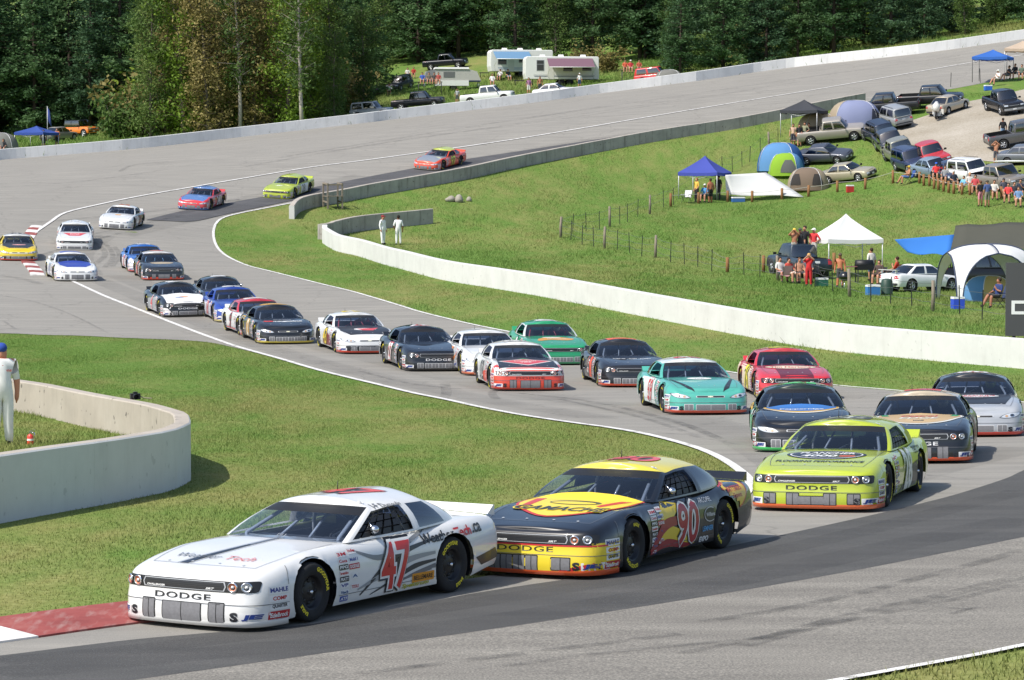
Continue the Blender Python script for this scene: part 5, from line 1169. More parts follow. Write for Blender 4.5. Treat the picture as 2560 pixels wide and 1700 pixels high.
# ------------------------------------------------------------------ trailers
TRW = mat('trailer_white', 'e6e6e2', .5, var=.04, vscale=1.0); TRG = mat('trailer_grey', '9a9ca0', .6); AWB = mat('awning_blue', '7199bd', .8, trans=.25); AWM = mat('awning_maroon', '80606f', .8, trans=.2); NAVY = mat('navy_trim', '39445e', .6)
WIN = mat('dark_window', (.02, .022, .026), .12, 0, .6)
def trailer(px, yaw, L, Hh, label, awn, sx, windows, stripe):
    t = place('travel_trailer', px, yaw, label, 'trailer', 'camping trailers beyond the wall'); w = 1.2
    sec = [(-L / 2, .62), (-L / 2 + .02, Hh - .12), (-L / 2 + .14, Hh), (L / 2 - .2, Hh), (L / 2 - .02, Hh - .25), (L / 2, 1.2), (L / 2 - .12, .62)]
    b = MB(); b.prism(sec, -w, w, 'XZ'); o = b.build('shell', TRW, t)
    m = o.modifiers.new('bevel', 'BEVEL'); m.width = .06; m.segments = 2; m.limit_method = 'ANGLE'
    for s in (1, -1):
        b = MB(); b.box((-.2, s * (w + .006), .9), (L * .8, .01, .06)); b.box((-.2, s * (w + .006), 1.05), (L * .82, .01, .03)); b.build('stripe', stripe, t)
        for (x, z, ww, hh) in windows: b = MB(); b.box((x, s * (w + .012), z), (ww + .1, .02, hh + .1), 1); b.box((x, s * (w + .018), z), (ww, .02, hh), 0); b.build('window', [WIN, TRG], t)
    b = MB(); b.box((1.2, sx * (w + .012), 1.5), (.68, .02, 1.75)); b.build('door', mat('door_white', 'd6d6d0', .5), t)
    for x in (-L * .3, 0, L * .25): b = MB(); b.box((x, 0, Hh + .12), (.6, .5, .24), taper=.8); b.build('roof_vent', TRW, t)
    for x in (-.45, .45):
        for s in (1, -1): b = MB(); b.lathe([(.0, .02), (.2, .02), (.33, 0), (.35, -.06), (.35, -.18), (0, -.2)], 16, 'Y', (x - .4, s * (w - .05) if s > 0 else -w + .25, .35)); b.build('wheel', RUBBER, t)
    b = MB(); b.box((L / 2 + .5, 0, .5), (1.1, .12, .1)); b.tube([(L / 2 + .9, 0, .5), (L / 2 + .9, 0, .0)], .04, 6)
    for s in (1, -1): b.tube([(-L / 2 + .4, s * .9, .6), (-L / 2 + .4, s * .9, 0)], .05, 6); b.tube([(L / 2 - .8, s * .9, .6), (L / 2 - .8, s * .9, 0)], .05, 6)
    b.build('hitch', mat('dark_steel', (.05, .05, .055), .5, .5), t)
    # awning on the side sx
    b = MB(); n = 9; x0, x1 = awn[0], awn[1]; rows = []
    for i in range(5):
        k = i / 4; rows.append([(x0 + (x1 - x0) * j / (n - 1), sx * (w + .03 + 2.4 * k), Hh - .2 - awn[2] * k - .12 * math.sin(math.pi * k)) for j in range(n)])
    b.grid(rows); a_ = b.build('awning', awn[3], t)
    b = MB()
    for x in (x0 + .05, x1 - .05): b.tube([(x, sx * (w + 2.4), Hh - .2 - awn[2]), (x, sx * (w + .05), 1.0)], .025, 5); 
    b.tube([(x0, sx * (w + 2.43), Hh - .2 - awn[2]), (x1, sx * (w + 2.43), Hh - .2 - awn[2])], .045, 6); b.build('awning_arm', TRW, t)
    return t
trailer((1402, 214), 84, 7.8, 3.0, 'white travel trailer with maroon awning just behind the outer wall', (-3.2, 1.6, 1.0, AWM), 1, [(-2.6, 1.85, .9, .6), (-.6, 1.8, .9, .6), (2.3, 1.85, .7, .6), (2.3, 2.4, .7, .35)], NAVY)
trailer((1300, 194), 80, 7.0, 3.0, 'white travel trailer with blue awning parked against the pines', (-.8, 3.2, .9, AWB), 1, [(2.2, 1.75, .9, .65), (-.1, 1.9, .8, .5), (-2.2, 1.8, .8, .5)], AWB)
# pop-up camper
pc = place('popup_camper', (1128, 226), 84, 'grey and white pop-up tent camper with people sitting at its end', 'camper', 'camping trailers beyond the wall')
CANV = mat('camper_canvas', 'b8b6b0', .9, var=.08, vscale=2); CANG = mat('camper_canvas_grey', '84868a', .9)
b = MB(); b.box((0, 0, .75), (3.6, 2.1, .55)); b.build('base', TRW, pc); b = MB(); b.box((0, 0, 2.35), (3.7, 2.2, .18), taper=.96); b.build('lid', TRW, pc)
b = MB(); b.prism([(-1.8, 1.02), (1.8, 1.02), (1.75, 2.26), (-1.75, 2.26)], -1.0, 1.0, 'XZ'); b.build('tent_wall', CANV, pc)
for s in (1, -1):
    b = MB(); v = [(s * 1.8, -1, 1.05), (s * 1.8, 1, 1.05), (s * 3.1, 1, 1.05), (s * 3.1, -1, 1.05), (s * 1.75, -1, 2.25), (s * 1.75, 1, 2.25), (s * 2.7, 1, 2.0), (s * 2.7, -1, 2.0)]
    b.add(v, [(0, 1, 2, 3), (4, 5, 6, 7), (0, 3, 7, 4), (1, 2, 6, 5), (2, 3, 7, 6)]); b.build('bunk_end', CANV if s < 0 else CANG, pc)
    b = MB(); b.box((s * 2.45, 0, .98), (1.3, 2.05, .1)); b.build('bunk_board', NAVY, pc)
for s in (1, -1): b = MB(); b.box((.3, s * 1.012, 1.65), (1.2, .02, .6)); b.build('window', mat('mesh_window', '6a6c6c', .8), pc); b = MB(); b.lathe([(.0, .02), (.2, .02), (.3, 0), (.3, -.16), (0, -.18)], 14, 'Y', (-.2, s * 1.0 if s > 0 else -.82, .3)); b.build('wheel', RUBBER, pc)
b = MB()
for x in (-1.6, 1.6, -2.9, 2.9):
    for s in (1, -1): b.tube([(x, s * .9, .9), (x, s * .9, .0)], .03, 5)
b.build('support_jack', CHROME, pc)
# ------------------------------------------------------------------ kerbs
def kerb(line, w, n, label, cols, dz=.03, h=.05):
    root = empty('kerb', (*line[0], G(*line[0])), 0, label, 'kerb'); d = [0]
    for a, b in zip(line, line[1:]): d.append(d[-1] + (b - a).length)
    def P(t):
        i = max(0, min(len(d) - 2, int(np.searchsorted(d, t)) - 1)); return line[i].lerp(line[i + 1], (t - d[i]) / max(1e-6, d[i + 1] - d[i]))
    Ls = d[-1] / n
    for s in range(n):
        b = MB(); t0, t1 = s * Ls + .004, (s + 1) * Ls - .004; rows = []
        for j in range(5):
            t = t0 + (t1 - t0) * j / 4; p = P(t); dv = (P(min(d[-1], t + .2)) - P(max(0, t - .2))).normalized(); nv = Vector((-dv.y, dv.x)); r = []
            for k, z in ((0, -.02), (0, .008), (.28, h * .55), (.7, h), (1, h * .9), (1, -.05)):
                q = p + nv * w * k; r.append((q.x - root.location.x, q.y - root.location.y, G(*q) + dz + z - root.location.z))
            rows.append(r)
        b.grid(rows, 0, False); b.add(rows[0], [(0, 1, 2, 3, 4, 5)]); b.add(rows[-1], [(5, 4, 3, 2, 1, 0)]); b.build('kerb_block', cols[s % 2], root)
    return root
nb = NB('kerb_red'); tc = nb.tc('Object'); n1 = nb.noise(tc, 1.4, 6, .7); n2 = nb.noise(nb.mapping(tc, (9, 2, 2)), 1, 4); KRED = nb.done(nb.mix(nb.ramp(n2, [(.5, (0, 0, 0)), (.75, (.35, .35, .35))]), nb.ramp(n1, [(.3, '804240'), (.55, '96504c'), (.75, 'a66c64')]), 'b5aaa2'), .85, .2)
nb = NB('kerb_white'); tc = nb.tc('Object'); n1 = nb.noise(tc, 1.8, 6, .7); KWHT = nb.done(nb.ramp(n1, [(.3, 'b2aeaa'), (.5, 'd8d5d1'), (.75, 'e8e6e2')]), .85, .2)
kl = ground_line([(-300, 1662), (-150, 1638), (0, 1611), (102, 1597), (210, 1581), (335, 1564), (480, 1546), (640, 1528), (860, 1500)], 4)
kerb(kl, 1.35, 3, 'wide red and white kerb at the inside of the near corner', [KWHT, KRED])
kerb([at(*p).to_2d() for p in [(80, 604), (88, 592), (97, 578), (108, 566)]], 0.7, 6, 'small red and white kerb before the yellow car', [KRED, KWHT])
kerb([at(*p).to_2d() for p in [(112, 690), (108, 680), (98, 668), (86, 655)]], 0.7, 6, 'small red and white kerb behind the yellow car', [KWHT, KRED])
# skid marks: thin rubber films on the asphalt
sk = bpy.data.materials.new('rubber_film'); sk.use_nodes = True
N_, L_ = sk.node_tree.nodes, sk.node_tree.links; N_['Principled BSDF'].inputs['Base Color'].default_value = (.03, .03, .032, 1); N_['Principled BSDF'].inputs['Roughness'].default_value = .7
tr_ = N_.new('ShaderNodeBsdfTransparent'); mx_ = N_.new('ShaderNodeMixShader'); nz_ = N_.new('ShaderNodeTexNoise'); nz_.inputs['Scale'].default_value = 2.5; nz_.inputs['Detail'].default_value = 5
rp_ = N_.new('ShaderNodeMapRange'); rp_.inputs[1].default_value = .35; rp_.inputs[2].default_value = .75; rp_.inputs[3].default_value = .0; rp_.inputs[4].default_value = .34
tc_ = N_.new('ShaderNodeTexCoord'); L_.new(tc_.outputs['Object'], nz_.inputs['Vector']); L_.new(nz_.outputs[0], rp_.inputs[0]); L_.new(rp_.outputs[0], mx_.inputs[0]); L_.new(tr_.outputs[0], mx_.inputs[1]); L_.new(N_['Principled BSDF'].outputs[0], mx_.inputs[2]); L_.new(mx_.outputs[0], N_['Material Output'].inputs[0])
for pts, w in (([(1760,1560),(2000,1520),(2300,1450),(2560,1380)], .22), ([(1850,1620),(2150,1540),(2330,1500),(2560,1445)], .3), ([(1700,1640),(2050,1570),(2400,1500),(2560,1460)], .16), ([(900,1690),(1300,1640),(1700,1590)], .2), ([(1200,1680),(1500,1640),(1900,1600)], .15), ([(2380,1540),(2430,1526),(2470,1524)], .1), ([(2330,1522),(2400,1527),(2430,1527)], .08),
               ([(1112,960),(1116,985),(1108,1000)], .3), ([(1240,1000),(1230,985),(1245,975)], .25), ([(900,930),(1020,960),(1150,975)], .2), ([(1300,985),(1500,1010),(1700,1060),(1800,1100)], .25), ([(1400,1000),(1600,1045),(1750,1095)], .2), ([(1950,1010),(2200,1050),(2400,1040)], .3),
               ([(240,660),(262,640),(255,622),(230,606)], .35), ([(262,670),(282,645),(272,620),(250,605)], .3), ([(280,668),(298,640),(285,618)], .3), ([(60,560),(200,548),(380,530),(600,500)], .35), ([(130,612),(220,590),(330,566),(460,540)], .3), ([(100,640),(200,610),(300,585)], .3), ([(0,740),(90,758),(180,790),(270,835)], .12), ([(10,806),(40,826)], .12), ([(0,690),(60,700),(100,712)], .4), ([(300,430),(330,415),(420,405)], .35), ([(700,395),(1100,330),(1500,268)], .4), ([(600,420),(1000,352),(1500,285),(2000,205)], .3), ([(1300,300),(1800,226),(2400,140)], .4), ([(820,380),(1240,318),(1700,250)], .25), ([(0,470),(200,455),(420,425)], .3)):
    ribbon('skid_mark', [at(*p).to_2d() for p in smooth(pts, 5)], -w / 2, w / 2, .052 if pts[0][1] < 900 else .029, sk)
sk2 = sk.copy(); sk2.name = 'rubber_film_soft'
for n_ in sk2.node_tree.nodes:
    if n_.type == 'MAP_RANGE': n_.inputs[1].default_value = .2; n_.inputs[2].default_value = .8; n_.inputs[4].default_value = .16
    if n_.type == 'TEX_NOISE': n_.inputs['Scale'].default_value = .7
for pts, w in (([(300,690),(480,760),(700,840),(1000,915),(1300,985),(1600,1030),(1850,1090),(2050,1200)], 1.6), ([(240,700),(420,775),(640,862),(900,935),(1200,1000),(1500,1050)], 1.1), ([(2560,1120),(2300,1180),(2060,1250)], 1.4), ([(300,590),(420,560),(600,522),(900,455),(1200,400),(1600,335)], 1.8), ([(200,600),(330,560),(600,500),(900,440)], 1.2), ([(220,690),(200,640),(260,590)], 1.5), ([(0,1690),(500,1640),(1000,1590),(1700,1480),(2560,1300)], .8), ([(0,1660),(500,1610),(1200,1510),(1900,1390),(2560,1230)], .6)):
    ribbon('skid_mark', [at(*p).to_2d() for p in smooth(pts, 6)], -w / 2, w / 2, .056 if pts[0][1] < 900 else .026, sk2)
# ------------------------------------------------------------------ wall furniture
WOODG = mat('weathered_wood', '847a6c', .9, var=.3, vscale=6); WOODB = mat('brown_post_wood', '86603c', .9, var=.25, vscale=6); TPOST = mat('dark_steel_post', (.03, .035, .03), .6, .4); WIRE = mat('fence_wire', (.25, .25, .25), .5, .8)
st = place('marshal_stand', (832, 521), 0, 'rickety grey wooden marshal stand behind the grey wall', 'stand'); st.rotation_euler.z = R(-72)
for x in (-.6, .6):
    for y in (-.5, .5): b = MB(); b.box((x, y, .85 if y > 0 else .82), (.1, .1, 1.7)); b.build('post', WOODG, st)
for y in (-.5, .5): b = MB(); b.box((0, y, 1.66), (1.36, .07, .1), ry=R(3)); b.build('rail', WOODG, st)
for x in (-.6, .6): b = MB(); b.box((x, 0, 1.58), (.07, 1.1, .1)); b.build('rail', WOODG, st)
for k in range(6): b = MB(); b.box((0, -.45 + k * .18, .82), (1.5, .16, .05)); b.build('plank', WOODG, st)
for y in (-.52, .52): b = MB(); b.box((0, y, .45), (1.3, .05, .1), ry=R(4)); b.build('brace', WOODG, st)
ROCK = mat('pale_rock', '9c968a', .95, var=.3, vscale=4, bump=.5, bscale=9)
for i, (px, r, lab) in enumerate([((1124, 504), (.34, .30, .26), 'rounded pale boulder lying farthest towards the wall'), ((1147, 505), (.36, .32, .30), 'largest pale boulder in the middle of the three in the grass'), ((1172, 503), (.22, .2, .2), 'smallest pale rock of the three in the grass')]):
    b = MB(); b.ball((0, 0, r[2] * .6), r, 12, 8); me = b.mesh('boulder', ROCK); p = at(*px)
    for v in me.vertices: v.co *= 1 + .16 * math.sin(7 * v.co.x + i * 3) * math.cos(6 * v.co.y + i) + .08 * math.sin(13 * v.co.z + i)
    tag(obj('boulder', me, None, p, i * 1.3), lab, 'boulder', 'boulders in the field')
SIGNG = mat('sign_grey', '4d4d4f', .6, var=.04, vscale=2)
sp = at(2590, 905); sg = empty('sign_board', (sp.x, sp.y + .8, sp.z), 0, 'tall dark grey sign board with white lettering at the frame edge', 'sign')
s_ = FPX / sp.y; wdt = 2.6; lx = (2515 - 1280) / FPX * (sp.y + .8) - (sp.x)
b = MB(); b.box((lx + wdt / 2, 0, .85 + 1.2), (wdt, .08, 2.45)); b.build('panel', SIGNG, sg)
RC = lambda x0, z0, w, h: b.box((lx + x0 + w / 2, -.045, z0 + h / 2), (w, .012, h))
b = MB(); RC(.19, 1.55, .60, .1); RC(.19, 1.91, .60, .1); RC(.19, 1.65, .11, .26); b.build('lettering', WHITE_D, sg)
for x in (.3, 2.3): b = MB(); b.box((lx + x, .1, .6), (.1, .1, 1.3)); b.build('post', TPOST, sg)
fe_p = at(76, 1113, .33); fe = empty('fire_extinguisher', (fe_p.x, fe_p.y, fe_p.z + .33), 0, 'small red fire extinguisher standing on the grass inside the corner wall', 'fire extinguisher')
b = MB(); b.lathe([(0, 0), (.062, 0), (.066, .02), (.066, .17), (.05, .205), (.02, .22), (.02, .24)], 16); b.build('cylinder', mat('extinguisher_red', 'd6402a', .35, 0, .4), fe)
b = MB(); b.box((0, 0, .25), (.05, .04, .04)); b.box((.03, 0, .285), (.12, .02, .02), ry=R(-20)); b.tube([(.0, 0, .26), (.08, 0, .24), (.09, 0, .12)], .012, 5); b.build('valve', CHROME, fe)
b = MB(); b.lathe([(.067, .09), (.067, .13)], 16); b.build('label_band', WHITE_D, fe)
tp = at(338, 998, 1.05); gp = empty('photo_camera', (tp.x, tp.y, tp.z + 1.05), R(20), 'small black camera with strap lying on top of the corner wall', 'camera')
b = MB(); b.box((0, 0, .06), (.2, .13, .12)); b.box((0, 0, .13), (.08, .09, .05)); b.build('camera_body', BLACK, gp); b = MB(); b.lathe([(.055, 0), (.06, .14), (.05, .15), (0, .15)], 14, 'Y', (-.02, -.2, .06)); b.build('lens', BLACK, gp); b = MB(); b.tube([(.1, 0, .06), (.2, .02, .02), (.34, -.02, .015), (.28, .06, .015)], .012, 5); b.build('strap', mat('strap_tan', 'a39684', .9), gp)

# ------------------------------------------------------------------ fences
def fence(label, posts, wires=None, wmat=None):
    """posts: (px, py, kind); each post is a part; wires run between consecutive posts"""
    P0 = at(*posts[0][:2]); root = empty('wire_fence', P0, 0, label, 'fence'); tops = []
    for (x, y, k) in posts:
        p = at(x, y) - P0; b = MB(); j = lambda s: random.uniform(-s, s)
        if k == 't': hh = 1.22; b.box((0, 0, hh / 2 - .05), (.045, .03, hh + .1), rx=R(j(2.5)), ry=R(j(2.5))); m = TPOST
        elif k == 'g': hh = 1.32; b.tube([(0, 0, -.1), (j(.03), 0, hh * .5), (j(.05), 0, hh)], [.085, .08, .07], 8); m = WOODG
        else: hh = {'b': .82, 'B': .95}[k]; b.tube([(0, 0, -.1), (j(.02), 0, hh)], [.10, .095], 9); m = WOODB
        b.build('post', m, root, p); tops.append((p, hh))
    for k in (wires or ()):
        b = MB()
        for (a, ha), (c, hc) in zip(tops, tops[1:]): b.tube([a + Vector((0, 0, ha * k)), (a + c) / 2 + Vector((0, 0, (ha + hc) / 2 * k - .05)), c + Vector((0, 0, hc * k))], .008 if wmat is None else .014, 4, cap=False)
        b.build('wire', wmat or WIRE, root)
def Zt(pts, off, sc): return [(off[0] + x * sc, off[1] + y * sc, k) for x, y, k in pts]
fence('steel and wood post fence along the lower edge of the spectator field', Zt([(85,590,'g'),(183,610,'t'),(288,655,'t'),(394,672,'t'),(500,690,'g'),(625,708,'t'),(735,732,'t'),(857,765,'t'),(985,778,'g'),(1130,825,'t'),(1258,842,'t'),(1388,868,'t'),(1522,905,'t'),(1670,916,'b'),(1825,942,'t'),(1980,962,'t')], (1380, 440), .2626) + Zt([(285,610,'g'),(440,640,'t'),(600,665,'t'),(745,712,'t'),(890,750,'g'),(1068,792,'t'),(1238,808,'t'),(1412,830,'t'),(1590,872,'g'),(1815,897,'t'),(2010,942,'t'),(2260,980,'g')], (1860, 520), .2965), (.3, .6, .9))
fence('steel post fence climbing from the field corner towards the blue canopy', Zt([(85,588,'g'),(200,542,'t'),(323,527,'t'),(450,512,'t'),(550,482,'g'),(645,462,'t'),(718,438,'t'),(818,388,'t'),(930,364,'g'),(1060,302,'t'),(1155,275,'t')], (1380, 440), .2626) + Zt([(75,1138,'t')][:0] + [(650,790,'t'),(750,790,'t'),(845,738,'t'),(925,690,'t'),(1025,605,'t'),(1110,560,'g'),(1200,505,'t')], (1640, 230), .2541), (.5, .9))
ROPE = mat('white_rope', 'b9b7ae', .9)
fence('brown log post and rope fence before the tents and parked cars', Zt([(145,1130,'B'),(418,1100,'b'),(705,1083,'b'),(946,1085,'b'),(1240,1058,'b'),(1500,1030,'b'),(1785,985,'b'),(2058,958,'b'),(2332,900,'B')], (1640, 230), .2541) + Zt([(850,1278,'b'),(890,1300,'b'),(940,1303,'b'),(980,1328,'b'),(1020,1338,'b'),(1065,1352,'b'),(1110,1362,'b'),(1155,1372,'b'),(1230,1378,'b'),(1300,1382,'b'),(1375,1390,'b'),(1440,1395,'b'),(1515,1398,'b'),(1580,1415,'b')], (2060, 100), .2806), (.85,), ROPE)
fence('three brown log posts around the dark green pickup', Zt([(165,545,'B'),(760,520,'B'),(1065,500,'B')], (1860, 520), .2965), ())
fence('thin steel posts along the far edge of the gravel', Zt([(1130,420,'t'),(1390,382,'t')], (2060, 100), .2806), ())

# ------------------------------------------------------------------ canopies and tents
def cloth(name, c, tr=.35): return mat(name, c, .85, var=.05, vscale=1.5, trans=tr)
POLE = mat('canopy_pole', 'c9cacb', .4, .3); DPOLE = mat('dark_pole', (.06, .06, .06), .5)
def canopy(px, yaw, size, eave, peak, c, label, pole=None, val=.22, group='pop-up canopies'):
    root = place('canopy', px, 0, label, 'canopy', group); root.rotation_euler.z = R(yaw); a = size / 2; n = 8; b = MB(); pole = pole or POLE
    for q in range(4):                                                     # four roof panels, sagging between the hips
        M = Matrix.Rotation(R(90 * q), 3, 'Z'); rows = []
        for i in range(n + 1):
            k = i / n; r = []
            for j in range(n + 1):
                t = j / n * 2 - 1; r.append(M @ Vector((a * k, a * k * t, peak - (peak - eave) * (k ** 0.85) - .07 * math.sin(math.pi * k) * (1 - t * t) - .05 * k * (1 - t * t))))
            rows.append(r)
        m = MB(); m.grid(rows); m.build('roof_panel', c, root)
        m = MB(); m.grid([rows[-1], [p + Vector((0, 0, -val - .02 * math.sin(j * 2.1))) + M @ Vector((.01, 0, 0)) for j, p in enumerate(rows[-1])]]); m.build('valance', c, root)
    for x in (-1, 1):
        for y in (-1, 1):
            m = MB(); m.tube([(x * (a - .04), y * (a - .04), -.05), (x * (a - .04), y * (a - .04), eave)], .028, 6); m.build('pole', pole, root)
    m = MB()
    for s in (-1, 1):
        m.tube([(s * (a - .04), -a, eave - .12), (s * (a - .04), 0, eave - .45), (s * (a - .04), a, eave - .12)], .014, 4); m.tube([(-a, s * (a - .04), eave - .12), (0, s * (a - .04), eave - .45), (a, s * (a - .04), eave - .12)], .014, 4)
    m.build('truss', pole, root); return root
canopy((2114, 690), 14, 3.15, 2.05, 3.4, cloth('canopy_white', 'ececea', .25), 'white pop-up canopy beside the dark green pickup')
canopy((1762, 497), -24, 3.0, 1.9, 3.1, cloth('canopy_indigo', '4b58b4', .3), 'indigo pop-up canopy with people cooking under it')
canopy((2010, 342), -22, 3.0, 2.05, 2.9, cloth('canopy_black', '3a3c42', .1), 'black pop-up canopy beside the pewter pickup')
canopy((2482, 205), -20, 3.0, 2.1, 2.75, cloth('canopy_blue', '3a6fc4', .3), 'bright blue pop-up canopy at the top of the gravel lot', DPOLE)
canopy((2556, 186), -12, 3.0, 2.2, 2.9, cloth('canopy_tan', 'cdb9a4', .3), 'tan pop-up canopy cut by the frame edge')
canopy((92, 372), -20, 3.0, 1.5, 2.1, cloth('canopy_navy', '3b57a8', .3), 'blue pop-up canopy behind the outer wall by the grey sedan')
def dome(px, yaw, sx, sy, h, mats, label, door=None, ribs=True, group='camping tents', m_door=None):
    root = place('dome_tent', px, 0, label, 'tent', group); root.rotation_euler.z = R(yaw); nu, nv = 24, 7; seg = 4
    for q in range(seg):
        rows = []
        for i in range(nv + 1):
            t = i / nv * math.pi / 2; r = []
            for j in range(nu // seg + 1):
                a = 2 * math.pi * (q * nu // seg + j) / nu + math.pi / 4; e = 2.6; ca, sa = math.cos(a), math.sin(a)
                k = (abs(ca) ** e + abs(sa) ** e) ** (-1 / e); rr = math.cos(t) ** .62; r.append((sx * ca * k * rr, sy * sa * k * rr, h * math.sin(t) ** .9))
            rows.append(r)
        m = MB(); m.grid(rows); m.build('panel', mats[q % len(mats)], root)
    if ribs:
        for q in range(2):
            a = math.pi / 4 + q * math.pi / 2; k = (2 * abs(math.cos(a)) ** 2.6) ** (-1 / 2.6)
            m = MB(); m.tube([(sx * math.cos(a) * k * s * math.cos(t) ** .62 * 1.01, sy * math.sin(a) * k * s * math.cos(t) ** .62 * 1.01, h * math.sin(t) ** .9 * 1.01) for s, t in [(1, x) for x in np.linspace(0, math.pi / 2, 8)] + [(-1, x) for x in np.linspace(math.pi / 2, 0, 8)][1:]], .02, 5); m.build('rib', POLE, root)
    if door:
        for (a, w, z0, z1) in door:
            rows = []
            for i in range(6):
                z = z0 + (z1 - z0) * i / 5; t = math.asin(min(1, (z / h)) ** (1 / .9)); rr = math.cos(t) ** .62 * 1.015; r = []
                for j in range(7):
                    aa = R(a) + (j / 6 - .5) * w * (1 - .55 * (i / 5) ** 2); ca, sa = math.cos(aa), math.sin(aa); k = (abs(ca) ** 2.6 + abs(sa) ** 2.6) ** (-1 / 2.6); r.append((sx * ca * k * rr, sy * sa * k * rr, z))
                rows.append(r)
            m = MB(); m.grid(rows); m.build('mesh_window', m_door or mat('tent_mesh', '5a5c5a', .9), root)
    return root
cB, cSk, cGr, cTan, cBr, cLav, cGy = cloth('tent_blue', '3a6aa8'), cloth('tent_sky', '6a9fd4'), cloth('tent_green', '9cc83c'), cloth('tent_tan', 'b8a890'), cloth('tent_brown', '8a7868'), cloth('tent_lavender', '9aa2c6'), cloth('tent_grey', '8c8c86')
dome((1952, 428), -20, 1.75, 1.75, 2.15, [cSk, cB], 'large two-tone blue cabin tent behind the green one')
dome((1965, 440), -20, 1.35, 1.1, 1.75, [cGr, cGr, cGr, cSk], 'lime green dome tent with mesh front between blue and brown tents', [(-70, .9, .25, 1.2)])
dome((2020, 476), -15, 1.5, 1.25, 1.65, [cBr, cTan], 'brown dome tent with dark mesh windows before the champagne sedan', [(-55, .55, .4, 1.2), (-120, .6, .4, 1.2)], m_door=mat('tent_mesh_dark', '34302e', .9))
dome((2136, 318), 0, 2.1, 1.9, 2.1, [cLav, cTan, cLav, cLav], 'lavender dome tent with tan panel behind the pewter pickup', [(-45, .5, .3, 1.4)], m_door=mat('tent_mesh_dark2', '2c3040', .9))
dome((2045, 330), 10, 1.6, 1.3, 1.5, [cTan], 'tan tent fly beside the pewter pickup cab')
dome((0, 382), 0, 1.7, 1.6, 1.8, [cGy], 'grey dome tent at the frame edge behind the outer wall')
dome((2470, 752), 30, 1.15, .95, 1.15, [cloth('tent_sand', 'cdb678'), cSk], 'small sand and sky blue tent under the white dome shelter', [(-40, .5, .15, .8)], m_door=cSk)
dome((1672, 205), 0, 1.4, 1.2, 1.2, [cGy], 'grey tarp mound behind the wall beside the red SUV')
# white tarp strung from the indigo canopy
def tarp(name, quad, m, label, sag=.1, n=10, cat='tarp', th=.012):
    A, B, C, D = [Vector(q) for q in quad]; rows = []
    for i in range(n + 1):
        r = []
        for j in range(n + 1):
            u, v = i / n, j / n; p = A * (1 - u) * (1 - v) + B * (1 - u) * v + C * u * v + D * u * (1 - v); w = math.sin(math.pi * u) * math.sin(math.pi * v)
            r.append(p + Vector((0, .03 * math.sin(7 * v + 3 * u), -sag * w + .05 * math.sin(9 * v + 2 * u) * u)))
        rows.append(r)
    o0 = A.copy(); b = MB(); b.grid([[p - o0 for p in r] for r in rows]); o = b.build(name, m, None, o0); sm = o.modifiers.new('thick', 'SOLIDIFY'); sm.thickness = th; tag(o, label, cat); return o
def up(px, z): p = at(*px); return p + Vector((0, 0, z))
tarp('tarp', [up((1813, 502), 1.85), up((1915, 492), 1.75), up((2010, 494), .08), up((1815, 503), .45)], cloth('tarp_white', 'e6e6e4', .3), 'white tarp stretched from the indigo canopy down to the grass', .12)
tarp('tarp', [up((2236, 705), 2.25), up((2385, 704), 2.5), up((2372, 709), 1.5), up((2268, 706), 1.55)], cloth('tarp_blue', '3f86d8', .3), 'bright blue tarp strung beside the olive tent', .12)
OL = cloth('olive_canvas', '4a4a40', .05)
ot = empty('army_tent', at(2470, 690), 0, 'large olive canvas tent behind the white dome shelter', 'tent', 'camping tents'); o0 = ot.location.copy()
pA, pB, pC, pD = up((2388, 690), 2.75), up((2640, 690), 3.0), up((2700, 705), 1.75), up((2375, 702), 1.75)
def quad(name, q, m, root, n=8, w=.05):
    A, B, C, D = [Vector(v) - root.location for v in q]; rows = [[A * (1 - i / n) * (1 - j / n) + B * (1 - i / n) * (j / n) + C * (i / n) * (j / n) + D * (i / n) * (1 - j / n) + Vector((0, 0, -.10 * math.sin(math.pi * i / n) + w * math.sin(j * 1.9 + i * .4))) for j in range(n + 1)] for i in range(n + 1)]
    b = MB(); b.grid(rows); o = b.build(name, m, root); s = o.modifiers.new('thick', 'SOLIDIFY'); s.thickness = .012; return o
quad('roof_panel', [pA, pB, pC, pD], OL, ot); quad('roof_panel', [pA, pB, up((2640, 676), 1.75), up((2400, 676), 1.75)], OL, ot)
quad('gable', [pA, pA + Vector((.02, 0, 0)), up((2376, 702), .05), up((2400, 676), .05)], OL, ot, 4, 0)
for q in ((2376, 702), (2400, 677)): m = MB(); m.tube([at(*q) - o0, up(q, 1.78) - o0], .04, 6); m.build('pole', DPOLE, ot)
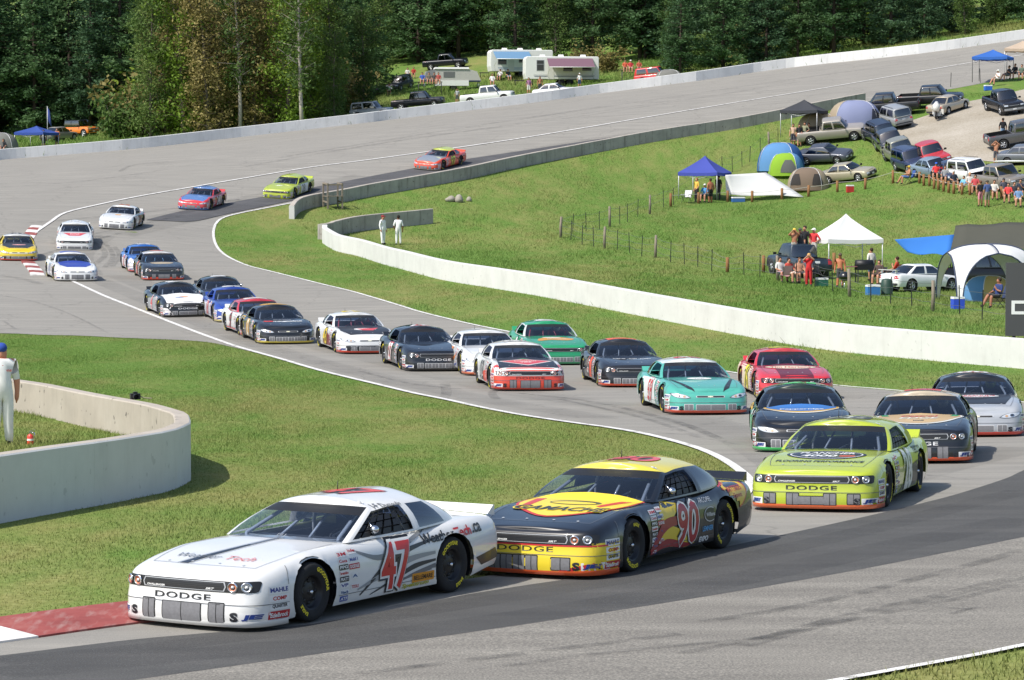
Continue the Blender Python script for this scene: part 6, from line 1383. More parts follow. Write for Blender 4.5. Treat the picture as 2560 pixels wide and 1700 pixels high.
# white arched shelter
ds = empty('dome_shelter', at(2466, 752), R(8), 'white arched dome shelter with navy edging at the frame edge', 'canopy', 'pop-up canopies'); S_, Hs = 1.85, 2.6
WS = cloth('shelter_white', 'e9e9e8', .2); rows = []
n = 16
def leaf(q):
    """one of four legs/petals: surface between two neighbouring arches"""
    rows = []
    for i in range(n + 1):
        t = i / n; r = []
        for j in range(9):
            u = j / 8 * 2 - 1                                   # across the leg, -1..1
            wide = 1 - .92 * math.sqrt(max(0.0, 1 - (t / .62) ** 2)) if t < .62 else 1.0; a = R(45 + 90 * q) + u * R(45) * wide; d = S_ * (1.42 if True else 1) * (1 - t ** 1.8); d = S_ * 1.35 * math.cos(t * math.pi / 2) ** .7
            edge = (abs(u) * wide); z = Hs * math.sin(t * math.pi / 2) ** .85 ; r.append((d * math.cos(a) / max(.75, 1 - .12 * edge), d * math.sin(a) / max(.75, 1 - .12 * edge), z))
        rows.append(r)
    m = MB(); m.grid(rows); o = m.build('canopy_leg', WS, ds); sm = o.modifiers.new('thick', 'SOLIDIFY'); sm.thickness = .015
    for e in (0, 8): m = MB(); m.tube([Vector(r[e]) * 1.005 for r in rows], .035, 5); m.build('edge_piping', NAVY, ds)
for q in range(4): leaf(q)
# ------------------------------------------------------------------ camp clutter
def camp_chair(px, yaw, c, label, P=None):
    p = P or at(*px); r = empty('camp_chair', p, px_heading(yaw), label, 'chair', 'folding camp chairs'); m = mat('chair_' + c, c, .85)
    b = MB(); b.grid([[(.25, y, .46 - .03 * (1 - abs(y) * 4)) for y in (-.25, 0, .25)], [(-.2, y, .40 - .04 * (1 - abs(y) * 4)) for y in (-.25, 0, .25)]]); b.build('seat', m, r)
    b = MB(); b.grid([[(-.2, y, .40) for y in (-.26, 0, .26)], [(-.36, y, .92) for y in (-.27, 0, .27)]]); b.build('backrest', m, r)
    for s in (1, -1):
        for a_, c_ in (((.28, s * .28, 0), (-.22, s * .28, .6)), ((-.28, s * .28, 0), (.24, s * .28, .6))): b = MB(); b.tube([a_, c_], .014, 5); b.build('leg', DPOLE, r)
        b = MB(); b.box((0, s * .3, .62), (.5, .06, .03)); b.build('armrest', m, r)
        b = MB(); b.tube([(-.22, s * .28, .4), (-.37, s * .28, .94)], .014, 5); b.build('post', DPOLE, r)
    return r
def cooler(px, c, label, sz=(.62, .38, .38), rz=.2):
    r = empty('cooler', at(*px), rz, label, 'cooler', 'coolers on the grass'); b = MB(); b.box((0, 0, sz[2] / 2), sz); b.build('box', mat('cooler_' + c, c, .5), r); b = MB(); b.box((0, 0, sz[2] + .04), (sz[0] * 1.03, sz[1] * 1.05, .09), taper=.95); b.build('lid', mat('cooler_lid', 'e4e4e2', .5), r); return r
cooler((2182, 738), '3a78b8', 'blue and white cooler between the grills by the canopy', (.62, .42, .42)); cooler((2394, 772), '3050c8', 'royal blue cooler at the leg of the dome shelter', (.5, .4, .44))
cooler((2054, 716), '2f6a58', 'dark green cooler beside the woman in red', (.6, .4, .36)); cooler((2470, 226), '2e66c8', 'blue cooler under the bright blue canopy', (.6, .4, .36)); cooler((2125, 481), 'b8302c', 'red cooler hanging by the rope fence', (.5, .3, .45))
cooler((1845, 505), '3a6aa8', 'flat blue tub beside the white tarp', (.9, .5, .28))
def grill(px, label, kettle=True, c='x'):
    r = empty('barbecue_grill', at(*px), .3, label, 'barbecue', 'barbecue grills'); bk = mat('grill_black', (.012, .012, .013), .3, 0, .5)
    b = MB(); b.lathe([(0, .48), (.15, .5), (.26, .6), (.29, .7)], 18); b.build('bowl', bk, r); b = MB(); b.lathe([(.295, .71), (.27, .82), (.16, .92), (.0, .95)], 18); b.build('lid', bk, r)
    for k in range(3): a = 2.1 * k; b = MB(); b.tube([(.15 * math.cos(a), .15 * math.sin(a), .55), (.3 * math.cos(a), .3 * math.sin(a), 0)], .016, 5); b.build('leg', CHROME, r)
    b = MB(); b.tube([(-.06, 0, .95), (-.05, 0, .99), (.05, 0, .99), (.06, 0, .95)], .012, 5); b.build('handle', WOODB, r)
grill((2112, 727), 'black kettle barbecue in front of the shirtless man')
gg = empty('gas_grill', at(2160, 706), .2, 'black gas barbecue under a plaid cloth beneath the white canopy', 'barbecue', 'barbecue grills'); b = MB(); b.box((0, 0, .8), (.9, .5, .28)); b.build('firebox', BLACK, gg); b = MB(); b.lathe([(.25, -.45), (.25, .45)], 14, 'X', (0, 0, .95), close=True); b.build('lid', BLACK, gg)
for s in (1, -1):
    for t in (1, -1): b = MB(); b.box((s * .4, t * .2, .33), (.05, .05, .66)); b.build('leg', DPOLE, gg)
b = MB(); b.box((-.75, 0, .84), (.6, .5, .04)); b.build('side_shelf', mat('plaid', '8c5a60', .9, var=.5, vscale=12), gg)
br = empty('barrel', at(2217, 738), 0, 'dark green ribbed barrel standing by the fence', 'barrel'); b = MB(); b.lathe([(0, 0), (.27, 0), (.29, .1), (.28, .12), (.29, .3), (.28, .32), (.29, .5), (.28, .52), (.27, .7), (.2, .78), (0, .8)], 20); b.build('drum', mat('barrel_green', '2a4438', .5), br)
for px, yaw, c, lab in (((1962, 708), 150, 'd8a8b0', 'camp chair draped with a pink towel by the fence'), ((2196, 712), 60, '2c2c30', 'black camp chair under the white canopy edge'), ((2238, 704), 120, 'b8402c', 'red camp chair beside the white sports sedan'), ((2500, 768), 75, '2e3a5c', 'navy camp chair inside the dome shelter'), ((2045, 706), -30, '36383c', 'charcoal lounge chair behind the woman in red'), ((2274, 458), 75, '3a5a9c', 'blue camp chair at the edge of the grass'), ((2344, 451), 10, '3a5a9c', 'blue camp chair behind the log posts'), ((1716, 508), 30, 'cfcfcf', 'white folding table chair at the indigo canopy'), ((1985, 366), 10, 'd6d6d4', 'white lawn chair under the black canopy')): camp_chair(px, yaw, c, lab)
fl = empty('flag_pole', at(119, 362), 0, 'blue flag on a thin pole behind the outer wall', 'flag'); b = MB(); b.tube([(0, 0, -.3), (0, 0, 3.6)], .03, 6); b.build('pole', POLE, fl); b = MB(); b.grid([[(0, 0, 3.55), (.25, .05, 3.1), (.3, 0, 2.5)], [(0, 0, 2.7), (.12, .05, 2.1), (.42, 0, 1.6)]]); o = b.build('flag', mat('flag_blue', '3a4a8c', .8), fl); o.modifiers.new('thick', 'SOLIDIFY').thickness = .01
sf = empty('scaffold', at(1580, 208), 0, 'steel scaffold platform with three people behind the wall', 'scaffold'); b = MB()
for x in (-1, 1):
    for y in (-.6, .6): b.tube([(x, y, 0), (x, y, 1.3)], .03, 5)
    b.tube([(x, -.6, .2), (x, .6, 1.2)], .02, 5)
b.tube([(-1, -.6, .2), (1, -.6, 1.2)], .02, 5); b.build('frame', DPOLE, sf); b = MB(); b.box((0, 0, 1.33), (2.3, 1.4, .06)); b.build('deck', WOODG, sf)
sf2 = empty('scaffold', at(1075, 240), 0, 'steel scaffold carrying seated people beside the pop-up camper', 'scaffold'); b = MB()
for x in (-1.2, 1.2):
    for y in (-.5, .5): b.tube([(x, y, 0), (x, y, 1.45)], .03, 5)
b.tube([(-1.2, -.5, .1), (1.2, -.5, 1.3)], .02, 5); b.tube([(1.2, -.5, .1), (-1.2, -.5, 1.3)], .02, 5); b.build('frame', DPOLE, sf2); b = MB(); b.box((0, 0, 1.48), (2.6, 1.2, .06)); b.build('deck', WOODG, sf2)
bd = empty('surf_board', at(2530, 478) + Vector((0, 0, 2.0)), 0, 'long white board lying on the roof of the taupe pickup', 'board'); b = MB(); b.ball((0, 0, 0), (1.3, .28, .07), 14, 8); b.build('board', TRW, bd)
# ------------------------------------------------------------------ people: posed figures, one continuous skin each
SKIN_SLOTS = ('skin', 'shirt', 'forearm', 'thigh', 'shin', 'shoe')
def figure(name, J, rs=1.12):
    """J: dict of joints; builds a skinned body. slots: 0 skin 1 shirt 2 forearm 3 thigh/pelvis 4 shin 5 shoe"""
    V, E, Rd, S = [], [], [], []
    def add(p, r): V.append(p); Rd.append((r[0] * rs, r[1] * rs)); return len(V) - 1
    pel = add(J['pelvis'], (.145, .12)); sp = add(J['spine'], (.135, .105)); ch = add(J['chest'], (.165, .115)); nk = add(J['neck'], (.06, .06)); jw = add(J['jaw'], (.072, .08)); hd = add(J['head'], (.088, .1)); tp = add(J['top'], (.06, .07))
    E += [(pel, sp, 1), (sp, ch, 1), (ch, nk, 1), (nk, jw, 0), (jw, hd, 0), (hd, tp, 0)]
    nose = add(tuple(np.array(J['head']) + np.array(J['face']) * .1 + np.array((0, 0, -.025))), (.018, .018)); E.append((hd, nose, 0))
    for s, k in ((1, 'l'), (-1, 'r')):
        a = add(J['sh_' + k], (.072, .072)); e = add(J['el_' + k], (.048, .048)); w = add(J['wr_' + k], (.034, .032)); h = add(J['ha_' + k], (.042, .026)); tip = add(tuple(np.array(J['ha_' + k]) * 1.0 + (np.array(J['ha_' + k]) - np.array(J['wr_' + k])) * .9), (.022, .014))
        E += [(ch, a, 1), (a, e, 1), (e, w, 2), (w, h, 0), (h, tip, 0)]
        d = np.array(J['ha_' + k]) - np.array(J['wr_' + k]); th = add(tuple(np.array(J['ha_' + k]) + np.array((.045, 0, .0)) + d * .15), (.014, .014)); E.append((h, th, 0))
        hp = add(J['hip_' + k], (.105, .10)); kn = add(J['kn_' + k], (.074, .074)); an = add(J['an_' + k], (.056, .056)); to = add(J['to_' + k], (.052, .042)); E += [(pel, hp, 3), (hp, kn, 3), (kn, an, 4), (an, to, 5)]
    me = bpy.data.meshes.new(name); me.from_pydata([tuple(v) for v in V], [e[:2] for e in E], []); o = bpy.data.objects.new(name, me); COL.objects.link(o)
    o.modifiers.new('skin', 'SKIN'); sl = me.skin_vertices[0].data
    for i, r in enumerate(Rd): sl[i].radius = r; sl[i].use_root = (i == pel)
    sb = o.modifiers.new('sub', 'SUBSURF'); sb.levels = 1; sb.render_levels = 1
    dg = bpy.context.evaluated_depsgraph_get(); out = bpy.data.meshes.new_from_object(o.evaluated_get(dg)); out.name = name; bpy.data.objects.remove(o)
    Vn = [np.array(v) for v in V]; idx = []
    for p in out.polygons:
        c = np.array(p.center); best = None
        for a, b, m in E:
            A, B = Vn[a], Vn[b]; t = np.clip(np.dot(c - A, B - A) / max(1e-9, np.dot(B - A, B - A)), 0, 1); d = np.linalg.norm(c - A - (B - A) * t) - (Rd[a][0] * (1 - t) + Rd[b][0] * t)
            if best is None or d < best[0]: best = (d, m)
        m = best[1]
        if m == 1 and c[2] > J['neck'][2] - .01: m = 0
        if m == 1 and c[2] < J['pelvis'][2] + .02 and 'sit' not in name: m = 3
        idx.append(m)
    out.materials.clear()
    for k in range(6): out.materials.append(MATS['black_trim'])
    out.polygons.foreach_set('material_index', idx); out.polygons.foreach_set('use_smooth', [True] * len(idx)); out.update(); return out
def pose(**kw):
    J = dict(pelvis=(0, 0, .95), spine=(.0, 0, 1.13), chest=(.0, 0, 1.33), neck=(0, 0, 1.49), jaw=(.02, 0, 1.55), head=(.015, 0, 1.64), top=(.0, 0, 1.71), face=(1, 0, 0))
    for s, k in ((1, 'l'), (-1, 'r')):
        J.update({'sh_' + k: (0, s * .185, 1.41), 'el_' + k: (-.03, s * .255, 1.13), 'wr_' + k: (.05, s * .27, .89), 'ha_' + k: (.07, s * .265, .81), 'hip_' + k: (0, s * .09, .90), 'kn_' + k: (.02, s * .105, .49), 'an_' + k: (-.02, s * .115, .085), 'to_' + k: (.13, s * .14, .04)})
    J.update(kw); return J
SITJ = dict(pelvis=(-.05, 0, .52), spine=(-.1, 0, .70), chest=(-.13, 0, .90), neck=(-.12, 0, 1.06), jaw=(-.1, 0, 1.12), head=(-.1, 0, 1.21), top=(-.11, 0, 1.28))
for s, k in ((1, 'l'), (-1, 'r')): SITJ.update({'sh_' + k: (-.12, s * .185, .98), 'el_' + k: (-.02, s * .27, .72), 'wr_' + k: (.2, s * .2, .66), 'ha_' + k: (.28, s * .17, .64), 'hip_' + k: (0, s * .1, .52), 'kn_' + k: (.42, s * .14, .54), 'an_' + k: (.46, s * .15, .085), 'to_' + k: (.60, s * .17, .04)})
FIG = {'stand': figure('stand', pose(an_r=(.06, -.13, .085), to_r=(.21, -.16, .04))),
       'hip': figure('hip', pose(el_l=(-.05, .36, 1.16), wr_l=(.03, .18, 1.02), ha_l=(.06, .14, .99), kn_l=(.05, .13, .49))),
       'shade': figure('shade', pose(el_l=(.16, .30, 1.40), wr_l=(.2, .1, 1.58), ha_l=(.19, .05, 1.64), el_r=(.18, -.30, 1.38), wr_r=(.2, -.1, 1.58), ha_r=(.19, -.05, 1.64))),
       'back': figure('back', pose(el_l=(.02, .27, 1.14), wr_l=(.16, .22, .96), ha_l=(.22, .18, .93), el_r=(-.02, -.26, 1.13), kn_r=(.05, -.11, .49), an_r=(.02, -.13, .085))),
       'sit': figure('sit', pose(**SITJ)), 'sit_lean': figure('sit_lean', pose(**{**SITJ, 'wr_l': (.1, .1, .8), 'ha_l': (.12, .05, .9), 'kn_r': (.45, -.05, .58), 'an_r': (.7, -.1, .12), 'to_r': (.82, -.1, .1)}))}
DRV = dict(pelvis=(-.1, 0, .18), spine=(-.16, 0, .36), chest=(-.2, 0, .55), neck=(-.19, 0, .70), jaw=(-.17, 0, .75), head=(-.17, 0, .83), top=(-.18, 0, .89))
for s, k in ((1, 'l'), (-1, 'r')): DRV.update({'sh_' + k: (-.18, s * .18, .62), 'el_' + k: (.08, s * .25, .45), 'wr_' + k: (.28, s * .14, .52), 'ha_' + k: (.34, s * .1, .55), 'hip_' + k: (-.05, s * .1, .18), 'kn_' + k: (.35, s * .13, .30), 'an_' + k: (.72, s * .12, .12), 'to_' + k: (.78, s * .12, .2)})
FIG['sit_drive'] = figure('sit_drive', pose(**DRV))
CLOTH = {}
def cl(c): return mat('cloth_' + c, c, .9, var=.12, vscale=9)
SK = 'b88468'
def person(px, yaw, pz, top, low, label, shin=None, fore=None, shoe='2c2a28', hair='3a2c22', cap=None, skin=SK, h=1.74, dz=0.0, group='spectators', P=None):
    p = P if P is not None else at(*px); root = empty('person', (p.x, p.y, p.z + dz), px_heading(yaw), label, 'person', group); k = h / 1.74; root.scale = (k, k, k)
    o = obj('body', FIG[pz], root); sk = mat('skin_' + skin, skin, .6); cols = [sk, cl(top) if top else sk, cl(fore) if fore else sk, cl(low), cl(shin) if shin else sk, cl(shoe)]
    for i, m in enumerate(cols): o.material_slots[i].link = 'OBJECT'; o.material_slots[i].material = m
    hz = (1.645 if 'sit' not in pz else 1.215); hx = .0 if 'sit' not in pz else -.115; b = MB()
    if cap:
        b.ball((hx + .005, 0, hz + .03), (.115, .1, .095), 12, 6)
        b.box((hx + .14, 0, hz + .04), (.14, .15, .015), ry=R(8)); b.build('cap', cl(cap), root)
    else: b.ball((hx - .02, 0, hz + .025), (.108, .1, .105), 12, 7); b.build('hair', cl(hair), root)
    return root
W_ = 'ececea'
person((957, 612), -55, 'stand', W_, W_, 'marshal in white overalls standing side-on behind the white wall', shin=W_, fore=W_, cap='8c3030', h=1.80, group='track marshals')
person((996, 612), 170, 'back', W_, W_, 'marshal in white shirt seen from behind beside the grey return wall', shin=W_, hair='241c18', skin='8a5a44', h=1.80, group='track marshals')
# camera-side marshal: larger, with modelled hand
mp = at(6, 1112, .33); big = person(None, 160, 'hip', W_, W_, 'marshal in white polo and blue cap standing behind the corner wall', shin=W_, cap='2a4a9c', h=1.98, P=Vector((mp.x, mp.y, mp.z + .33)), group='track marshals', hair='5a4030', skin='c98a72')
big.children[0].data = FIG['hipbig'] = figure('hipbig', pose(el_l=(-.05, .33, 1.16), wr_l=(.03, .16, 1.02), ha_l=(.06, .12, .99), el_r=(.03, -.265, 1.13), wr_r=(.05, -.275, .90), ha_r=(.06, -.27, .82), an_l=(-.06, .15, .085), an_r=(.05, -.13, .085), to_r=(.19, -.17, .04)), 1.38)
for i in range(6): big.children[0].material_slots[i].link = 'OBJECT'
sk_ = mat('skin_c98a72', 'c98a72', .6)
for i, m in enumerate((sk_, cl(W_), sk_, cl(W_), cl(W_), cl('2c2a28'))): big.children[0].material_slots[i].material = m
b = MB()
for k, (y, ln) in enumerate(((-.03, .075), (-.01, .085), (.012, .08), (.032, .065))): b.tube([(.05 + y, -.27 + .004 * k, .80), (.06 + y, -.268, .80 - ln * .55), (.075 + y, -.26, .80 - ln)], [.011, .010, .008], 6)
b.build('fingers', sk_, big)['kind'] = 'stuff'
b = MB(); v, f = TX('vodafone', w=.30, h=.055, bold=.01); b.add([(-.122, x * -1, 1.30 + y) for x, y in v], f); v, f = EL(.03, .03, 12); b.add([(-.118, x, 1.37 + y) for x, y in v], f); b.build('shirt_print', flat('d04038'), big)
for dx_, dz_, pz, top, low, lab, kw in ((-.35, 0, 'shade', None, 'b8b0a4', 'bare-chested person in yellow cap shading eyes in the pickup bed', dict(cap='d8b848', skin='a87052')), (-.02, .25, 'stand', '34353a', '2c3440', 'person in dark shirt standing in the pickup bed', dict(shin='2c3440', cap='4a4c50')), (.28, .7, 'stand', '222226', '2c3440', 'tallest person in black printed shirt at the back of the pickup bed', dict(shin='2c3440', h=1.86)), (.75, .3, 'hip', 'c8383c', 'c8c4bc', 'person in red vest and white cap in the pickup bed', dict(cap='eceae4'))):
    q = at(2000, 690); person(None, 20 + 30 * dx_, pz, top, low, lab, P=Vector((q.x + dx_ + .0, q.y - .4 + dz_, q.z + .85)), **kw)
person((2022, 716), 10, 'shade', 'd02c30', 'c02a2e', 'woman in red top and trousers shading her eyes by the fence', shin='c02a2e', hair='c8a060', h=1.68)
person((2100, 719), 15, 'stand', None, '46464a', 'shirtless man in grey shorts and cap under the white canopy', cap='5a4c40', skin='b8704c')
for px, yaw, pz, top, low, lab, kw in (((1975, 708), -30, 'sit', 'b8483c', 'd8c0b0', 'seated woman in rust top by the pink towel chair', dict(hair='2a1c18')), ((2000, 708), -10, 'sit', None, '3a3c44', 'seated sunbather with dark hair beside the woman in red', dict(hair='6a4a34')), ((1952, 706), -20, 'sit', 'd0d0cc', '5a5c66', 'seated person in pale shirt farthest along by the pickup', {}),
    ((2237, 704), 110, 'sit_lean', 'b0442c', '3a3030', 'seated woman in rust dress beside the white sports sedan', dict(hair='3a2018')), ((2196, 713), 30, 'sit', '4a3c38', '5c4c44', 'person seated in the black chair under the white canopy', {}), ((2492, 770), 60, 'sit_lean', '2c3c6c', '3a3436', 'person in navy reclining under the dome shelter', dict(skin='a06a50')),
    ((1742, 506), 60, 'back', 'd8b04c', '2a2a2e', 'person in yellow and black shirt cooking under the indigo canopy', dict(shin='2a2a2e', hair='8a6a40')), ((1776, 508), 150, 'stand', None, '2a2628', 'shirtless man in dark shorts under the indigo canopy', dict(skin='a8684a')), ((1761, 506), 20, 'sit', '5a9cd0', '2c3c5c', 'person in sky blue shirt seated under the indigo canopy', dict(cap='e0e0dc')), ((1796, 500), 40, 'stand', '2c2a2c', '3c3438', 'person in black behind the grill under the indigo canopy', dict(shin='3c3438')),
    ((1983, 366), 10, 'stand', 'c8a890', '3a3c44', 'person in beige top under the black canopy', {}), ((1998, 367), -15, 'stand', '2c2c30', '8c8478', 'person in black top under the black canopy', {}), ((2012, 362), 30, 'hip', '8c8c70', '4a6a8c', 'person in olive top beside the pewter pickup tailgate', {}), ((2022, 350), 0, 'sit', 'a8402c', '3a3030', 'person in red seated behind the black canopy', {}),
    ((2269, 461), 78, 'sit_lean', None, '4a6a9c', 'shirtless man in yellow cap sprawled in a blue camp chair', dict(cap='d8b83c', skin='b07a5a')), ((2340, 453), 15, 'sit', 'd03436', '3a3c44', 'person in red shirt under a blue umbrella hat', dict(cap='3a6ad0')), ((2408, 482), 30, 'sit', '7ab8d8', 'd0c8c0', 'child in light blue seated behind the log posts', dict(h=1.5)), ((2425, 480), 0, 'sit', 'c8c4c0', '8c8a86', 'person in white seated beside the child behind the posts', dict(hair='b89060')),
    ((2451, 516), 160, 'stand', '26262a', 'd88c9c', 'woman in black top and pink shorts seen from behind', dict(hair='6a4430', h=1.66)), ((2468, 518), 165, 'stand', '4a5c8c', '8a8478', 'man in blue shirt and khaki shorts beside the woman in pink shorts', dict(cap='4a4640')), ((2507, 355), 170, 'back', '1e1e22', '7a94b0', 'man in black shirt and pale jeans shorts walking on the gravel', {}), ((2490, 412), 20, 'shade', None, '4a4c54', 'shirtless man standing behind the taupe pickup', dict(skin='b07a5c')),
    ((2520, 508), 20, 'sit', 'd04040', '3a3436', 'person in red seated in the group at the frame edge', {}), ((2537, 505), -10, 'sit', '3c3c44', '8c6a5c', 'person in charcoal seated in the group at the frame edge', {}), ((2551, 498), 10, 'sit_lean', '2c3444', '3a3c44', 'person in navy seated last in the group at the frame edge', {}),
    ((2362, 462), 20, 'sit', '8a8c90', '4a4c54', 'person in grey seated between the log posts and pale coupe', {}), ((2385, 474), -10, 'sit', '2c3444', '6a6058', 'person in dark blue seated behind the log posts by the dark sedan', dict(cap='d8d6d0')), ((2438, 486), 15, 'sit', 'b8484c', '5a5a60', 'person in crimson seated before the white SUV', {}), ((2486, 500), 5, 'sit', 'd0ccc4', '5a4c44', 'person in cream seated by the taupe pickup', {}), ((2510, 495), -5, 'sit', '4a4c58', '8a8074', 'person in slate seated by the taupe pickup', dict(cap='3a3c44')), ((2546, 518), 10, 'sit', '6a8ab0', 'c8b8a8', 'person in steel blue seated nearest the frame edge', {}), ((2020, 706), 0, 'sit', '5c5a60', '3a3c44', 'person in grey seated behind the woman in red', {}), ((2178, 702), 150, 'stand', 'd8d4cc', '4a5c7c', 'person in cream top standing at the back of the white canopy', {}),
    ((2493, 214), 60, 'sit_lean', 'e0deda', '8a8478', 'person in white seated under the bright blue canopy', dict(cap='e8e6e0')), ((2536, 198), 40, 'sit', '26262a', '3a3c44', 'person in black seated under the tan canopy', {}), ((2554, 200), 20, 'sit', '5a6a5c', '4a4a50', 'person in green seated under the tan canopy', {}), ((2520, 203), 70, 'sit_lean', '34343a', '5a5a60', 'person in charcoal reclining between blue and tan canopies', {}),
    ((1322, 236), 5, 'stand', '9a6a90', 'd8d8d4', 'woman in purple top by the maroon awning trailer', dict(h=1.68)), ((1350, 234), -10, 'stand', None, '4a4a50', 'shirtless man beside the woman in purple', dict(skin='a87052')), ((1449, 220), 0, 'stand', 'dcdcda', '3a4a6c', 'person in white leaning on the wall before the trailer', dict(cap='dcdcda', h=1.5)), ((1143, 258), 0, 'stand', 'b0b0b2', '5a5a60', 'boy in grey behind the wall by the charcoal pickup', dict(h=1.45)),
    ((1250, 203), 20, 'sit', 'd8d6d2', '3a4a6c', 'person in white seated under the blue awning', {}), ((1271, 203), -20, 'sit', '3c3c40', '8a9ab0', 'person in black seated under the blue awning', {}), ((973, 240), 0, 'sit', 'd8d4ce', '8a8074', 'person in white seated by the black SUV', {}), ((1034, 196), 0, 'sit', 'b03c30', '3a3434', 'person in red seated on the slope behind the black SUV', {}), ((1019, 198), 0, 'sit', 'cfcdc8', '5a5a60', 'person in white seated on the slope behind the black SUV', {}),
    ((109, 372), 0, 'stand', '2c2c30', '4a4c54', 'person in black under the far blue canopy', {}), ((143, 368), 20, 'stand', 'b8744c', '3a3c44', 'person in orange beside the far blue canopy', {}), ((8, 384), 0, 'sit', '2c2c30', '3a3c44', 'person in black beside the grey dome tent', {})):
    person(px, yaw, pz, top, low, lab, **kw)
q = sf.location
for i, (dx_, c, lw, cp) in enumerate(((-.7, 'c0583c', '5a4a44', None), (-.15, 'b8343c', 'b8a090', 'e8e6e0'), (.7, 'a8503c', '6a6a6c', None))): person(None, 0, 'sit', c, lw, ['person in orange seated first on the scaffold by the red SUV', 'person in red and white cap seated in the middle of the scaffold', 'person in brown seated last on the scaffold nearest the red SUV'][i], P=q + Vector((dx_, -.4, 1.0)), cap=cp)
q = sf2.location
for i, (dx_, c, lw) in enumerate(((-.8, '3c5cb0', 'a8a098'), (-.1, '6a6254', '8a7a6c'), (.45, '4a4644', '6a5a50'), (.9, 'a85048', 'a89080'))): person(None, 0, 'sit', c, lw, ['person in blue seated on the scaffold by the pop-up camper', 'person in olive seated on the scaffold by the pop-up camper', 'person in dark grey seated on the scaffold by the pop-up camper', 'person in rust seated at the end of the camper scaffold'][i], P=q + Vector((dx_, -.2, 1.15)))
q = at(1226, 247); person(None, 0, 'sit', 'dcdad6', '8a8a8c', 'person in white sitting on the white pickup behind the wall', P=q + Vector((.2, -.3, 1.2)))

# drivers at the wheel of the cars whose cockpits can be seen into
ROOTS = [o for o in SC.objects if o.name.startswith('race_car')]
for i, (c_, sui, hel) in enumerate(zip(CARS[:14], ('2c3040', '34343a', '3a4030', '2a2c34', '6a6c70', '303438', '7a3038', '40605c', '34343a', '3a3c48', '8a3038', '9a9c9c', '2a2c34', '8a3038'), ('d8d8d4', '2c3a6c', '2a2c30', 'c8c0b0', 'b8d040', '3c6c50', 'c8343c', 'e0e4e0', 'c86040', 'd0d0d4', 'e4e4e0', 'd8d8d4', 'a83038', 'd0d0cc'))):
    r = ROOTS[i]; M = r.matrix_world.copy(); loc = M @ Vector((-.30, .36, .24)); d = empty('person', loc, 0, 'driver with ' + ('pale' if i % 2 == 0 else 'dark') + ' helmet inside the ' + c_['label'].split(' race car')[0] + (' race car ' + c_['label'].split(' race car ')[1])[:60].rsplit(' ', 1)[0] if False else None, 'person', 'drivers in the race cars')
    d['label'] = 'driver at the wheel of the ' + ' '.join(c_['label'].split()[:10]); d.rotation_euler = M.to_euler()
    o = obj('body', FIG['sit_drive'], d)
    for j, m in enumerate((cl(sui), cl(sui), cl(sui), cl(sui), cl(sui), cl('1c1c1e'))): o.material_slots[j].link = 'OBJECT'; o.material_slots[j].material = m
    b = MB(); b.ball((-.165, 0, .81), (.145, .125, .15), 14, 9); b.build('helmet', paint(hel), d); b = MB(); b.ball((-.11, 0, .82), (.1, .105, .045), 12, 6); b.build('visor', BLACK, d)
# ------------------------------------------------------------------ woods beyond the outer wall
def leafmat(name, cols, trans=.3):
    nb = NB(name); tc = nb.tc('Object'); n1 = nb.noise(tc, .35, 3); n2 = nb.noise(tc, 3.5, 3, .7)
    m = nb.math('ADD', nb.math('MULTIPLY', n1, .55), nb.math('MULTIPLY', n2, .45)); oi = nb.N.new('ShaderNodeObjectInfo')
    m = nb.math('ADD', m, nb.math('MULTIPLY', nb.math('SUBTRACT', oi.outputs['Random'], .5), .16))
    col = nb.ramp(m, list(zip((.32, .5, .68), cols))); nb.done(col, .7, .25)
    tr = nb.N.new('ShaderNodeBsdfTranslucent'); nb.L.new(col, tr.inputs[0]); ms = nb.N.new('ShaderNodeMixShader'); ms.inputs[0].default_value = trans
    nb.L.new(nb.b.outputs[0], ms.inputs[1]); nb.L.new(tr.outputs[0], ms.inputs[2]); nb.L.new(ms.outputs[0], nb.N['Material Output'].inputs[0]); return nb.m
LF = {'pine': leafmat('pine_needles', ('34502f', '4d6b42', '6a8656'), .3), 'green': leafmat('green_leaves', ('394d24', '546e36', '7b8d4c')), 'dry': leafmat('dry_leaves', ('5e5734', '857b4a', 'a89a62')), 'bright': leafmat('bright_leaves', ('4c6620', '728f32', 'a0ae48')), 'spruce': leafmat('bluegreen_needles', ('375338', '4f6c4c', '6b8662'), .3)}
BARK = mat('grey_bark', '6b6258', .95, var=.35, vscale=5); BIRCH = mat('pale_bark', 'a8a196', .9, var=.3, vscale=5); PBARK = mat('dark_bark', '453a32', .95, var=.3, vscale=4)
def leaf_mesh(name, C, size, m, n_each, spread, flat_=.5, rng=None):
    """C: cluster centres (n,3); scatters leaf quads round them"""
    rng = rng or RNG; k = len(C) * n_each; ctr = np.repeat(C, n_each, 0) + rng.normal(0, 1, (k, 3)) * np.asarray(spread)
    a = rng.normal(0, 1, (k, 3)); a[:, 2] *= flat_; a /= np.linalg.norm(a, axis=1)[:, None]; b_ = rng.normal(0, 1, (k, 3)); b_ -= a * (a * b_).sum(1)[:, None]; b_ /= np.linalg.norm(b_, axis=1)[:, None]
    s = size * rng.uniform(.6, 1.4, (k, 1)); P = np.stack([ctr - a * s, ctr - b_ * s * .45, ctr + a * s, ctr + b_ * s * .45], 1).reshape(-1, 3)
    me = bpy.data.meshes.new(name); me.vertices.add(4 * k); me.vertices.foreach_set('co', P.ravel()); me.loops.add(4 * k); me.polygons.add(k); me.loops.foreach_set('vertex_index', np.arange(4 * k)); me.polygons.foreach_set('loop_start', np.arange(0, 4 * k, 4)); me.polygons.foreach_set('loop_total', np.full(k, 4)); me.update(calc_edges=True); me.validate(); me.materials.append(m); return me
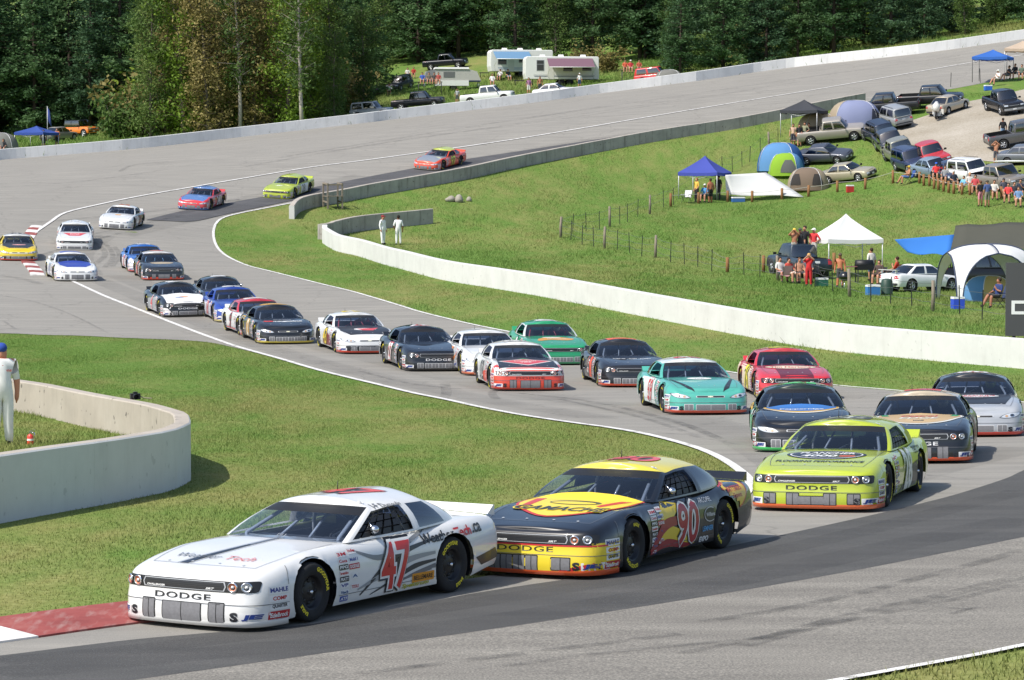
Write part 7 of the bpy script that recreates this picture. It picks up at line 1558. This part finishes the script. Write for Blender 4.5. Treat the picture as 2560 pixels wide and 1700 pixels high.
def tree_proto(kind, seed):
    rng = np.random.default_rng(seed); b = MB(); C = []
    if kind in ('pine', 'spruce'):
        H_ = rng.uniform(14, 18); lean = rng.normal(0, .3, 2); tp = lambda t: Vector((lean[0] * t * t, lean[1] * t * t, H_ * t)); b.tube([tp(t) for t in np.linspace(0, 1, 7)], [.24 * (1 - .85 * t) + .02 for t in np.linspace(0, 1, 7)], 7)
        z0 = rng.uniform(.02, .06) if kind == 'spruce' else rng.uniform(.03, .14); t = z0
        while t < .98:
            k = (t - z0) / (1 - z0); r = (4.0 if kind == 'pine' else 3.5) * (1 - k) ** .7 * (.75 + .25 * min(1, k * 6)) + .35
            for j in range(int(rng.integers(4, 7))):
                az = rng.uniform(0, 6.283); rr = r * rng.uniform(.65, 1.12); up_ = rng.uniform(-.05, .28) * rr; p0 = tp(t); p1 = p0 + Vector((math.cos(az) * rr, math.sin(az) * rr, up_)); b.tube([p0, (p0 + p1) / 2 + Vector((0, 0, -.08 * rr)), p1], [.05, .03, .012], 4, cap=False)
                for q in np.linspace(.35, 1.0, max(2, int(rr * 2.0))): C.append(tuple(p0.lerp(p1, q) + Vector(rng.normal(0, .16, 3))))
            t += rng.uniform(.028, .045)
        crown = leaf_mesh('crown', np.array(C), .20, LF[kind], 16, (.30, .30, .17), .35, rng); bark = PBARK
    elif kind == 'bush':
        for j in range(9):
            az = rng.uniform(0, 6.283); r = rng.uniform(.3, 1.3); h = rng.uniform(.9, 2.3); b.tube([(0, 0, -.1), (math.cos(az) * r * .4, math.sin(az) * r * .4, h * .5), (math.cos(az) * r, math.sin(az) * r, h)], [.04, .03, .01], 4, cap=False)
            for q in np.linspace(.3, 1.05, 6): C.append((math.cos(az) * r * q + rng.normal(0, .2), math.sin(az) * r * q + rng.normal(0, .2), h * q + rng.normal(0, .15)))
        crown = leaf_mesh('crown', np.array(C), .15, LF[['green', 'bright', 'dry'][seed % 3]], 26, (.33, .33, .28), .8, rng); bark = BARK
    else:
        H_ = rng.uniform(12, 16); lean = rng.normal(0, .6, 2); tp = lambda t: Vector((lean[0] * t * t + .15 * math.sin(5 * t + seed), lean[1] * t, H_ * t)); b.tube([tp(t) for t in np.linspace(0, 1, 9)], [.17 * (1 - .85 * t) + .015 for t in np.linspace(0, 1, 9)], 7)
        lo = .03 if kind != 'birch' else .22
        for t in np.arange(lo, .97, .032):
            for j in range(2):
                az = rng.uniform(0, 6.283); rr = rng.uniform(1.0, 2.7) * (1 - .55 * abs(t - .45)) * (1 if kind != 'birch' else .8); up_ = rr * rng.uniform(.25, .9); p0 = tp(t); p1 = p0 + Vector((math.cos(az) * rr, math.sin(az) * rr, up_)); mid = p0.lerp(p1, .5) + Vector(rng.normal(0, .12, 3)); b.tube([p0, mid, p1], [.045, .028, .01], 4, cap=False)
                for _ in range(2): e = mid + Vector(rng.normal(0, .7, 3)); b.tube([mid, e], [.018, .007], 3, cap=False); C.append(tuple(e))
                for q in (.55, .8, 1.0): C.append(tuple(p0.lerp(p1, q) + Vector(rng.normal(0, .2, 3))))
        dens = {'dry': 22, 'green': 24, 'birch': 12, 'bright': 24}[kind]; crown = leaf_mesh('crown', np.array(C), .155, LF[{'birch': 'green'}.get(kind, kind)], dens, (.38, .38, .34), .8, rng); bark = BIRCH if kind == 'birch' else BARK
    return b.mesh('trunk', bark), crown
PROTO = {k: [tree_proto(k, 10 * i + s) for s in range(n)] for i, (k, n) in enumerate((('pine', 3), ('spruce', 3), ('dry', 3), ('green', 2), ('bright', 1), ('birch', 2), ('bush', 3)))}
NAMES = {'pine': ('pine_tree', 'dark pine tree in the wood beyond the outer wall'), 'spruce': ('spruce_tree', 'blue-green conifer in the wood beyond the outer wall'), 'dry': ('thinning_tree', 'thinning olive brown broadleaf tree beyond the outer wall'), 'green': ('broadleaf_tree', 'dark green broadleaf tree beyond the outer wall'), 'bright': ('broadleaf_tree', 'yellow-green broadleaf tree beyond the outer wall'), 'birch': ('birch_tree', 'pale-trunked tree rising bare above the bushes beyond the wall'), 'bush': ('bush', 'leafy bush growing just behind the outer wall')}
def plant(kind, x, y, sc=1.0, var=None):
    tr, cr = PROTO[kind][random.randrange(len(PROTO[kind])) if var is None else var]; nm, lab = NAMES[kind]
    px_ = 1280 + x / y * FPX
    if kind in ('pine', 'spruce', 'green', 'dry', 'bright', 'bush'):
        zone = 'at the far left edge' if px_ < 240 else 'left of the pale trunks' if px_ < 600 else 'beside the pale trunks' if px_ < 830 else 'above the pop-up camper' if px_ < 1180 else 'behind the white trailers' if px_ < 1540 else 'behind the scaffold and red SUV' if px_ < 1900 else 'at the top right beyond the wall'
        lab = lab.split(' in the wood')[0].split(' beyond the')[0].split(' growing')[0] + ' ' + zone
    r = empty(nm, (x, y, G(x, y) - .1), random.uniform(0, 6.28), lab, 'bush' if kind == 'bush' else 'tree', nm.replace('_', ' ') + ' stand: ' + lab); r.scale = (sc, sc, sc * random.uniform(.92, 1.1)); obj('trunk', tr, r); obj('crown', cr, r); return r
def band(x0, x1, ys, step, kinds, jit=1.2, sc=(.85, 1.15), slant=0.0):
    for i, y in enumerate(ys):
        x = x0 + (i % 2) * step * .5
        while x < x1:
            plant(random.choice(kinds), x + random.uniform(-jit, jit), y + random.uniform(-jit, jit) + slant * (x - x0), random.uniform(*sc)); x += step * random.uniform(.8, 1.2)
# far left conifers, the olive broadleaf stand, then pines behind the campers and along the back wall
band(-66, -38, (313, 320), 4.6, ['pine', 'spruce', 'pine'])
band(-34.5, -17, (282, 288, 295, 302), 3.6, ['dry', 'dry', 'green', 'dry', 'bright'], sc=(.85, 1.2))
for x, y in ((-19.5, 279), (-25.5, 281)): plant('birch', x, y, 1.1)
band(-18.5, -14.5, (284, 292), 2.4, ['bright', 'green', 'bright'], sc=(.55, .75))
band(-26, -13, (322, 332), 4.6, ['pine', 'green', 'pine'])
band(-16, 1, (366, 374), 4.6, ['pine', 'green', 'pine'], sc=(1.0, 1.3))
band(0, 16, (338, 346), 5.2, ['pine', 'green', 'pine'], sc=(.8, 1.1))
band(16, 62, (306, 313, 321), 4.8, ['pine', 'spruce', 'spruce', 'pine', 'green'], sc=(.5, .95), slant=.10)
band(14, 66, (338, 350), 5.2, ['pine', 'pine', 'spruce'], sc=(1.0, 1.35))
band(-66, -22, (322, 336), 5.5, ['pine', 'pine', 'spruce'], sc=(1.15, 1.5))
band(-24, 22, (382, 394), 6.0, ['pine', 'pine', 'spruce'], sc=(1.3, 1.7))
for px in [(290,352),(350,345),(395,341),(440,338),(480,333),(520,330),(560,326),(600,320),(640,316),(690,312),(740,306),(790,302),(840,296),(420,320),(560,305),(700,290),(800,275),(850,262)]:
    p = at(px[0], px[1] - 4); plant('bush', p.x, p.y, random.uniform(1.2, 2.3)); plant('bush', p.x + .8, p.y + 2.5, random.uniform(1.4, 2.4))
for px in [(1080,132),(1010,142),(1180,122),(930,160),(900,185),(1450,180),(1520,180),(1700,172),(1760,168),(1860,150),(1960,132),(2060,118),(2200,98)]:
    p = at(*px); plant('bush', p.x, p.y, random.uniform(.8, 1.4))
# ------------------------------------------------------------------ grass blades
def in_poly(P, X, Y):
    c = np.zeros(len(X), bool); n = len(P); j = n - 1
    for i in range(n):
        xi, yi, xj, yj = P[i][0], P[i][1], P[j][0], P[j][1]; m = ((yi > Y) != (yj > Y)) & (X < (xj - xi) * (Y - yi) / (yj - yi + 1e-12) + xi); c ^= m; j = i
    return c
def grass(name, poly, dens, h, w, label, holes=(), lift=0.0):
    P = [(p.x, p.y) for p in poly]; xs = [p[0] for p in P]; ys = [p[1] for p in P]; A = (max(xs) - min(xs)) * (max(ys) - min(ys)); k = int(A * dens)
    X = RNG.uniform(min(xs), max(xs), k); Y = RNG.uniform(min(ys), max(ys), k)
    keep = in_poly(P, X, Y)
    for hp in holes: keep &= ~in_poly([(p.x, p.y) for p in hp], X, Y)
    vis = np.abs(X / Y) < .185; keep &= vis; X, Y = X[keep], Y[keep]; k = len(X); Zg = gz(X, Y) + lift
    hh = h * RNG.uniform(.5, 1.25, k) * (1 + .5 * np.sin(X * .9 + 1.3 * np.sin(Y * .23)) * np.sin(Y * .31)); hh *= np.where(RNG.uniform(0, 1, k) < .03, 2.0, 1.0); ww = w * RNG.uniform(.7, 1.3, k); az = RNG.uniform(-.9, .9, k); lx, ly_ = RNG.normal(0, .45, k) * hh, RNG.normal(0, .45, k) * hh
    dx, dy = np.cos(az) * ww / 2, np.sin(az) * ww / 2
    V = np.stack([np.c_[X - dx, Y - dy, Zg - .005], np.c_[X + dx, Y + dy, Zg - .005], np.c_[X + lx, Y + ly_, Zg + hh]], 1).reshape(-1, 3)
    me = bpy.data.meshes.new(name); me.vertices.add(3 * k); me.vertices.foreach_set('co', V.ravel()); me.loops.add(3 * k); me.polygons.add(k); me.loops.foreach_set('vertex_index', np.arange(3 * k)); me.polygons.foreach_set('loop_start', np.arange(0, 3 * k, 3)); me.polygons.foreach_set('loop_total', np.full(k, 3)); me.update(calc_edges=True); me.materials.append(BLADE)
    o = obj(name, me); tag(o, label, 'grass', None, 'stuff'); return o
ki = next(i for i, p in enumerate(gl_left) if p.y < gl_grass_top[-1].y)
infield = gl_grass_top + gl_left[ki + 1:] + gl_nearin[1:] + [Vector((-16, 33)), Vector((-20, 60))]
grass('grass', infield, 380, .034, .011, 'short mixed turf of the near infield')
grass('grass', gl_right + [at(2800, 946).to_2d()] + gl_wallB[::-1] + [at(760, 560).to_2d()] + gl_wallA[:1], 70, .06, .018, 'turf strip between the track edge and the white wall')
fieldp = gl_wallB + [at(2800, 500).to_2d(), at(2750, 440).to_2d(), at(2340, 392).to_2d(), at(2255, 350).to_2d(), at(2240, 310).to_2d(), at(2420, 250).to_2d(), at(2560, 222).to_2d()] + gl_wallA[::-1]
grass('grass', fieldp, 50, .10, .026, 'long meadow grass of the spectator field')
grass('grass', gl_bot + [at(2800, 1700).to_2d(), Vector((6, 26))], 300, .06, .014, 'green turf in the bottom corner of the track')
bank = gl_outer + [Vector((62, 330)), Vector((0, 340)), Vector((-62, 300))]
grass('grass', bank, 14, .34, .05, 'tall rough grass on the bank beyond the wall')

grass('grass', inC, 300, .07, .013, 'longer grass banked up inside the corner wall', (), .33)
